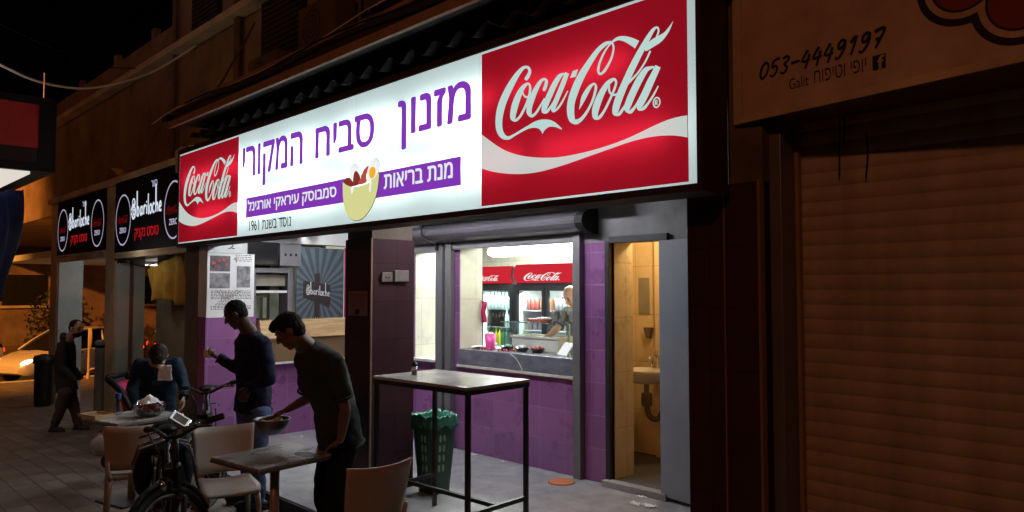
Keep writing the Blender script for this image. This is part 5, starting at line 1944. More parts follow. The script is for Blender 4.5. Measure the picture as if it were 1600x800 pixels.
menu_card(-4.70, 5.56, 0.28, 0.26, 'tall white price card with scribbled red lines on the serving counter', 14, 2)
menu_card(-4.90, 5.545, 0.21, 0.15, 'low blank white card leaning on the serving counter', 38, 0)
t = thing('napkin_box', 'flat red and white box on top of the glass display', 'box', (-5.6, 5.9, 1.405))
mb = MB()
mb.box(-5.68, -5.44, 5.85, 6.0, 1.404, 1.435)
mb.build('tray', M['can_red'], t, bevel=0.004)
mb = MB()
mb.box(-5.54, -5.445, 5.86, 5.99, 1.436, 1.452)
mb.build('napkins', M['paper'], t)
t = thing('cone_rack', 'steel rack of pointed paper cones on the glass display', 'rack', (-5.2, 5.95, 1.405))
mb = MB()
for k in range(4):
    mb.cone((-5.38 + 0.11 * k, 6.0, 1.52), (-5.38 + 0.11 * k, 5.99, 1.41), 0.052, 0.006, 12)
mb.build('paper_cones', M['can_grey'], t)
mb = MB()
mb.box(-5.45, -4.98, 6.055, 6.065, 1.404, 1.53)
mb.build('back_plate', M['steel'], t)
t = thing('sauce_bottle', 'yellow sauce bottle near the right end of the serving counter', 'bottle', (-4.80, 6.1, 1.10))
mb = MB()
mb.lathe((-5.05, 5.98, 1.102), [(0.03, 0), (0.032, 0.02), (0.032, 0.12), (0.014, 0.15)], 14)
mb.build('bottle_body', M['bottle_yellow'], t, smooth=True)
mb = MB()
mb.lathe((-5.05, 5.98, 1.252), [(0.013, 0), (0.004, 0.05)], 12)
mb.build('nozzle', M['bottle_yellow'], t)
mb = MB()
for k in range(26):
    mb.ball(V(-6.1 + 0.5 * rng.random(), 5.45 + 0.16 * rng.random(), 1.108), rng.uniform(0.008, 0.018), None, None, 6, 4)
tag(mb.build('chopped_vegetables', M['salad_red']), kind='stuff')
t = thing('salad_bowls', 'heap of small salad bowls by the left window reveal', 'bowl', (-6.12, 5.75, 1.10))
mb = MB()
mb.lathe((-6.13, 5.74, 1.101), [(0.04, 0), (0.07, 0.05), (0.066, 0.05), (0.03, 0.012)], 18, caps=False)
mb.build('bowl_shell', M['paper'], t, smooth=True)
mb = MB()
mb.ball(V(-6.13, 5.74, 1.145), V(0.06, 0, 0), V(0, 0.06, 0), V(0, 0, 0.03))
mb.build('greens', M['bag_green'], t, smooth=True)
# more clutter on the serving counter
for k, (xx, yy, lb) in enumerate(((-5.72, 5.60, 'small steel dish of chopped salad, left of the blank white card'), (-5.50, 5.59, 'small steel dish of chopped salad, middle of the row'), (-5.28, 5.60, 'small steel dish of chopped salad, right end of the row'))):
    t = thing('salad_dish', lb, 'dish', (xx, yy, 1.10))
    mb = MB()
    mb.lathe((xx, yy, 1.101), [(0.05, 0), (0.085, 0.04), (0.092, 0.042), (0.08, 0.038), (0.045, 0.008)], 20)
    mb.build('dish', M['steel'], t, smooth=True)
    mb = MB()
    for q in range(14):
        a, r = rng.uniform(0, 6.28), 0.06 * rng.random() ** 0.5
        mb.ball(V(xx + r * math.cos(a), yy + r * math.sin(a), 1.14 + 0.012 * rng.random()), rng.uniform(0.010, 0.02), None, None, 6, 4)
    mb.build('chopped_salad', (M['bag_green'], M['tub_plastic'], M['salad_red'])[k], t, smooth=True)
t = thing('paper_stack', 'loose stack of white sandwich paper beside the left window reveal', 'paper', (-6.1, 5.52, 1.10))
mb = MB()
for k in range(5):
    mb.add([V(-6.17 + 0.008 * k, 5.44, 1.104 + 0.006 * k), V(-6.02, 5.43 + 0.008 * k, 1.104 + 0.006 * k + 0.01 * (k % 2)), V(-6.0, 5.53, 1.106 + 0.006 * k), V(-6.16 + 0.01 * k, 5.54, 1.106 + 0.008 * k)], [(0, 1, 2, 3)])
mb.build('sheets', M['paper'], t)
t = thing('pink_cloth', 'pink cloth hanging at the left edge of the serving window', 'cloth', (-6.2, 5.72, 1.6))
mb = MB()
mb.grid(lambda a, b: V(-6.225 + 0.03 * math.sin(7 * a), 5.675 + 0.05 * a + 0.01 * math.sin(9 * b), 1.62 - 0.24 * b), 8, 8)
mb.build('fabric', M['cloth_pink'], t, smooth=True, solid=0.006)
mb = MB()
mb.tube([V(-6.234, 5.68, 1.63), V(-6.20, 5.685, 1.625)], 0.006, 6)
mb.build('hook', M['steel'], t)
# things seen through the narrow left hatch
t = thing('wall_shelf', 'white wall shelf with boxes inside the narrow left hatch', 'shelf', (-8.0, 7.2, 1.2))
mb = MB()
for zz in (1.25, 1.55, 1.88):
    mb.box(-9.5, -8.3, 6.9, 7.25, zz, zz + 0.025)
mb.build('boards', M['wood_light'], t)
mb = MB()
mb.box(-9.45, -9.42, 6.9, 7.25, 0.1, 2.1).box(-8.33, -8.30, 6.9, 7.25, 0.1, 1.249)
mb.build('uprights', M['steel'], t)
for k, (xx, zz, w, h, m_, lb) in enumerate(((-9.2, 1.275, 0.30, 0.2, 'tub_plastic', 'pale tub on the lower board of the hatch shelf'), (-8.75, 1.275, 0.26, 0.22, 'carton_brown', 'brown box on the lower board of the hatch shelf'), (-9.25, 1.575, 0.3, 0.22, 'can_grey', 'grey box on the middle board of the hatch shelf'), (-8.8, 1.575, 0.34, 0.25, 'fridge_white', 'white tub on the middle board of the hatch shelf'), (-9.0, 1.905, 0.35, 0.14, 'paper', 'white pack on the top board of the hatch shelf'))):
    mb = MB()
    mb.box(xx, xx + w, 6.95, 7.2, zz + 0.001, zz + h)
    mb.box(xx - 0.006, xx + w + 0.006, 6.944, 7.206, zz + h, zz + h + 0.02)
    tag(mb.build('storage_box', M[m_], bevel=0.008), lb, 'box')

# washroom basin
ws = thing('wash_basin', 'white wash basin with chrome tap and dark trap seen through the open door', 'basin', (-4.30, 6.2, 0.98))
mb = MB()
bx0, by0 = -4.30, 6.14


def basin(s, t):
    a = 2 * PI * s
    if t < 0.5:
        k = t / 0.5
        r, z = 0.06 + 0.18 * k ** 0.6, 0.82 + 0.14 * k ** 1.6
    else:
        k = (t - 0.5) / 0.5
        r, z = 0.24 - 0.02 * k - 0.10 * k * k, 0.96 - 0.08 * k * k
    return V(bx0 + r * math.cos(a), by0 + r * 0.95 * math.sin(a), z)


mb.grid(basin, 30, 15, closed_u=True)
mb.build('bowl', M['ceramic'], ws, smooth=True)
mb = MB()
mb.tube([V(bx0, 6.35, 0.97), V(bx0, 6.34, 1.07), V(bx0, 6.28, 1.10), V(bx0, 6.20, 1.07)], 0.014, 8)
mb.cone((bx0 - 0.07, 6.34, 0.97), (bx0 - 0.07, 6.34, 1.06), 0.012)
mb.cone((bx0 + 0.07, 6.34, 0.97), (bx0 + 0.07, 6.34, 1.06), 0.012)
mb.tube([V(bx0 - 0.10, 6.34, 1.07), V(bx0 + 0.02, 6.30, 1.12)], 0.012, 8)
mb.build('tap', M['chrome'], ws)
mb = MB()
mb.tube(smooth4([(bx0, by0, 0.83), (bx0, by0, 0.62), (bx0 + 0.02, by0 + 0.02, 0.50), (bx0 + 0.07, by0 + 0.08, 0.47), (bx0 + 0.10, by0 + 0.12, 0.54), (bx0 + 0.10, 6.30, 0.62), (bx0 + 0.10, 6.37, 0.62)]), 0.028, 10)
mb.lathe((bx0, by0, 0.60), [(0.05, 0), (0.055, 0.03), (0.055, 0.10), (0.05, 0.13)], 14)
mb.build('trap_pipe', M['pipe'], ws)
mb = MB()
mb.box(-4.60, -4.47, 6.437, 6.4495, 1.50, 1.88)
tag(mb.build('wall_mirror', M['olive'], bevel=0.002), 'narrow mirror board on the washroom wall above the basin', 'mirror')
mb = MB()
mb.prism([(-4.52, 1.36), (-4.42, 1.36), (-4.445, 1.25), (-4.49, 1.25)], planeY(6.4495), 0.0, 0.05)
tag(mb.build('wall_holder', M['pipe'], bevel=0.002), 'small tapered holder on the washroom tiles above the tap', 'holder')

# ------------------------------------------------------------------ high table, litter bin, floor cover
ht = thing('bar_table', 'tall bar table with pale top on a black square tube frame', 'table', (-4.245, 3.55, 0))
TM = Matrix.Translation((-4.245, 3.55, 0)) @ Matrix.Rotation(rad(3.0), 4, 'Z')
lx, ly = 0.515, 0.315
mb = MB(TM)
mb.box(-lx, lx, -ly, ly, 1.078, 1.10)
mb.build('table_top', M['bar_top'], ht, bevel=0.003)
mb = MB(TM)
mb.box(-lx + 0.002, lx - 0.002, -ly - 0.0, -ly + 0.035, 1.046, 1.0775).box(-lx + 0.002, lx - 0.002, ly - 0.035, ly, 1.046, 1.0775)
mb.box(-lx + 0.002, -lx + 0.037, -ly + 0.0355, ly - 0.0355, 1.046, 1.0775).box(lx - 0.037, lx - 0.002, -ly + 0.0355, ly - 0.0355, 1.046, 1.0775)
mb.build('frame', M['dark_metal'], ht)
for sx in (-1, 1):
    for sy in (-1, 1):
        mb = MB(TM)
        cx, cy_ = sx * (lx - 0.021), sy * (ly - 0.021)
        mb.box(cx - 0.015, cx + 0.015, cy_ - 0.015, cy_ + 0.015, 0.002, 1.0455)
        mb.build('leg', M['dark_metal'], ht, bevel=0.002)
for sx in (-1, 1):
    mb = MB(TM)
    cx = sx * (lx - 0.021)
    mb.box(cx - 0.014, cx + 0.014, -ly + 0.04, ly - 0.04, 0.235, 0.265)
    mb.build('foot_rail', M['dark_metal'], ht)
mb = MB(TM)
mb.box(-lx + 0.0365, lx - 0.0365, -0.014, 0.014, 0.236, 0.264)
mb.build('foot_rail', M['dark_metal'], ht)
p = Vector((-4.56, 3.46, 1.10))
sh_ = thing('salt_shaker', 'small glass salt shaker with dark lid on the bar table', 'shaker', tuple(p))
mb = MB()
mb.lathe(p + V(0, 0, 0.001), [(0.022, 0), (0.024, 0.01), (0.021, 0.065)], 16)
mb.build('jar', M['clear_plastic'], sh_, smooth=True)
mb = MB()
mb.lathe(p + V(0, 0, 0.003), [(0.019, 0), (0.018, 0.04)], 14)
mb.build('salt', M['paper'], sh_)
mb = MB()
mb.lathe(p + V(0, 0, 0.066), [(0.024, 0), (0.025, 0.02), (0.012, 0.034)], 16)
mb.build('lid', M['black'], sh_)

bn2 = thing('waste_bin', 'tall green plastic waste basket lined with a shiny green bag', 'bin', (-5.10, 4.09, 0))
BM_ = Matrix.Translation((-5.10, 4.09, 0)) @ Matrix.Diagonal((0.74, 0.74, 1.0, 1.0))


def binwall(s, t):
    a = 2 * PI * s
    w = 0.135 + 0.065 * t
    c, s_ = math.cos(a), math.sin(a)
    k = 1 / max(abs(c), abs(s_)) ** 0.75
    return V(w * c * k, w * s_ * k, 0.004 + 0.64 * t)


mb = MB(BM_)
mb.grid(binwall, 40, 8, closed_u=True)
mb.build('basket', M['green_plastic'], bn2, smooth=True, solid=0.006)
mb = MB(BM_)
mb.box(-0.13, 0.13, -0.13, 0.13, 0.004, 0.012)
mb.build('base', M['green_plastic'], bn2)
def slot_shape(c, ax, ay, az):
    mb = MB()
    mb.ball(c, ax, ay, az, 12, 8)
    mb.build('slot', SLOT, bn2, smooth=True)


SLOT = mat('bag_pale', (0.20, 0.40, 0.28), 0.4)
for c_ in range(2):
    for r_ in range(4):
        zz = 0.22 + 0.085 * r_
        w = (0.135 + 0.065 * zz / 0.64) * 0.74 + 0.005
        # openings on the sides facing the street, the pale bag showing through
        slot_shape(V(-5.10 + 0.005 + 0.045 * c_, 4.09 - w, zz), V(0.014, 0, 0), V(0, 0.0035, 0), V(0, 0, 0.032))
        slot_shape(V(-5.10 + w, 4.09 - 0.045 + 0.045 * c_, zz), V(0.0035, 0, 0), V(0, 0.014, 0), V(0, 0, 0.032))
bg_ = MB(BM_)


def bagw(s, t):
    a = 2 * PI * s
    nz = noise.noise(V(2.2 * math.cos(a), 2.2 * math.sin(a), 3 + t))
    n2 = noise.noise(V(6 * math.cos(a), 6 * math.sin(a), 1.5 * t))
    w = 0.200 + 0.03 * nz * t + 0.012 * n2
    if t < 0.4:
        w -= 0.035 * (1 - t / 0.4)
        z = 0.60 + 0.07 * t / 0.4
    else:
        w += 0.016 + 0.012 * (t - 0.4)
        z = 0.67 - (0.10 + 0.06 * nz) * (t - 0.4) / 0.6 + 0.03 * n2
    c, s_ = math.cos(a), math.sin(a)
    k = 1 / max(abs(c), abs(s_)) ** 0.7
    return V(w * c * k, w * s_ * k, z)


bg_.grid(bagw, 96, 16, closed_u=True)
bg_.build('bin_bag', M['bag_green'], bn2, smooth=True)
mb = MB(BM_)
mb.grid(lambda s, t: V((s - 0.5) * 0.34, (t - 0.5) * 0.34, 0.52 + 0.05 * math.sin(9 * s) * math.cos(7 * t)), 14, 14)
mb.build('rubbish', M['bag_green'], bn2, smooth=True)

fc = thing('floor_cover', 'round orange floor cover on the grey patio near the wall', 'cover', (-4.51, 5.10, 0))
mb = MB()
mb.lathe((-4.51, 5.10, 0.002), [(0.118, 0), (0.118, 0.006), (0.112, 0.009)], 36)
mb.build('disc', M['orange_plastic'], fc)
mb = MB()
ring(mb, -4.51, 5.10, 0.122, 0.122, 0.006, lambda a, b, h=0: V(a, b, 0.003), 0, 36)
mb.build('rim', M['roof_dark'], fc)


def litter(x, y, s, label, z=0.0, group=None):
    mb = MB()
    mb.grid(lambda a, b: V(x + (a - 0.5) * s + 0.01 * math.sin(9 * b), y + (b - 0.5) * s * 0.7, z + 0.006 + 0.35 * s * abs(noise.noise(V(x * 9 + a * 4, y * 7 + b * 4, 1)))), 9, 9)
    tag(mb.build('crumpled_tissue' if s > 0.04 else 'crumb', M['paper'], smooth=True), label, 'litter', group)


litter(-3.50, 5.03, 0.10, 'crumpled tissue on the patio nearest the tiled corner')
litter(-3.62, 5.0, 0.09, 'crumpled tissue on the patio left of the larger one')
litter(-3.70, 5.20, 0.07, 'small tissue scrap at the washroom door step')
litter(-5.45, 5.27, 0.05, 'tiny paper scrap along the purple wall behind the bar table')
litter(-5.90, 5.27, 0.05, 'tiny paper scrap along the purple wall beside the shutter rail')
for k in range(16):
    litter(rng.uniform(-7.6, -4.6), 5.30 + rng.uniform(-0.12, 0.02), rng.uniform(0.014, 0.03), 'tiny white crumb on the patio along the foot of the purple wall', 0.0, 'crumbs along the wall')
litter(-8.05, 4.45, 0.07, 'white paper scrap on the patio below the reed counter')


# ------------------------------------------------------------------ cafe chairs and tables on the pavement
def make_chair(label, group):
    """local: seat faces +x, feet on z = 0"""
    t = thing('cafe_chair', label, 'chair', (0, 0, 0), 0, group)
    mb = MB()

    def backf(s, q):
        y = (s - 0.5) * (0.40 + 0.05 * q)
        return V(-0.20 - 0.07 * q + 0.05 * (2 * s - 1) ** 2 - 0.02, y, 0.50 + 0.335 * q + 0.012 * (2 * s - 1) ** 2 * q)
    mb.grid(backf, 17, 7)
    mb.build('backrest', M['chair_plastic'], t, smooth=True, w=False, solid=0.014)
    mb = MB()

    def seatf(s, q):
        x = -0.19 + 0.41 * s
        w = 0.205 - 0.02 * (1 - s)
        z = 0.448 + 0.018 * (2 * q - 1) ** 2 * (1 - 0.5 * s) - 0.022 * max(0, s - 0.72) / 0.28 + 0.012 * max(0, 0.2 - s) / 0.2
        return V(x, (q - 0.5) * 2 * w * (1 - 0.12 * max(0, s - 0.8) / 0.2), z)
    mb.grid(seatf, 13, 13)
    mb.build('seat', M['chair_plastic'], t, smooth=True, w=False, solid=0.016)
    for s in (-1, 1):
        mb = MB()
        mb.tube([V(-0.20, s * 0.17, 0.43), V(-0.215, s * 0.185, 0.50), V(-0.23, s * 0.195, 0.58)], [0.017, 0.016, 0.013], 8)
        mb.build('back_support', M['chair_plastic'], t, w=False, smooth=True)
        mb = MB()
        mb.tube([V(0.17, s * 0.165, 0.43), V(0.185, s * 0.175, 0.36), V(0.20, s * 0.19, 0.0)], [0.022, 0.019, 0.013], 8)
        mb.build('leg', M['chair_leg'], t, w=False, smooth=True)
        mb = MB()
        mb.tube([V(-0.17, s * 0.165, 0.43), V(-0.19, s * 0.175, 0.36), V(-0.245, s * 0.195, 0.0)], [0.022, 0.019, 0.013], 8)
        mb.build('leg', M['chair_leg'], t, w=False, smooth=True)
    mb = MB()
    mb.tube([V(0.165, -0.165, 0.425), V(0.165, 0.165, 0.425)], 0.011, 6)
    mb.tube([V(-0.165, -0.165, 0.425), V(-0.165, 0.165, 0.425)], 0.011, 6)
    mb.tube([V(-0.165, -0.165, 0.423), V(0.165, -0.165, 0.423)], 0.011, 6)
    mb.tube([V(-0.165, 0.165, 0.423), V(0.165, 0.165, 0.423)], 0.011, 6)
    mb.build('seat_frame', M['chair_leg'], t, w=False)
    return t


GP = -0.12
chair = make_chair('beige cafe chair turned side on behind the middle table, its seat showing', 'beige cafe chairs on the pavement')
chair.location = (-5.31, 2.35, GP)
chair.rotation_euler = (0, 0, rad(-14))
place_dup(chair, (-6.30, 2.02, GP), rad(166), 'beige cafe chair with its back to us at the far table beside the bicycle', 'beige cafe chairs on the pavement')
place_dup(chair, (-3.93, 2.56, GP), rad(178), 'beige cafe chair cut by the bottom edge of the picture', 'beige cafe chairs on the pavement')


def make_table(label, loc, rot, w, d, group):
    t = thing('cafe_table', label, 'table', loc, rot, group)
    mb = MB()
    mb.box(-w / 2, w / 2, -d / 2, d / 2, 0.728, 0.745)
    mb.build('table_top', M['table_top'], t, w=False, bevel=0.004)
    mb = MB()
    mb.box(-w / 2 - 0.004, w / 2 + 0.004, -d / 2 - 0.004, d / 2 + 0.004, 0.708, 0.7275)
    mb.build('edge_band', M['table_edge'], t, w=False, bevel=0.004)
    mb = MB()
    mb.cone((0, 0, 0.02), (0, 0, 0.70), 0.032, n=18)
    mb.build('column', M['chair_leg'], t, w=False, smooth=True)
    mb = MB()
    mb.box(-0.12, 0.12, -0.12, 0.12, 0.6995, 0.7075)
    mb.build('top_plate', M['dark_metal'], t, w=False)
    mb = MB()
    mb.box(-0.21, 0.21, -0.21, 0.21, 0.0, 0.02)
    mb.build('base_plate', M['dark_metal'], t, w=False, bevel=0.006)
    return t


GT = 'square cafe tables on the pavement'
table = make_table('small square cafe table with one column, its top reflecting the patio light', (-4.76, 2.43, GP), rad(7), 0.56, 0.62, GT)
far_table = place_dup(table, (-7.12, 2.27, GP), rad(14), 'small square cafe table carrying the plastic bowl in front of the stooping man', GT)

TZ = GP + 0.745
# flat dark oval on the middle table top
p = at(505, 703, 5.0)
mb = MB()
mb.sheet(ellipse(-4.62, 2.58, 0.11, 0.06, 20), lambda a, b, h=0: V(a, b, TZ + 0.001), 0)
tag(mb.build('dark_patch', M['black']), kind='stuff')

bowl_at = V(-6.98, 2.36, TZ)


def bowl_mesh(c, r, h, name, parent, m_, th=0.004):
    mb = MB()
    out = [(r * (0.42 + 0.58 * math.sin(PI / 2 * k / 8)), h * (1 - math.cos(PI / 2 * k / 8)) ** 0.9) for k in range(9)]
    prof_ = out + [(r + 0.012, h + 0.001), (r + 0.010, h + 0.005)] + [(a - th, b + th) for a, b in out[::-1]]
    mb.lathe(c, prof_, 36)
    return mb.build(name, m_, parent, smooth=True)


pb = thing('plastic_bowl', 'clear plastic bowl of red salad with napkins on the far table', 'bowl', tuple(bowl_at))
bowl_mesh(bowl_at + V(0, 0, 0.001), 0.135, 0.11, 'bowl_shell', pb, M['clear_plastic'])
mb = MB()
for k in range(26):
    a, q = rng.uniform(0, 6.28), rng.random() ** 0.5 * 0.085
    mb.ball(bowl_at + V(q * math.cos(a), q * math.sin(a), 0.05 + 0.05 * rng.random()), rng.uniform(0.016, 0.03), None, None, 8, 6)
mb.build('salad', M['salad_red'], pb, smooth=True)
mb = MB()
mb.grid(lambda s, t: bowl_at + V((s - 0.5) * 0.19, (t - 0.5) * 0.16, 0.125 + 0.06 * math.sin(PI * s) * math.sin(PI * t) + 0.03 * noise.noise(V(s * 5, t * 5, 3))), 14, 14)
mb.build('napkin', M['paper'], pb, smooth=True)
bt = V(-7.28, 2.19, TZ)
sb = thing('water_bottle', 'small clear bottle with a blue cap on the far table', 'bottle', tuple(bt))
mb = MB()
mb.lathe(bt + V(0, 0, 0.001), [(0.030, 0), (0.033, 0.02), (0.031, 0.10), (0.018, 0.13), (0.018, 0.14)], 16)
mb.build('bottle_body', M['clear_plastic'], sb, smooth=True)
mb = MB()
mb.lathe(bt + V(0, 0, 0.1415), [(0.026, 0), (0.026, 0.045), (0.020, 0.05)], 16)
mb.build('cap', M['blue_cap'], sb)
t = thing('wooden_tray', 'shallow wooden tray on the left edge of the far table', 'tray', (-7.30, 2.05, TZ))
mb = MB(Matrix.Translation((-7.30, 2.02, TZ)) @ Matrix.Rotation(rad(14), 4, 'Z'))
mb.box(-0.13, 0.13, -0.08, 0.08, 0.001, 0.008)
mb.build('tray_bottom', M['wood_light'], t)
mb = MB(Matrix.Translation((-7.30, 2.02, TZ)) @ Matrix.Rotation(rad(14), 4, 'Z'))
mb.box(-0.14, 0.14, -0.09, -0.0805, 0.001, 0.028).box(-0.14, 0.14, 0.0805, 0.09, 0.001, 0.028).box(-0.14, -0.1305, -0.08, 0.08, 0.001, 0.028).box(0.1305, 0.14, -0.08, 0.08, 0.001, 0.028)
mb.build('tray_sides', M['wood_light'], t)
pbag = MB()


def bagf(s, t):
    a = 2 * PI * s
    r = (0.09 + 0.05 * math.sin(PI * min(1, t * 1.25))) * (1 - 0.75 * max(0, t - 0.7) / 0.3) + 0.014 * math.sin(5 * a + 6 * t)
    return V(-9.40 + r * math.cos(a) + 0.05 * t, 2.66 + 0.7 * r * math.sin(a) + 0.02 * math.sin(3 * a + 5 * t), zg(-9.4) + 0.005 + 0.27 * t + 0.02 * math.sin(4 * a))


pbag.grid(bagf, 28, 14, closed_u=True)
tag(pbag.build('plastic_bag', mat('bag_white', (0.40, 0.36, 0.38), 0.35, var=0.3, bump=0.4), smooth=True), 'crumpled whitish plastic bag standing under the far table', 'bag')
t = thing('glass_bottle', 'long glass bottle lying on the pavement beside the far chair', 'bottle', (-6.6, 1.72, GP))
MMb = Matrix.Translation((-6.75, 1.62, GP + 0.036)) @ Matrix.Rotation(rad(62), 4, 'Z') @ Matrix.Rotation(rad(90), 4, 'X')
mb = MB(MMb)
mb.lathe((0, 0, 0), [(0.030, 0), (0.034, 0.01), (0.034, 0.17), (0.014, 0.23), (0.014, 0.28)], 16)
mb.build('bottle_body', M['clear_plastic'], t, smooth=True)
mb = MB(MMb)
mb.lathe((0, 0, 0.281), [(0.016, 0), (0.016, 0.02)], 12)
mb.build('cap', M['orange_plastic'], t)

# folded pink pushchair behind the far table
sc = thing('pushchair', 'pink and black folding pushchair leaning behind the far table', 'pushchair', (-8.15, 2.42, GP))
P_ = lambda u, v, d=7.75: at(u, v, d)
mb = MB()
L_ = [P_(176, 598), P_(186, 600), P_(200, 614), P_(214, 636), P_(216, 648), P_(196, 650), P_(188, 628)]
q = FH * 0.34
n = len(L_)
mb.add(L_ + [p + q for p in L_], [tuple(range(n)), tuple(range(n, 2 * n))[::-1]] + [(i, (i + 1) % n, n + (i + 1) % n, n + i) for i in range(n)])
mb.build('fabric_seat', M['cloth_pink'], sc, bevel=0.01)
mb = MB()
for off in (V(0, 0, 0) - FH * 0.02, FH * 0.36):
    mb.tube([P_(168, 590) + off, P_(172, 592) + off, P_(190, 610) + off, P_(206, 640) + off, P_(214, 660) + off, P_(224, 700) + off], [0.03, 0.045, 0.035, 0.03, 0.018, 0.018], 8)
    mb.tube([P_(186, 622) + off, P_(180, 660) + off, P_(172, 715) + off], 0.016, 8)
mb.tube([P_(168, 590), P_(168, 590) + FH * 0.36], 0.03, 8)
mb.build('frame', M['black'], sc, smooth=True)
for off in (-0.02, 0.36):
    for uu in (224, 172):
        c = P_(uu, 708) + FH * off
        c.z = GP + 0.075
        mb = MB()
        mb.cone(c - RT.cross(Z) * 0.02, c + RT.cross(Z) * 0.02, 0.075, n=20)
        mb.build('wheel', M['tyre'], sc)


# ------------------------------------------------------------------ bicycles
def make_bike(name, label, loc, rot, steer):
    """local +x is forward, ground z = 0"""
    t = thing(name, label, 'bicycle', loc, rot, 'bicycles by the chairs')
    R0 = 0.335

    def wheel(c, M_):
        mb = MB(M_)
        mb.tube([c + V(R0 * math.cos(a), 0, R0 * math.sin(a)) for a in [2 * PI * k / 40 for k in range(40)]], 0.027, 8, True)
        w_ = mb.build('wheel', M['tyre'], t, w=False, smooth=True)
        mb = MB(M_)
        mb.tube([c + V((R0 - 0.035) * math.cos(a), 0, (R0 - 0.035) * math.sin(a)) for a in [2 * PI * k / 40 for k in range(40)]], 0.013, 6, True)
        mb.build('rim', M['alu_grey'], w_, w=False)
        mb = MB(M_)
        for k in range(20):
            a = 2 * PI * k / 20
            b = a + (0.5 if k % 2 else -0.5)
            s = 0.025 if k % 4 < 2 else -0.025
            mb.cone(c + V(0.02 * math.cos(b), s, 0.02 * math.sin(b)), c + V((R0 - 0.04) * math.cos(a), 0, (R0 - 0.04) * math.sin(a)), 0.0022, n=5)
        mb.build('spokes', M['steel'], w_, w=False)
        mb = MB(M_)
        mb.cone(c + V(0, -0.05, 0), c + V(0, 0.05, 0), 0.045, n=18)
        mb.build('hub', M['dark_metal'], w_, w=False)
        mb = MB(M_)
        mb.tube([c + V((R0 + 0.045) * math.cos(a), 0, (R0 + 0.045) * math.sin(a)) for a in [rad(10 + 14 * k) for k in range(12)]], 0.018, 6)
        mb.build('mudguard', M['black'], t, w=False, smooth=True)

    bb = V(0.0, 0, 0.29)
    seat_top = V(-0.20, 0, 0.82)
    head_t, head_b = V(0.40, 0, 0.80), V(0.45, 0, 0.62)
    rear = V(-0.46, 0, R0 + 0.005)
    front = V(0.58, 0, R0 + 0.005)
    mb = MB()
    mb.tube([bb, seat_top], 0.018, 10)
    mb.tube([bb, head_b], 0.034, 10)
    mb.tube([V(-0.16, 0, 0.66), head_t], 0.02, 10)
    mb.tube([head_t, head_b], 0.026, 10)
    for s in (-1, 1):
        mb.tube([bb, rear + V(0, s * 0.06, 0)], 0.011, 8)
        mb.tube([V(-0.15, 0, 0.64), rear + V(0, s * 0.06, 0)], 0.010, 8)
    mb.build('frame', M['dark_metal'], t, w=False, smooth=True)
    mb = MB()
    mb.tube([V(0.10, 0.0, 0.42), V(0.38, 0.0, 0.63)], 0.048, 10)
    mb.build('battery', M['black'], t, w=False, smooth=True)
    wheel(rear, None)
    axis = (head_t - head_b).normalized()
    S = Matrix.Translation(head_b) @ Matrix.Rotation(rad(steer), 4, axis) @ Matrix.Translation(-head_b)
    wheel(front, S)
    mb = MB(S)
    mb.tube([head_b + V(0, -0.06, -0.03), head_b + V(0, 0.06, -0.03)], 0.02, 8)
    for s in (-1, 1):
        mb.tube([head_b + V(0, s * 0.06, -0.03), front + V(0, s * 0.06, 0)], [0.020, 0.014], 8)
    mb.build('fork', M['dark_metal'], t, w=False, smooth=True)
    mb = MB(S)
    ht_ = head_t + axis * 0.16
    mb.tube([head_t, ht_], 0.017, 8)
    mb.tube([ht_ + V(-0.09, -0.28, 0.06), ht_ + V(-0.05, -0.18, 0.05), ht_ + V(0.02, -0.05, 0), ht_ + V(0.02, 0.05, 0), ht_ + V(-0.05, 0.18, 0.05), ht_ + V(-0.09, 0.28, 0.06)], 0.013, 8)
    hb = mb.build('handlebar', M['dark_metal'], t, w=False, smooth=True)
    mb = MB(S)
    for s in (-1, 1):
        mb.tube([ht_ + V(-0.062, s * 0.20, 0.052), ht_ + V(-0.096, s * 0.295, 0.061)], 0.021, 10)
        mb.build('grip', M['black'], hb, w=False)
        mb = MB(S)
    for s in (-1, 1):
        mb.tube([ht_ + V(-0.04, s * 0.17, 0.045), ht_ + V(0.03, s * 0.19, 0.04), ht_ + V(0.0, s * 0.27, 0.03)], 0.007, 6)
        mb.tube([ht_ + V(0.0, s * 0.17, 0.05), ht_ + V(0.10, s * 0.11, 0.06), ht_ + V(0.12, s * 0.04, -0.06), ht_ + V(0.10, s * 0.03, -0.3)], 0.005, 6)
    mb.build('brake_levers', M['dark_metal'], hb, w=False)
    mb = MB(S)
    mb.box(0.40, 0.47, -0.05, 0.05, 0.68, 0.78)
    mb.ball(V(0.53, 0, 0.70), V(0.05, 0, 0), V(0, 0.05, 0), V(0, 0, 0.05))
    lampb = mb.build('front_lamp', M['black'], t, w=False)
    mb = MB(S)
    mb.ball(V(0.562, 0, 0.70), V(0.022, 0, 0), V(0, 0.04, 0), V(0, 0, 0.04))
    mb.build('lens', M['chrome'], lampb, w=False, smooth=True)
    mb = MB()
    mb.tube([seat_top, V(-0.215, 0, 0.88)], 0.014, 8)
    mb.ball(V(-0.22, 0, 0.91), V(0.135, 0, 0.01), V(0, 0.065, 0), V(-0.004, 0, 0.032))
    mb.ball(V(-0.30, 0, 0.915), V(0.07, 0, 0.01), V(0, 0.095, 0), V(-0.004, 0, 0.034))
    mb.build('saddle', M['black'], t, w=False, smooth=True)
    mb = MB()
    mb.cone(bb + V(0, -0.05, 0), bb + V(0, 0.05, 0), 0.06, n=18)
    mb.cone(bb + V(0, -0.062, 0), bb + V(0, -0.055, 0), 0.095, n=26)
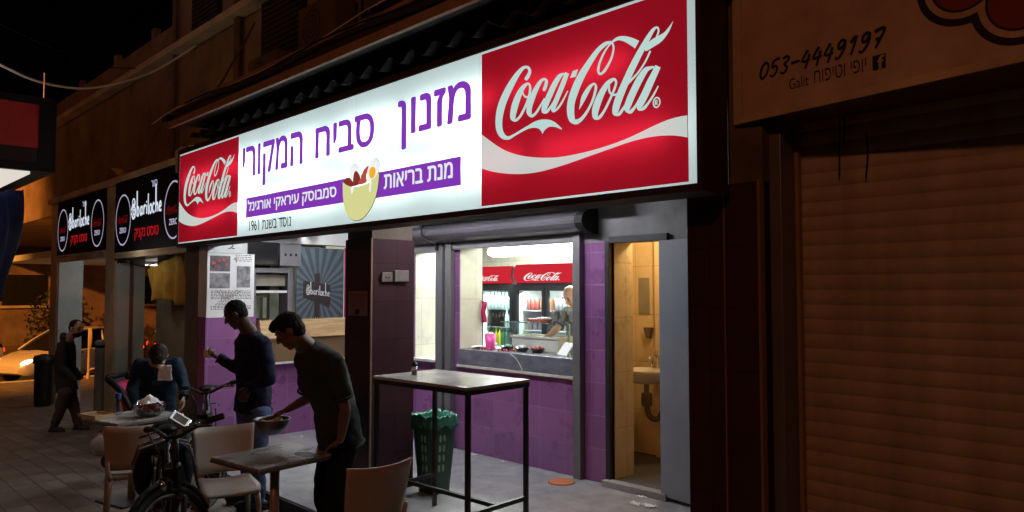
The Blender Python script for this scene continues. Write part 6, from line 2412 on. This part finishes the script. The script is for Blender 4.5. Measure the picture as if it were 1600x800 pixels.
    for s in (-1, 1):
        mb.tube([bb + V(0, s * 0.07, 0), bb + V(s * 0.12, s * 0.085, -s * 0.11)], 0.011, 8)
        mb.obox(bb + V(s * 0.12, s * 0.135, -s * 0.11), V(0.045, 0, 0), V(0, 0.045, 0), V(0, 0, 0.010))
    mb.build('crank', M['dark_metal'], t, w=False)
    mb = MB()
    mb.tube([rear + V(0, 0.09, 0.38), rear + V(-0.12, 0.09, 0.37)], 0.007, 6)
    mb.tube([rear + V(0.18, -0.06, 0.37), rear + V(-0.20, -0.06, 0.37), rear + V(-0.20, 0.06, 0.37), rear + V(0.18, 0.06, 0.37)], 0.008, 6)
    mb.tube([rear + V(-0.05, -0.06, 0.37), rear + V(0, -0.07, 0.02)], 0.006, 6)
    mb.tube([rear + V(-0.05, 0.06, 0.37), rear + V(0, 0.07, 0.02)], 0.006, 6)
    mb.build('luggage_rack', M['dark_metal'], t, w=False)
    mb = MB()
    mb.tube([bb + V(-0.05, 0.03, 0.0), bb + V(-0.10, 0.20, -0.285)], 0.010, 6)
    mb.build('kick_stand', M['steel'], t, w=False)
    return t, S, ht_


bike, S1, ht1 = make_bike('bicycle', 'black electric bicycle with its front wheel towards us and a lit up phone mount', tuple(V(*at(276, 676, 4.58).xy, GP) - V(0.4 * math.cos(rad(-15)), 0.4 * math.sin(rad(-15)), 0)), rad(-15), -46)
bike2, S2, ht2 = make_bike('bicycle', 'black bicycle behind the middle chair with raised handlebars', (-6.96, 2.87, GP), rad(-24), -30)
# bag on the rack of the near bicycle
pk = thing('pannier_bag', 'black bag strapped on the rear rack of the near bicycle', 'bag', tuple(bike.matrix_basis @ V(-0.47, 0, 0.72)))
BK = Matrix.Translation(bike.location) @ Matrix.Rotation(bike.rotation_euler[2], 4, 'Z')
mb = MB(BK)
for s in (-1, 1):
    mb.ball(V(-0.47, s * 0.135, 0.58), V(0.17, 0, 0.01), V(0, 0.062, 0), V(-0.01, 0, 0.17), 16, 10)
mb.ball(V(-0.47, 0, 0.74), V(0.17, 0, 0), V(0, 0.14, 0), V(0, 0, 0.05), 16, 10)
mb.build('bag_body', M['cloth_black'], pk, smooth=True, remesh=0.012, wrinkle=0.008)
mb = MB(BK)
for x in (-0.55, -0.39):
    mb.tube([V(x, -0.205, 0.60), V(x, -0.16, 0.75), V(x, 0, 0.80), V(x, 0.16, 0.75), V(x, 0.205, 0.60)], 0.009, 6)
mb.build('strap', M['steel'], pk)
# display on the near bicycle
ph = thing('handlebar_display', 'silver framed display tilted on the near bicycle handlebars', 'display', (-4.95, 1.72, 0.82))
cD = at(281, 656, 4.72)
ax = (RT * 0.9 + FH * 0.2).normalized()
ay = (FH * 0.7 + Z * 0.6 - RT * 0.25).normalized()
ay = (ay - ax * ay.dot(ax)).normalized()
az = V(0.68, 0.22, 0.70).normalized()
ax = (RT - az * RT.dot(az)).normalized()
ay = az.cross(ax).normalized()
mb = MB()
mb.obox(cD, ax * 0.066, ay * 0.046, az * 0.010)
mb.obox(cD - az * 0.03, ax * 0.02, ay * 0.02, az * 0.0195)
mb.build('casing', M['chrome'], ph, bevel=0.006)
mb = MB()
mb.obox(cD + az * 0.0112, ax * 0.045, ay * 0.030, az * 0.001)
mb.build('screen', M['car_glass'], ph)


# ------------------------------------------------------------------ people
def loft(mb, pts, r, n=16):
    """pts: (centre, half width along r, half depth)"""
    rings = []
    m = len(pts)
    for i, (c, w, d) in enumerate(pts):
        t = (pts[min(m - 1, i + 1)][0] - pts[max(0, i - 1)][0]).normalized()
        rr = (r - t * r.dot(t)).normalized()
        ff = t.cross(rr).normalized()
        rings.append([c + rr * (w * math.cos(2 * PI * k / n)) + ff * (d * math.sin(2 * PI * k / n)) for k in range(n)])
    vs_ = [p for q in rings for p in q]
    fs_ = []
    for i in range(m - 1):
        for k in range(n):
            fs_.append((i * n + k, i * n + (k + 1) % n, (i + 1) * n + (k + 1) % n, (i + 1) * n + k))
    fs_ += [tuple(range(n))[::-1], tuple(range((m - 1) * n, m * n))]
    mb.add(vs_, fs_)


def hand(mb, w, d, nrm, th, curl=0.5, s=1.0):
    """w wrist, d wrist->fingers, nrm side the palm faces, th thumb side"""
    d = d.normalized()
    th = (th - d * th.dot(d)).normalized()
    nrm = (nrm - d * nrm.dot(d) - th * nrm.dot(th)).normalized()
    k = 0.088 * s
    mb.ball(w + d * 0.048 * s, d * 0.052 * s, th * 0.040 * s, nrm * 0.016 * s)
    for i, (off, ln) in enumerate(((0.030, 0.072), (0.010, 0.080), (-0.010, 0.074), (-0.029, 0.058))):
        a = w + d * 0.02 * s + th * off * 0.7 * s
        p = w + d * k + th * off * s - d * abs(off - 0.005) * 0.25 * s
        mb.cap(a, p, 0.013 * s, 0.0105 * s, 8)
        dd = d
        rr = 0.0095 * s
        an = 0
        for fr_, bend in ((0.46, 50), (0.30, 60), (0.24, 35)):
            an += rad(bend) * curl * (1 + 0.08 * i)
            dd = d * math.cos(an) + nrm * math.sin(an) + th * (0.05 * (1.5 - i))
            dd.normalize()
            q = p + dd * ln * fr_ * s
            mb.cap(p, q, rr, rr * 0.9, 8)
            p = q
            rr *= 0.9
    p = w + d * 0.022 * s + th * 0.026 * s
    q = p + (th * 0.72 + d * 0.62 + nrm * 0.30).normalized() * 0.042 * s
    mb.cap(p, q, 0.014 * s, 0.0115 * s, 8)
    r_ = q + (th * 0.20 + d * 0.92 + nrm * (0.25 + 0.5 * curl)).normalized() * 0.032 * s
    mb.cap(q, r_, 0.0115 * s, 0.009 * s, 8)


def person(label, J, cl, skin, hair, sleeve='long', beard=False, bald=False, hood=False, curlL=0.5, curlR=0.5, hidehands=False, heavy=1.0, facing=None, name='person', long_shirt=0.06, hairdo='full'):
    t = thing(name, label, 'person', (J['anL'].x * 0.5 + J['anR'].x * 0.5, J['anL'].y * 0.5 + J['anR'].y * 0.5, min(J['anL'].z, J['anR'].z) - 0.08))
    f = J['face'].normalized()
    u = (J.get('up', Z) - f * J.get('up', Z).dot(f)).normalized()
    hr = f.cross(u).normalized()
    H = J['head']
    r = (J['shR'] - J['shL']).normalized()
    pel, nk = J['pel'], J['neck']
    chest = J.get('chest', pel.lerp(nk, 0.68))
    waist = J.get('waist', pel.lerp(nk, 0.30))
    hv = heavy
    B = MB()
    # head with face
    B.ball(H + u * 0.020, hr * 0.074, f * 0.092, u * 0.098, 20, 14)
    B.ball(H - u * 0.050 + f * 0.018, hr * 0.058, f * 0.068, u * 0.066, 16, 12)
    B.ball(H - u * 0.098 + f * 0.048, hr * 0.030, f * 0.026, u * 0.022, 10, 8)
    B.cap(H + u * 0.012 + f * 0.086, H - u * 0.030 + f * 0.104, 0.010, 0.0155, 8)
    B.ball(H - u * 0.030 + f * 0.094, hr * 0.021, f * 0.012, u * 0.010, 8, 6)
    B.ball(H + u * 0.030 + f * 0.078, hr * 0.052, f * 0.015, u * 0.011, 10, 6)
    B.ball(H - u * 0.060 + f * 0.080, hr * 0.025, f * 0.010, u * 0.0065, 8, 6)
    B.ball(H - u * 0.074 + f * 0.076, hr * 0.022, f * 0.011, u * 0.0075, 8, 6)
    for s in (-1, 1):
        B.ball(H - u * 0.008 + hr * (s * 0.076) - f * 0.008, hr * 0.010, f * 0.020, u * 0.031, 8, 8)
        B.ball(H - u * 0.014 + hr * (s * 0.036) + f * 0.072, hr * 0.022, f * 0.012, u * 0.016, 8, 6)
    B.cap(nk - u * 0.02, H - u * 0.055 - f * 0.022, 0.062 * hv, 0.054, 14)
    # trunk and limbs under the clothes
    loft(B, [(pel, 0.13, 0.085), (waist, 0.115, 0.08), (chest, 0.14, 0.09), (nk, 0.06, 0.05)], r)
    for s, sh, el, wr in (('L', J['shL'], J['elL'], J['wrL']), ('R', J['shR'], J['elR'], J['wrR'])):
        B.cap(chest.lerp(nk, 0.5), sh, 0.05, 0.050, 10)
        B.cap(sh, el, 0.046 * hv, 0.037, 12)
        B.cap(el, el.lerp(wr, 0.3), 0.037, 0.039, 12)
        B.cap(el.lerp(wr, 0.3), wr, 0.039, 0.024, 12)
        if not hidehands:
            hd = J.get('hd' + s, (wr - el))
            pn = J.get('pn' + s, V(0, 0, -1))
            th = J.get('th' + s, f)
            hand(B, wr, hd, pn, th, curlL if s == 'L' else curlR, 1.0)
    for s in 'LR':
        hp, kn, an = J['hip' + s], J['kn' + s], J['an' + s]
        B.cap(pel, hp, 0.07, 0.07, 10)
        B.cap(hp, kn, 0.065, 0.045, 12)
        B.cap(kn, an, 0.045, 0.030, 12)
        B.cap(an, an + J['toe'] * 0.12 - Z * 0.05, 0.03, 0.022, 10)
    body = B.build('body', skin, t, smooth=True, remesh=0.0075)
    # eyes
    mb = MB()
    for s in (-1, 1):
        mb.ball(H - u * 0.002 + hr * (s * 0.033) + f * 0.0805, hr * 0.0125, f * 0.007, u * 0.007, 10, 6)
        mb.obox(H + u * 0.022 + hr * (s * 0.034) + f * 0.0895, hr * 0.018, f * 0.003, u * 0.0035)
    mb.build('eyes', M['eye'], t, smooth=True)
    if not bald:
        mb = MB()
        if hairdo == 'short':
            mb.ball(H + u * 0.034 - f * 0.012, hr * 0.077, f * 0.092, u * 0.090, 20, 14)
            mb.ball(H + u * 0.000 - f * 0.040, hr * 0.071, f * 0.060, u * 0.070, 16, 10)
        else:
            mb.ball(H + u * 0.036 - f * 0.012, hr * 0.082, f * 0.096, u * 0.097, 20, 14)
            mb.ball(H + u * 0.080 + f * 0.045, hr * 0.064, f * 0.062, u * 0.040, 16, 10)
            mb.ball(H + u * 0.070 + f * 0.088, hr * 0.050, f * 0.026, u * 0.026, 12, 8)
            mb.ball(H - u * 0.010 - f * 0.042, hr * 0.074, f * 0.060, u * 0.074, 16, 10)
        for s in (-1, 1):
            mb.ball(H + u * 0.012 + hr * (s * 0.070) + f * 0.020, hr * 0.006, f * 0.010, u * 0.026, 8, 6)
        mb.build('hair', hair, t, smooth=True, remesh=0.007, wrinkle=0.006, wscale=60)
    if beard:
        mb = MB()
        mb.ball(H - u * 0.075 + f * 0.030, hr * 0.060, f * 0.062, u * 0.050, 16, 10)
        mb.ball(H - u * 0.046 + f * 0.084, hr * 0.030, f * 0.014, u * 0.007, 10, 6)
        mb.build('beard', hair, t, smooth=True, remesh=0.008, wrinkle=0.003, wscale=50)
    # upper garment
    up = MB()
    hem = pel + (pel - waist).normalized() * long_shirt
    loft(up, [(hem, 0.172 * hv, 0.128 * hv), (pel, 0.172 * hv, 0.130 * hv), (waist, 0.162 * hv, 0.125 * hv), (chest, 0.182 * hv, 0.135 * hv), (chest.lerp(nk, 0.55), 0.165 * hv, 0.105 * hv), (nk - (nk - chest).normalized() * 0.015, 0.078, 0.072)], r, 20)
    for sh, el, wr in ((J['shL'], J['elL'], J['wrL']), (J['shR'], J['elR'], J['wrR'])):
        up.cap(chest.lerp(nk, 0.55), sh, 0.085 * hv, 0.066 * hv, 14)
        if sleeve == 'long':
            up.cap(sh, el, 0.066 * hv, 0.054 * hv, 14)
            up.cap(el, el.lerp(wr, 0.90), 0.054 * hv, 0.039 * hv, 14)
        else:
            up.cap(sh, sh.lerp(el, 0.62), 0.064 * hv, 0.066 * hv, 14)
    if hood:
        up.ball(nk - f * 0.07 + Z * 0.0, r * 0.115, f * 0.075, Z * 0.085, 16, 10)
        up.ball(nk + Z * 0.015, r * 0.090, f * 0.085, Z * 0.045, 16, 10)
    up.build('top_garment', cl[0], t, smooth=True, remesh=0.011, wrinkle=0.0105, wscale=7)
    # hem and cuffs as separate knitted bands
    hb_ = MB()
    ax_ = (hem - pel).normalized()
    rr_ = (r - ax_ * r.dot(ax_)).normalized()
    ff_ = ax_.cross(rr_)
    hb_.tube([hem - ax_ * 0.012 + rr_ * (0.172 * hv * math.cos(2 * PI * k / 32)) + ff_ * (0.128 * hv * math.sin(2 * PI * k / 32)) for k in range(32)], 0.011, 6, True)
    hb_.build('hem_band', cl[0], t, smooth=True)
    for s, el, sh, wr in (('L', J['elL'], J['shL'], J['wrL']), ('R', J['elR'], J['shR'], J['wrR'])):
        c_, d_ = (el.lerp(wr, 0.90), (wr - el).normalized()) if sleeve == 'long' else (sh.lerp(el, 0.70), (el - sh).normalized())
        q_ = 0.037 * hv if sleeve == 'long' else 0.063 * hv
        a_, b_ = basis(d_)
        cf = MB()
        cf.tube([c_ + d_ * (0.028 if sleeve == 'long' else 0.022) + a_ * (q_ * math.cos(2 * PI * k / 20)) + b_ * (q_ * math.sin(2 * PI * k / 20)) for k in range(20)], 0.008, 6, True)
        cf.build('cuff', cl[0], t, smooth=True)
    lo = MB()
    loft(lo, [(pel + (waist - pel) * 0.35, 0.155 * hv, 0.115 * hv), (pel, 0.165 * hv, 0.122 * hv), (pel - (waist - pel).normalized() * 0.07, 0.155 * hv, 0.115 * hv)], r, 18)
    for s in 'LR':
        hp, kn, an = J['hip' + s], J['kn' + s], J['an' + s]
        lo.cap(pel.lerp(hp, 0.6) - Z * 0.02, hp, 0.09 * hv, 0.092 * hv, 14)
        lo.cap(hp, kn, 0.094 * hv, 0.066 * hv, 14)
        lo.cap(kn, an + Z * 0.0, 0.066 * hv, 0.052 * hv, 14)
    lo.build('trousers', cl[1], t, smooth=True, remesh=0.012, wrinkle=0.010, wscale=7)
    for s in 'LR':
        sh_ = MB()
        an = J['an' + s]
        td = J['toe'].normalized()
        sd = td.cross(Z)
        gz = an.z - 0.08
        sh_.ball(V(an.x, an.y, gz + 0.045) + td * 0.055, td * 0.145, sd * 0.050, Z * 0.043, 18, 10)
        sh_.cap(an - Z * 0.01, V(an.x, an.y, gz + 0.05), 0.045, 0.045, 12)
        sh_.obox(V(an.x, an.y, gz + 0.012) + td * 0.055, td * 0.125, sd * 0.043, Z * 0.011)
        sh_.build('shoe', M['shoe'], t, smooth=True, remesh=0.009)
    return t


def gz(v_, z):
    """same plan position, ankle height above ground z"""
    return V(v_.x, v_.y, z + 0.085)


# man bending over the middle table, bowl in his right hand
J = dict(head=at(453, 517, 4.98), face=-RT * 0.80 - FH * 0.12 - Z * 0.50, up=Z * 0.85 - RT * 0.5,
         neck=at(475, 537, 5.10), chest=at(503, 578, 5.18), waist=at(523, 634, 5.23), pel=at(530, 674, 5.25),
         shL=at(521, 566, 4.97), elL=at(540, 640, 4.95), wrL=at(532, 688, 4.95), hdL=-RT * 0.75 - Z * 0.45, pnL=-Z, thL=FH,
         shR=at(481, 566, 5.33), elR=at(482, 622, 5.42), wrR=at(449, 640, 5.30), hdR=-RT * 0.9 - Z * 0.35, pnR=-Z, thR=-FH,
         hipL=at(537, 690, 5.15), hipR=at(521, 690, 5.36), knL=at(523, 768, 5.12), knR=at(506, 766, 5.36),
         anL=gz(at(534, 850, 5.15), GP), anR=gz(at(512, 850, 5.4), GP), toe=-RT)
person('man in a dark green T-shirt leaning on the middle table and holding a metal bowl', J, (M['cloth_green'], M['cloth_black']), M['skin_tan'], M['hair'], 'short', curlL=0.25, curlR=0.75, long_shirt=0.10, heavy=1.16)
bc = at(425, 656, 5.22)
mbw = thing('metal_bowl', 'dark metal mixing bowl held out over the middle table', 'bowl', tuple(bc - Z * 0.10))
bowl_mesh(bc - Z * 0.095, 0.118, 0.10, 'bowl_shell', mbw, mat('bowl_steel', (0.16, 0.15, 0.16), 0.35, metal=0.8))
mb = MB()
for k in range(14):
    a, q = rng.uniform(0, 6.28), rng.random() ** 0.5 * 0.07
    mb.ball(bc + V(q * math.cos(a), q * math.sin(a), -0.03 + 0.025 * rng.random()), rng.uniform(0.014, 0.026), None, None, 8, 6)
mb.build('food', M['food_orange'], mbw, smooth=True)

# standing man in the navy sweater and jeans
J = dict(head=at(369, 491, 6.22), face=-RT * 0.88 - FH * 0.10 - Z * 0.42, up=Z,
         neck=at(387, 514, 6.28), chest=at(397, 552, 6.34), waist=at(397, 604, 6.34), pel=at(396, 632, 6.34),
         shL=at(411, 538, 6.14), elL=at(420, 592, 6.08), wrL=at(388, 606, 6.04), hdL=-RT * 0.45 - Z * 0.9, pnL=FH, thL=-RT,
         shR=at(381, 538, 6.50), elR=at(376, 578, 6.56), wrR=at(343, 560, 6.52), hdR=-RT * 0.9 + Z * 0.35, pnR=Z * 0.7 - RT * 0.4, thR=-FH + Z * 0.3,
         hipL=at(404, 646, 6.25), hipR=at(389, 646, 6.43), knL=at(401, 712, 6.22), knR=at(388, 714, 6.45),
         anL=gz(at(404, 780, 6.28), GP), anR=gz(at(388, 780, 6.48), GP), toe=-RT * 0.9 - FH * 0.3)
person('young man in a navy sweatshirt and jeans looking down at the tissue in his hand', J, (M['cloth_navy'], M['denim']), M['skin_dark'], M['hair'], 'long', curlL=0.45, curlR=0.8, long_shirt=0.05, heavy=1.14, hairdo='short')
tc_ = at(328, 553, 6.50)
mb = MB()
mb.grid(lambda s, t: tc_ + RT * (s - 0.55) * 0.10 + Z * ((t - 0.45) * 0.07) + FH * (0.03 * noise.noise(V(s * 6, t * 6, 5))), 10, 10)
tag(mb.build('tissue', M['paper'], smooth=True, solid=0.004), 'white tissue pinched in the hand of the man in navy', 'tissue')

# man stooping over the far table
FC = (-FH * 0.80 + RT * 0.28).normalized()
J = dict(head=at(248, 556, 7.02), face=FC * 0.45 - Z * 0.88, up=FC * 0.7 + Z * 0.7,
         neck=at(243, 566, 7.22), chest=at(243, 590, 7.30), waist=at(247, 632, 7.42), pel=at(248, 658, 7.46),
         shR=at(219, 570, 7.22), elR=at(207, 608, 7.14), wrR=at(213, 636, 6.98), hdR=-Z * 0.5 + FC * 0.8, pnR=-Z, thR=RT,
         shL=at(274, 568, 7.30), elL=at(287, 600, 7.24), wrL=at(287, 620, 7.08), hdL=-Z * 0.9 + FC * 0.3, pnL=-RT, thL=FC,
         hipR=at(238, 668, 7.46), hipL=at(260, 668, 7.50), knR=at(236, 706, 7.40), knL=at(262, 706, 7.46),
         anR=gz(at(234, 744, 7.45), GP), anL=gz(at(263, 744, 7.52), GP), toe=FC)
person('man in a dark blue jacket stooping over the far table, napkin at his mouth', J, (M['cloth_jacket'], M['cloth_black']), M['skin_light'], M['hair_brown'], 'long', curlL=0.4, curlR=0.5, heavy=1.08)
nc = at(253, 578, 6.93)
mb = MB()
mb.grid(lambda s, t: nc + RT * ((s - 0.5) * (0.11 + 0.03 * t)) - Z * (t - 0.3) * 0.15 + FH * (0.025 * noise.noise(V(s * 4, t * 5, 9)) + 0.06 * t) + RT * (0.03 * (1 - t)), 12, 12)
tag(mb.build('paper_napkin', M['paper'], smooth=True, solid=0.004), 'white paper napkin held at the mouth of the stooping man', 'napkin')

# man walking past the arcade
g = zg(-12.4)
J = dict(head=at(119, 513, 10.25), face=RT * 0.92 - FH * 0.25 - Z * 0.12, up=Z,
         neck=at(106, 530, 10.32), chest=at(102, 556, 10.38), waist=at(102, 586, 10.42), pel=at(104, 604, 10.42),
         shR=at(97, 541, 10.20), elR=at(97, 574, 10.14), wrR=at(117, 592, 10.10), hdR=RT, pnR=FH, thR=Z,
         shL=at(108, 540, 10.58), elL=at(112, 572, 10.66), wrL=at(125, 590, 10.55), hdL=RT, pnL=-FH, thL=Z,
         hipR=at(102, 612, 10.32), hipL=at(108, 612, 10.50), knR=at(94, 642, 10.32), knL=at(117, 642, 10.50),
         anR=gz(at(84, 672, 10.35), g), anL=gz(at(122, 668, 10.5), g), toe=RT * 0.95 - FH * 0.3)
person('bearded man in a grey hooded jacket walking past, hands in his pockets', J, (M['cloth_grey'], M['cloth_brown']), M['skin_light'], M['hair_brown'], 'long', beard=True, hairdo='short', hood=True, hidehands=True, heavy=1.04)

# the vendor behind the counter
J = dict(head=at(893, 462, 8.20), face=-RT * 0.65 - FH * 0.45 - Z * 0.45, up=Z,
         neck=at(901, 480, 8.28), chest=at(906, 505, 8.32), waist=at(908, 548, 8.34), pel=at(908, 580, 8.34),
         shR=at(886, 488, 8.14), elR=at(870, 514, 8.00), wrR=at(850, 531, 7.88), hdR=-RT * 0.7 - Z * 0.7, pnR=-Z, thR=RT - FH,
         shL=at(926, 492, 8.40), elL=at(934, 528, 8.36), wrL=at(922, 552, 8.22), hdL=-RT - FH, pnL=-Z, thL=FH,
         hipR=at(900, 592, 8.32), hipL=at(918, 592, 8.38), knR=at(900, 645, 8.3), knL=at(918, 645, 8.36),
         anR=gz(at(900, 690, 8.3), 0.02), anL=gz(at(918, 690, 8.36), 0.02), toe=-RT * 0.6 - FH * 0.7)
person('bald vendor in a grey T-shirt reaching into the display behind the window', J, (M['tee_grey'], M['cloth_black']), M['skin_light'], M['hair'], 'short', bald=True, curlR=0.6)
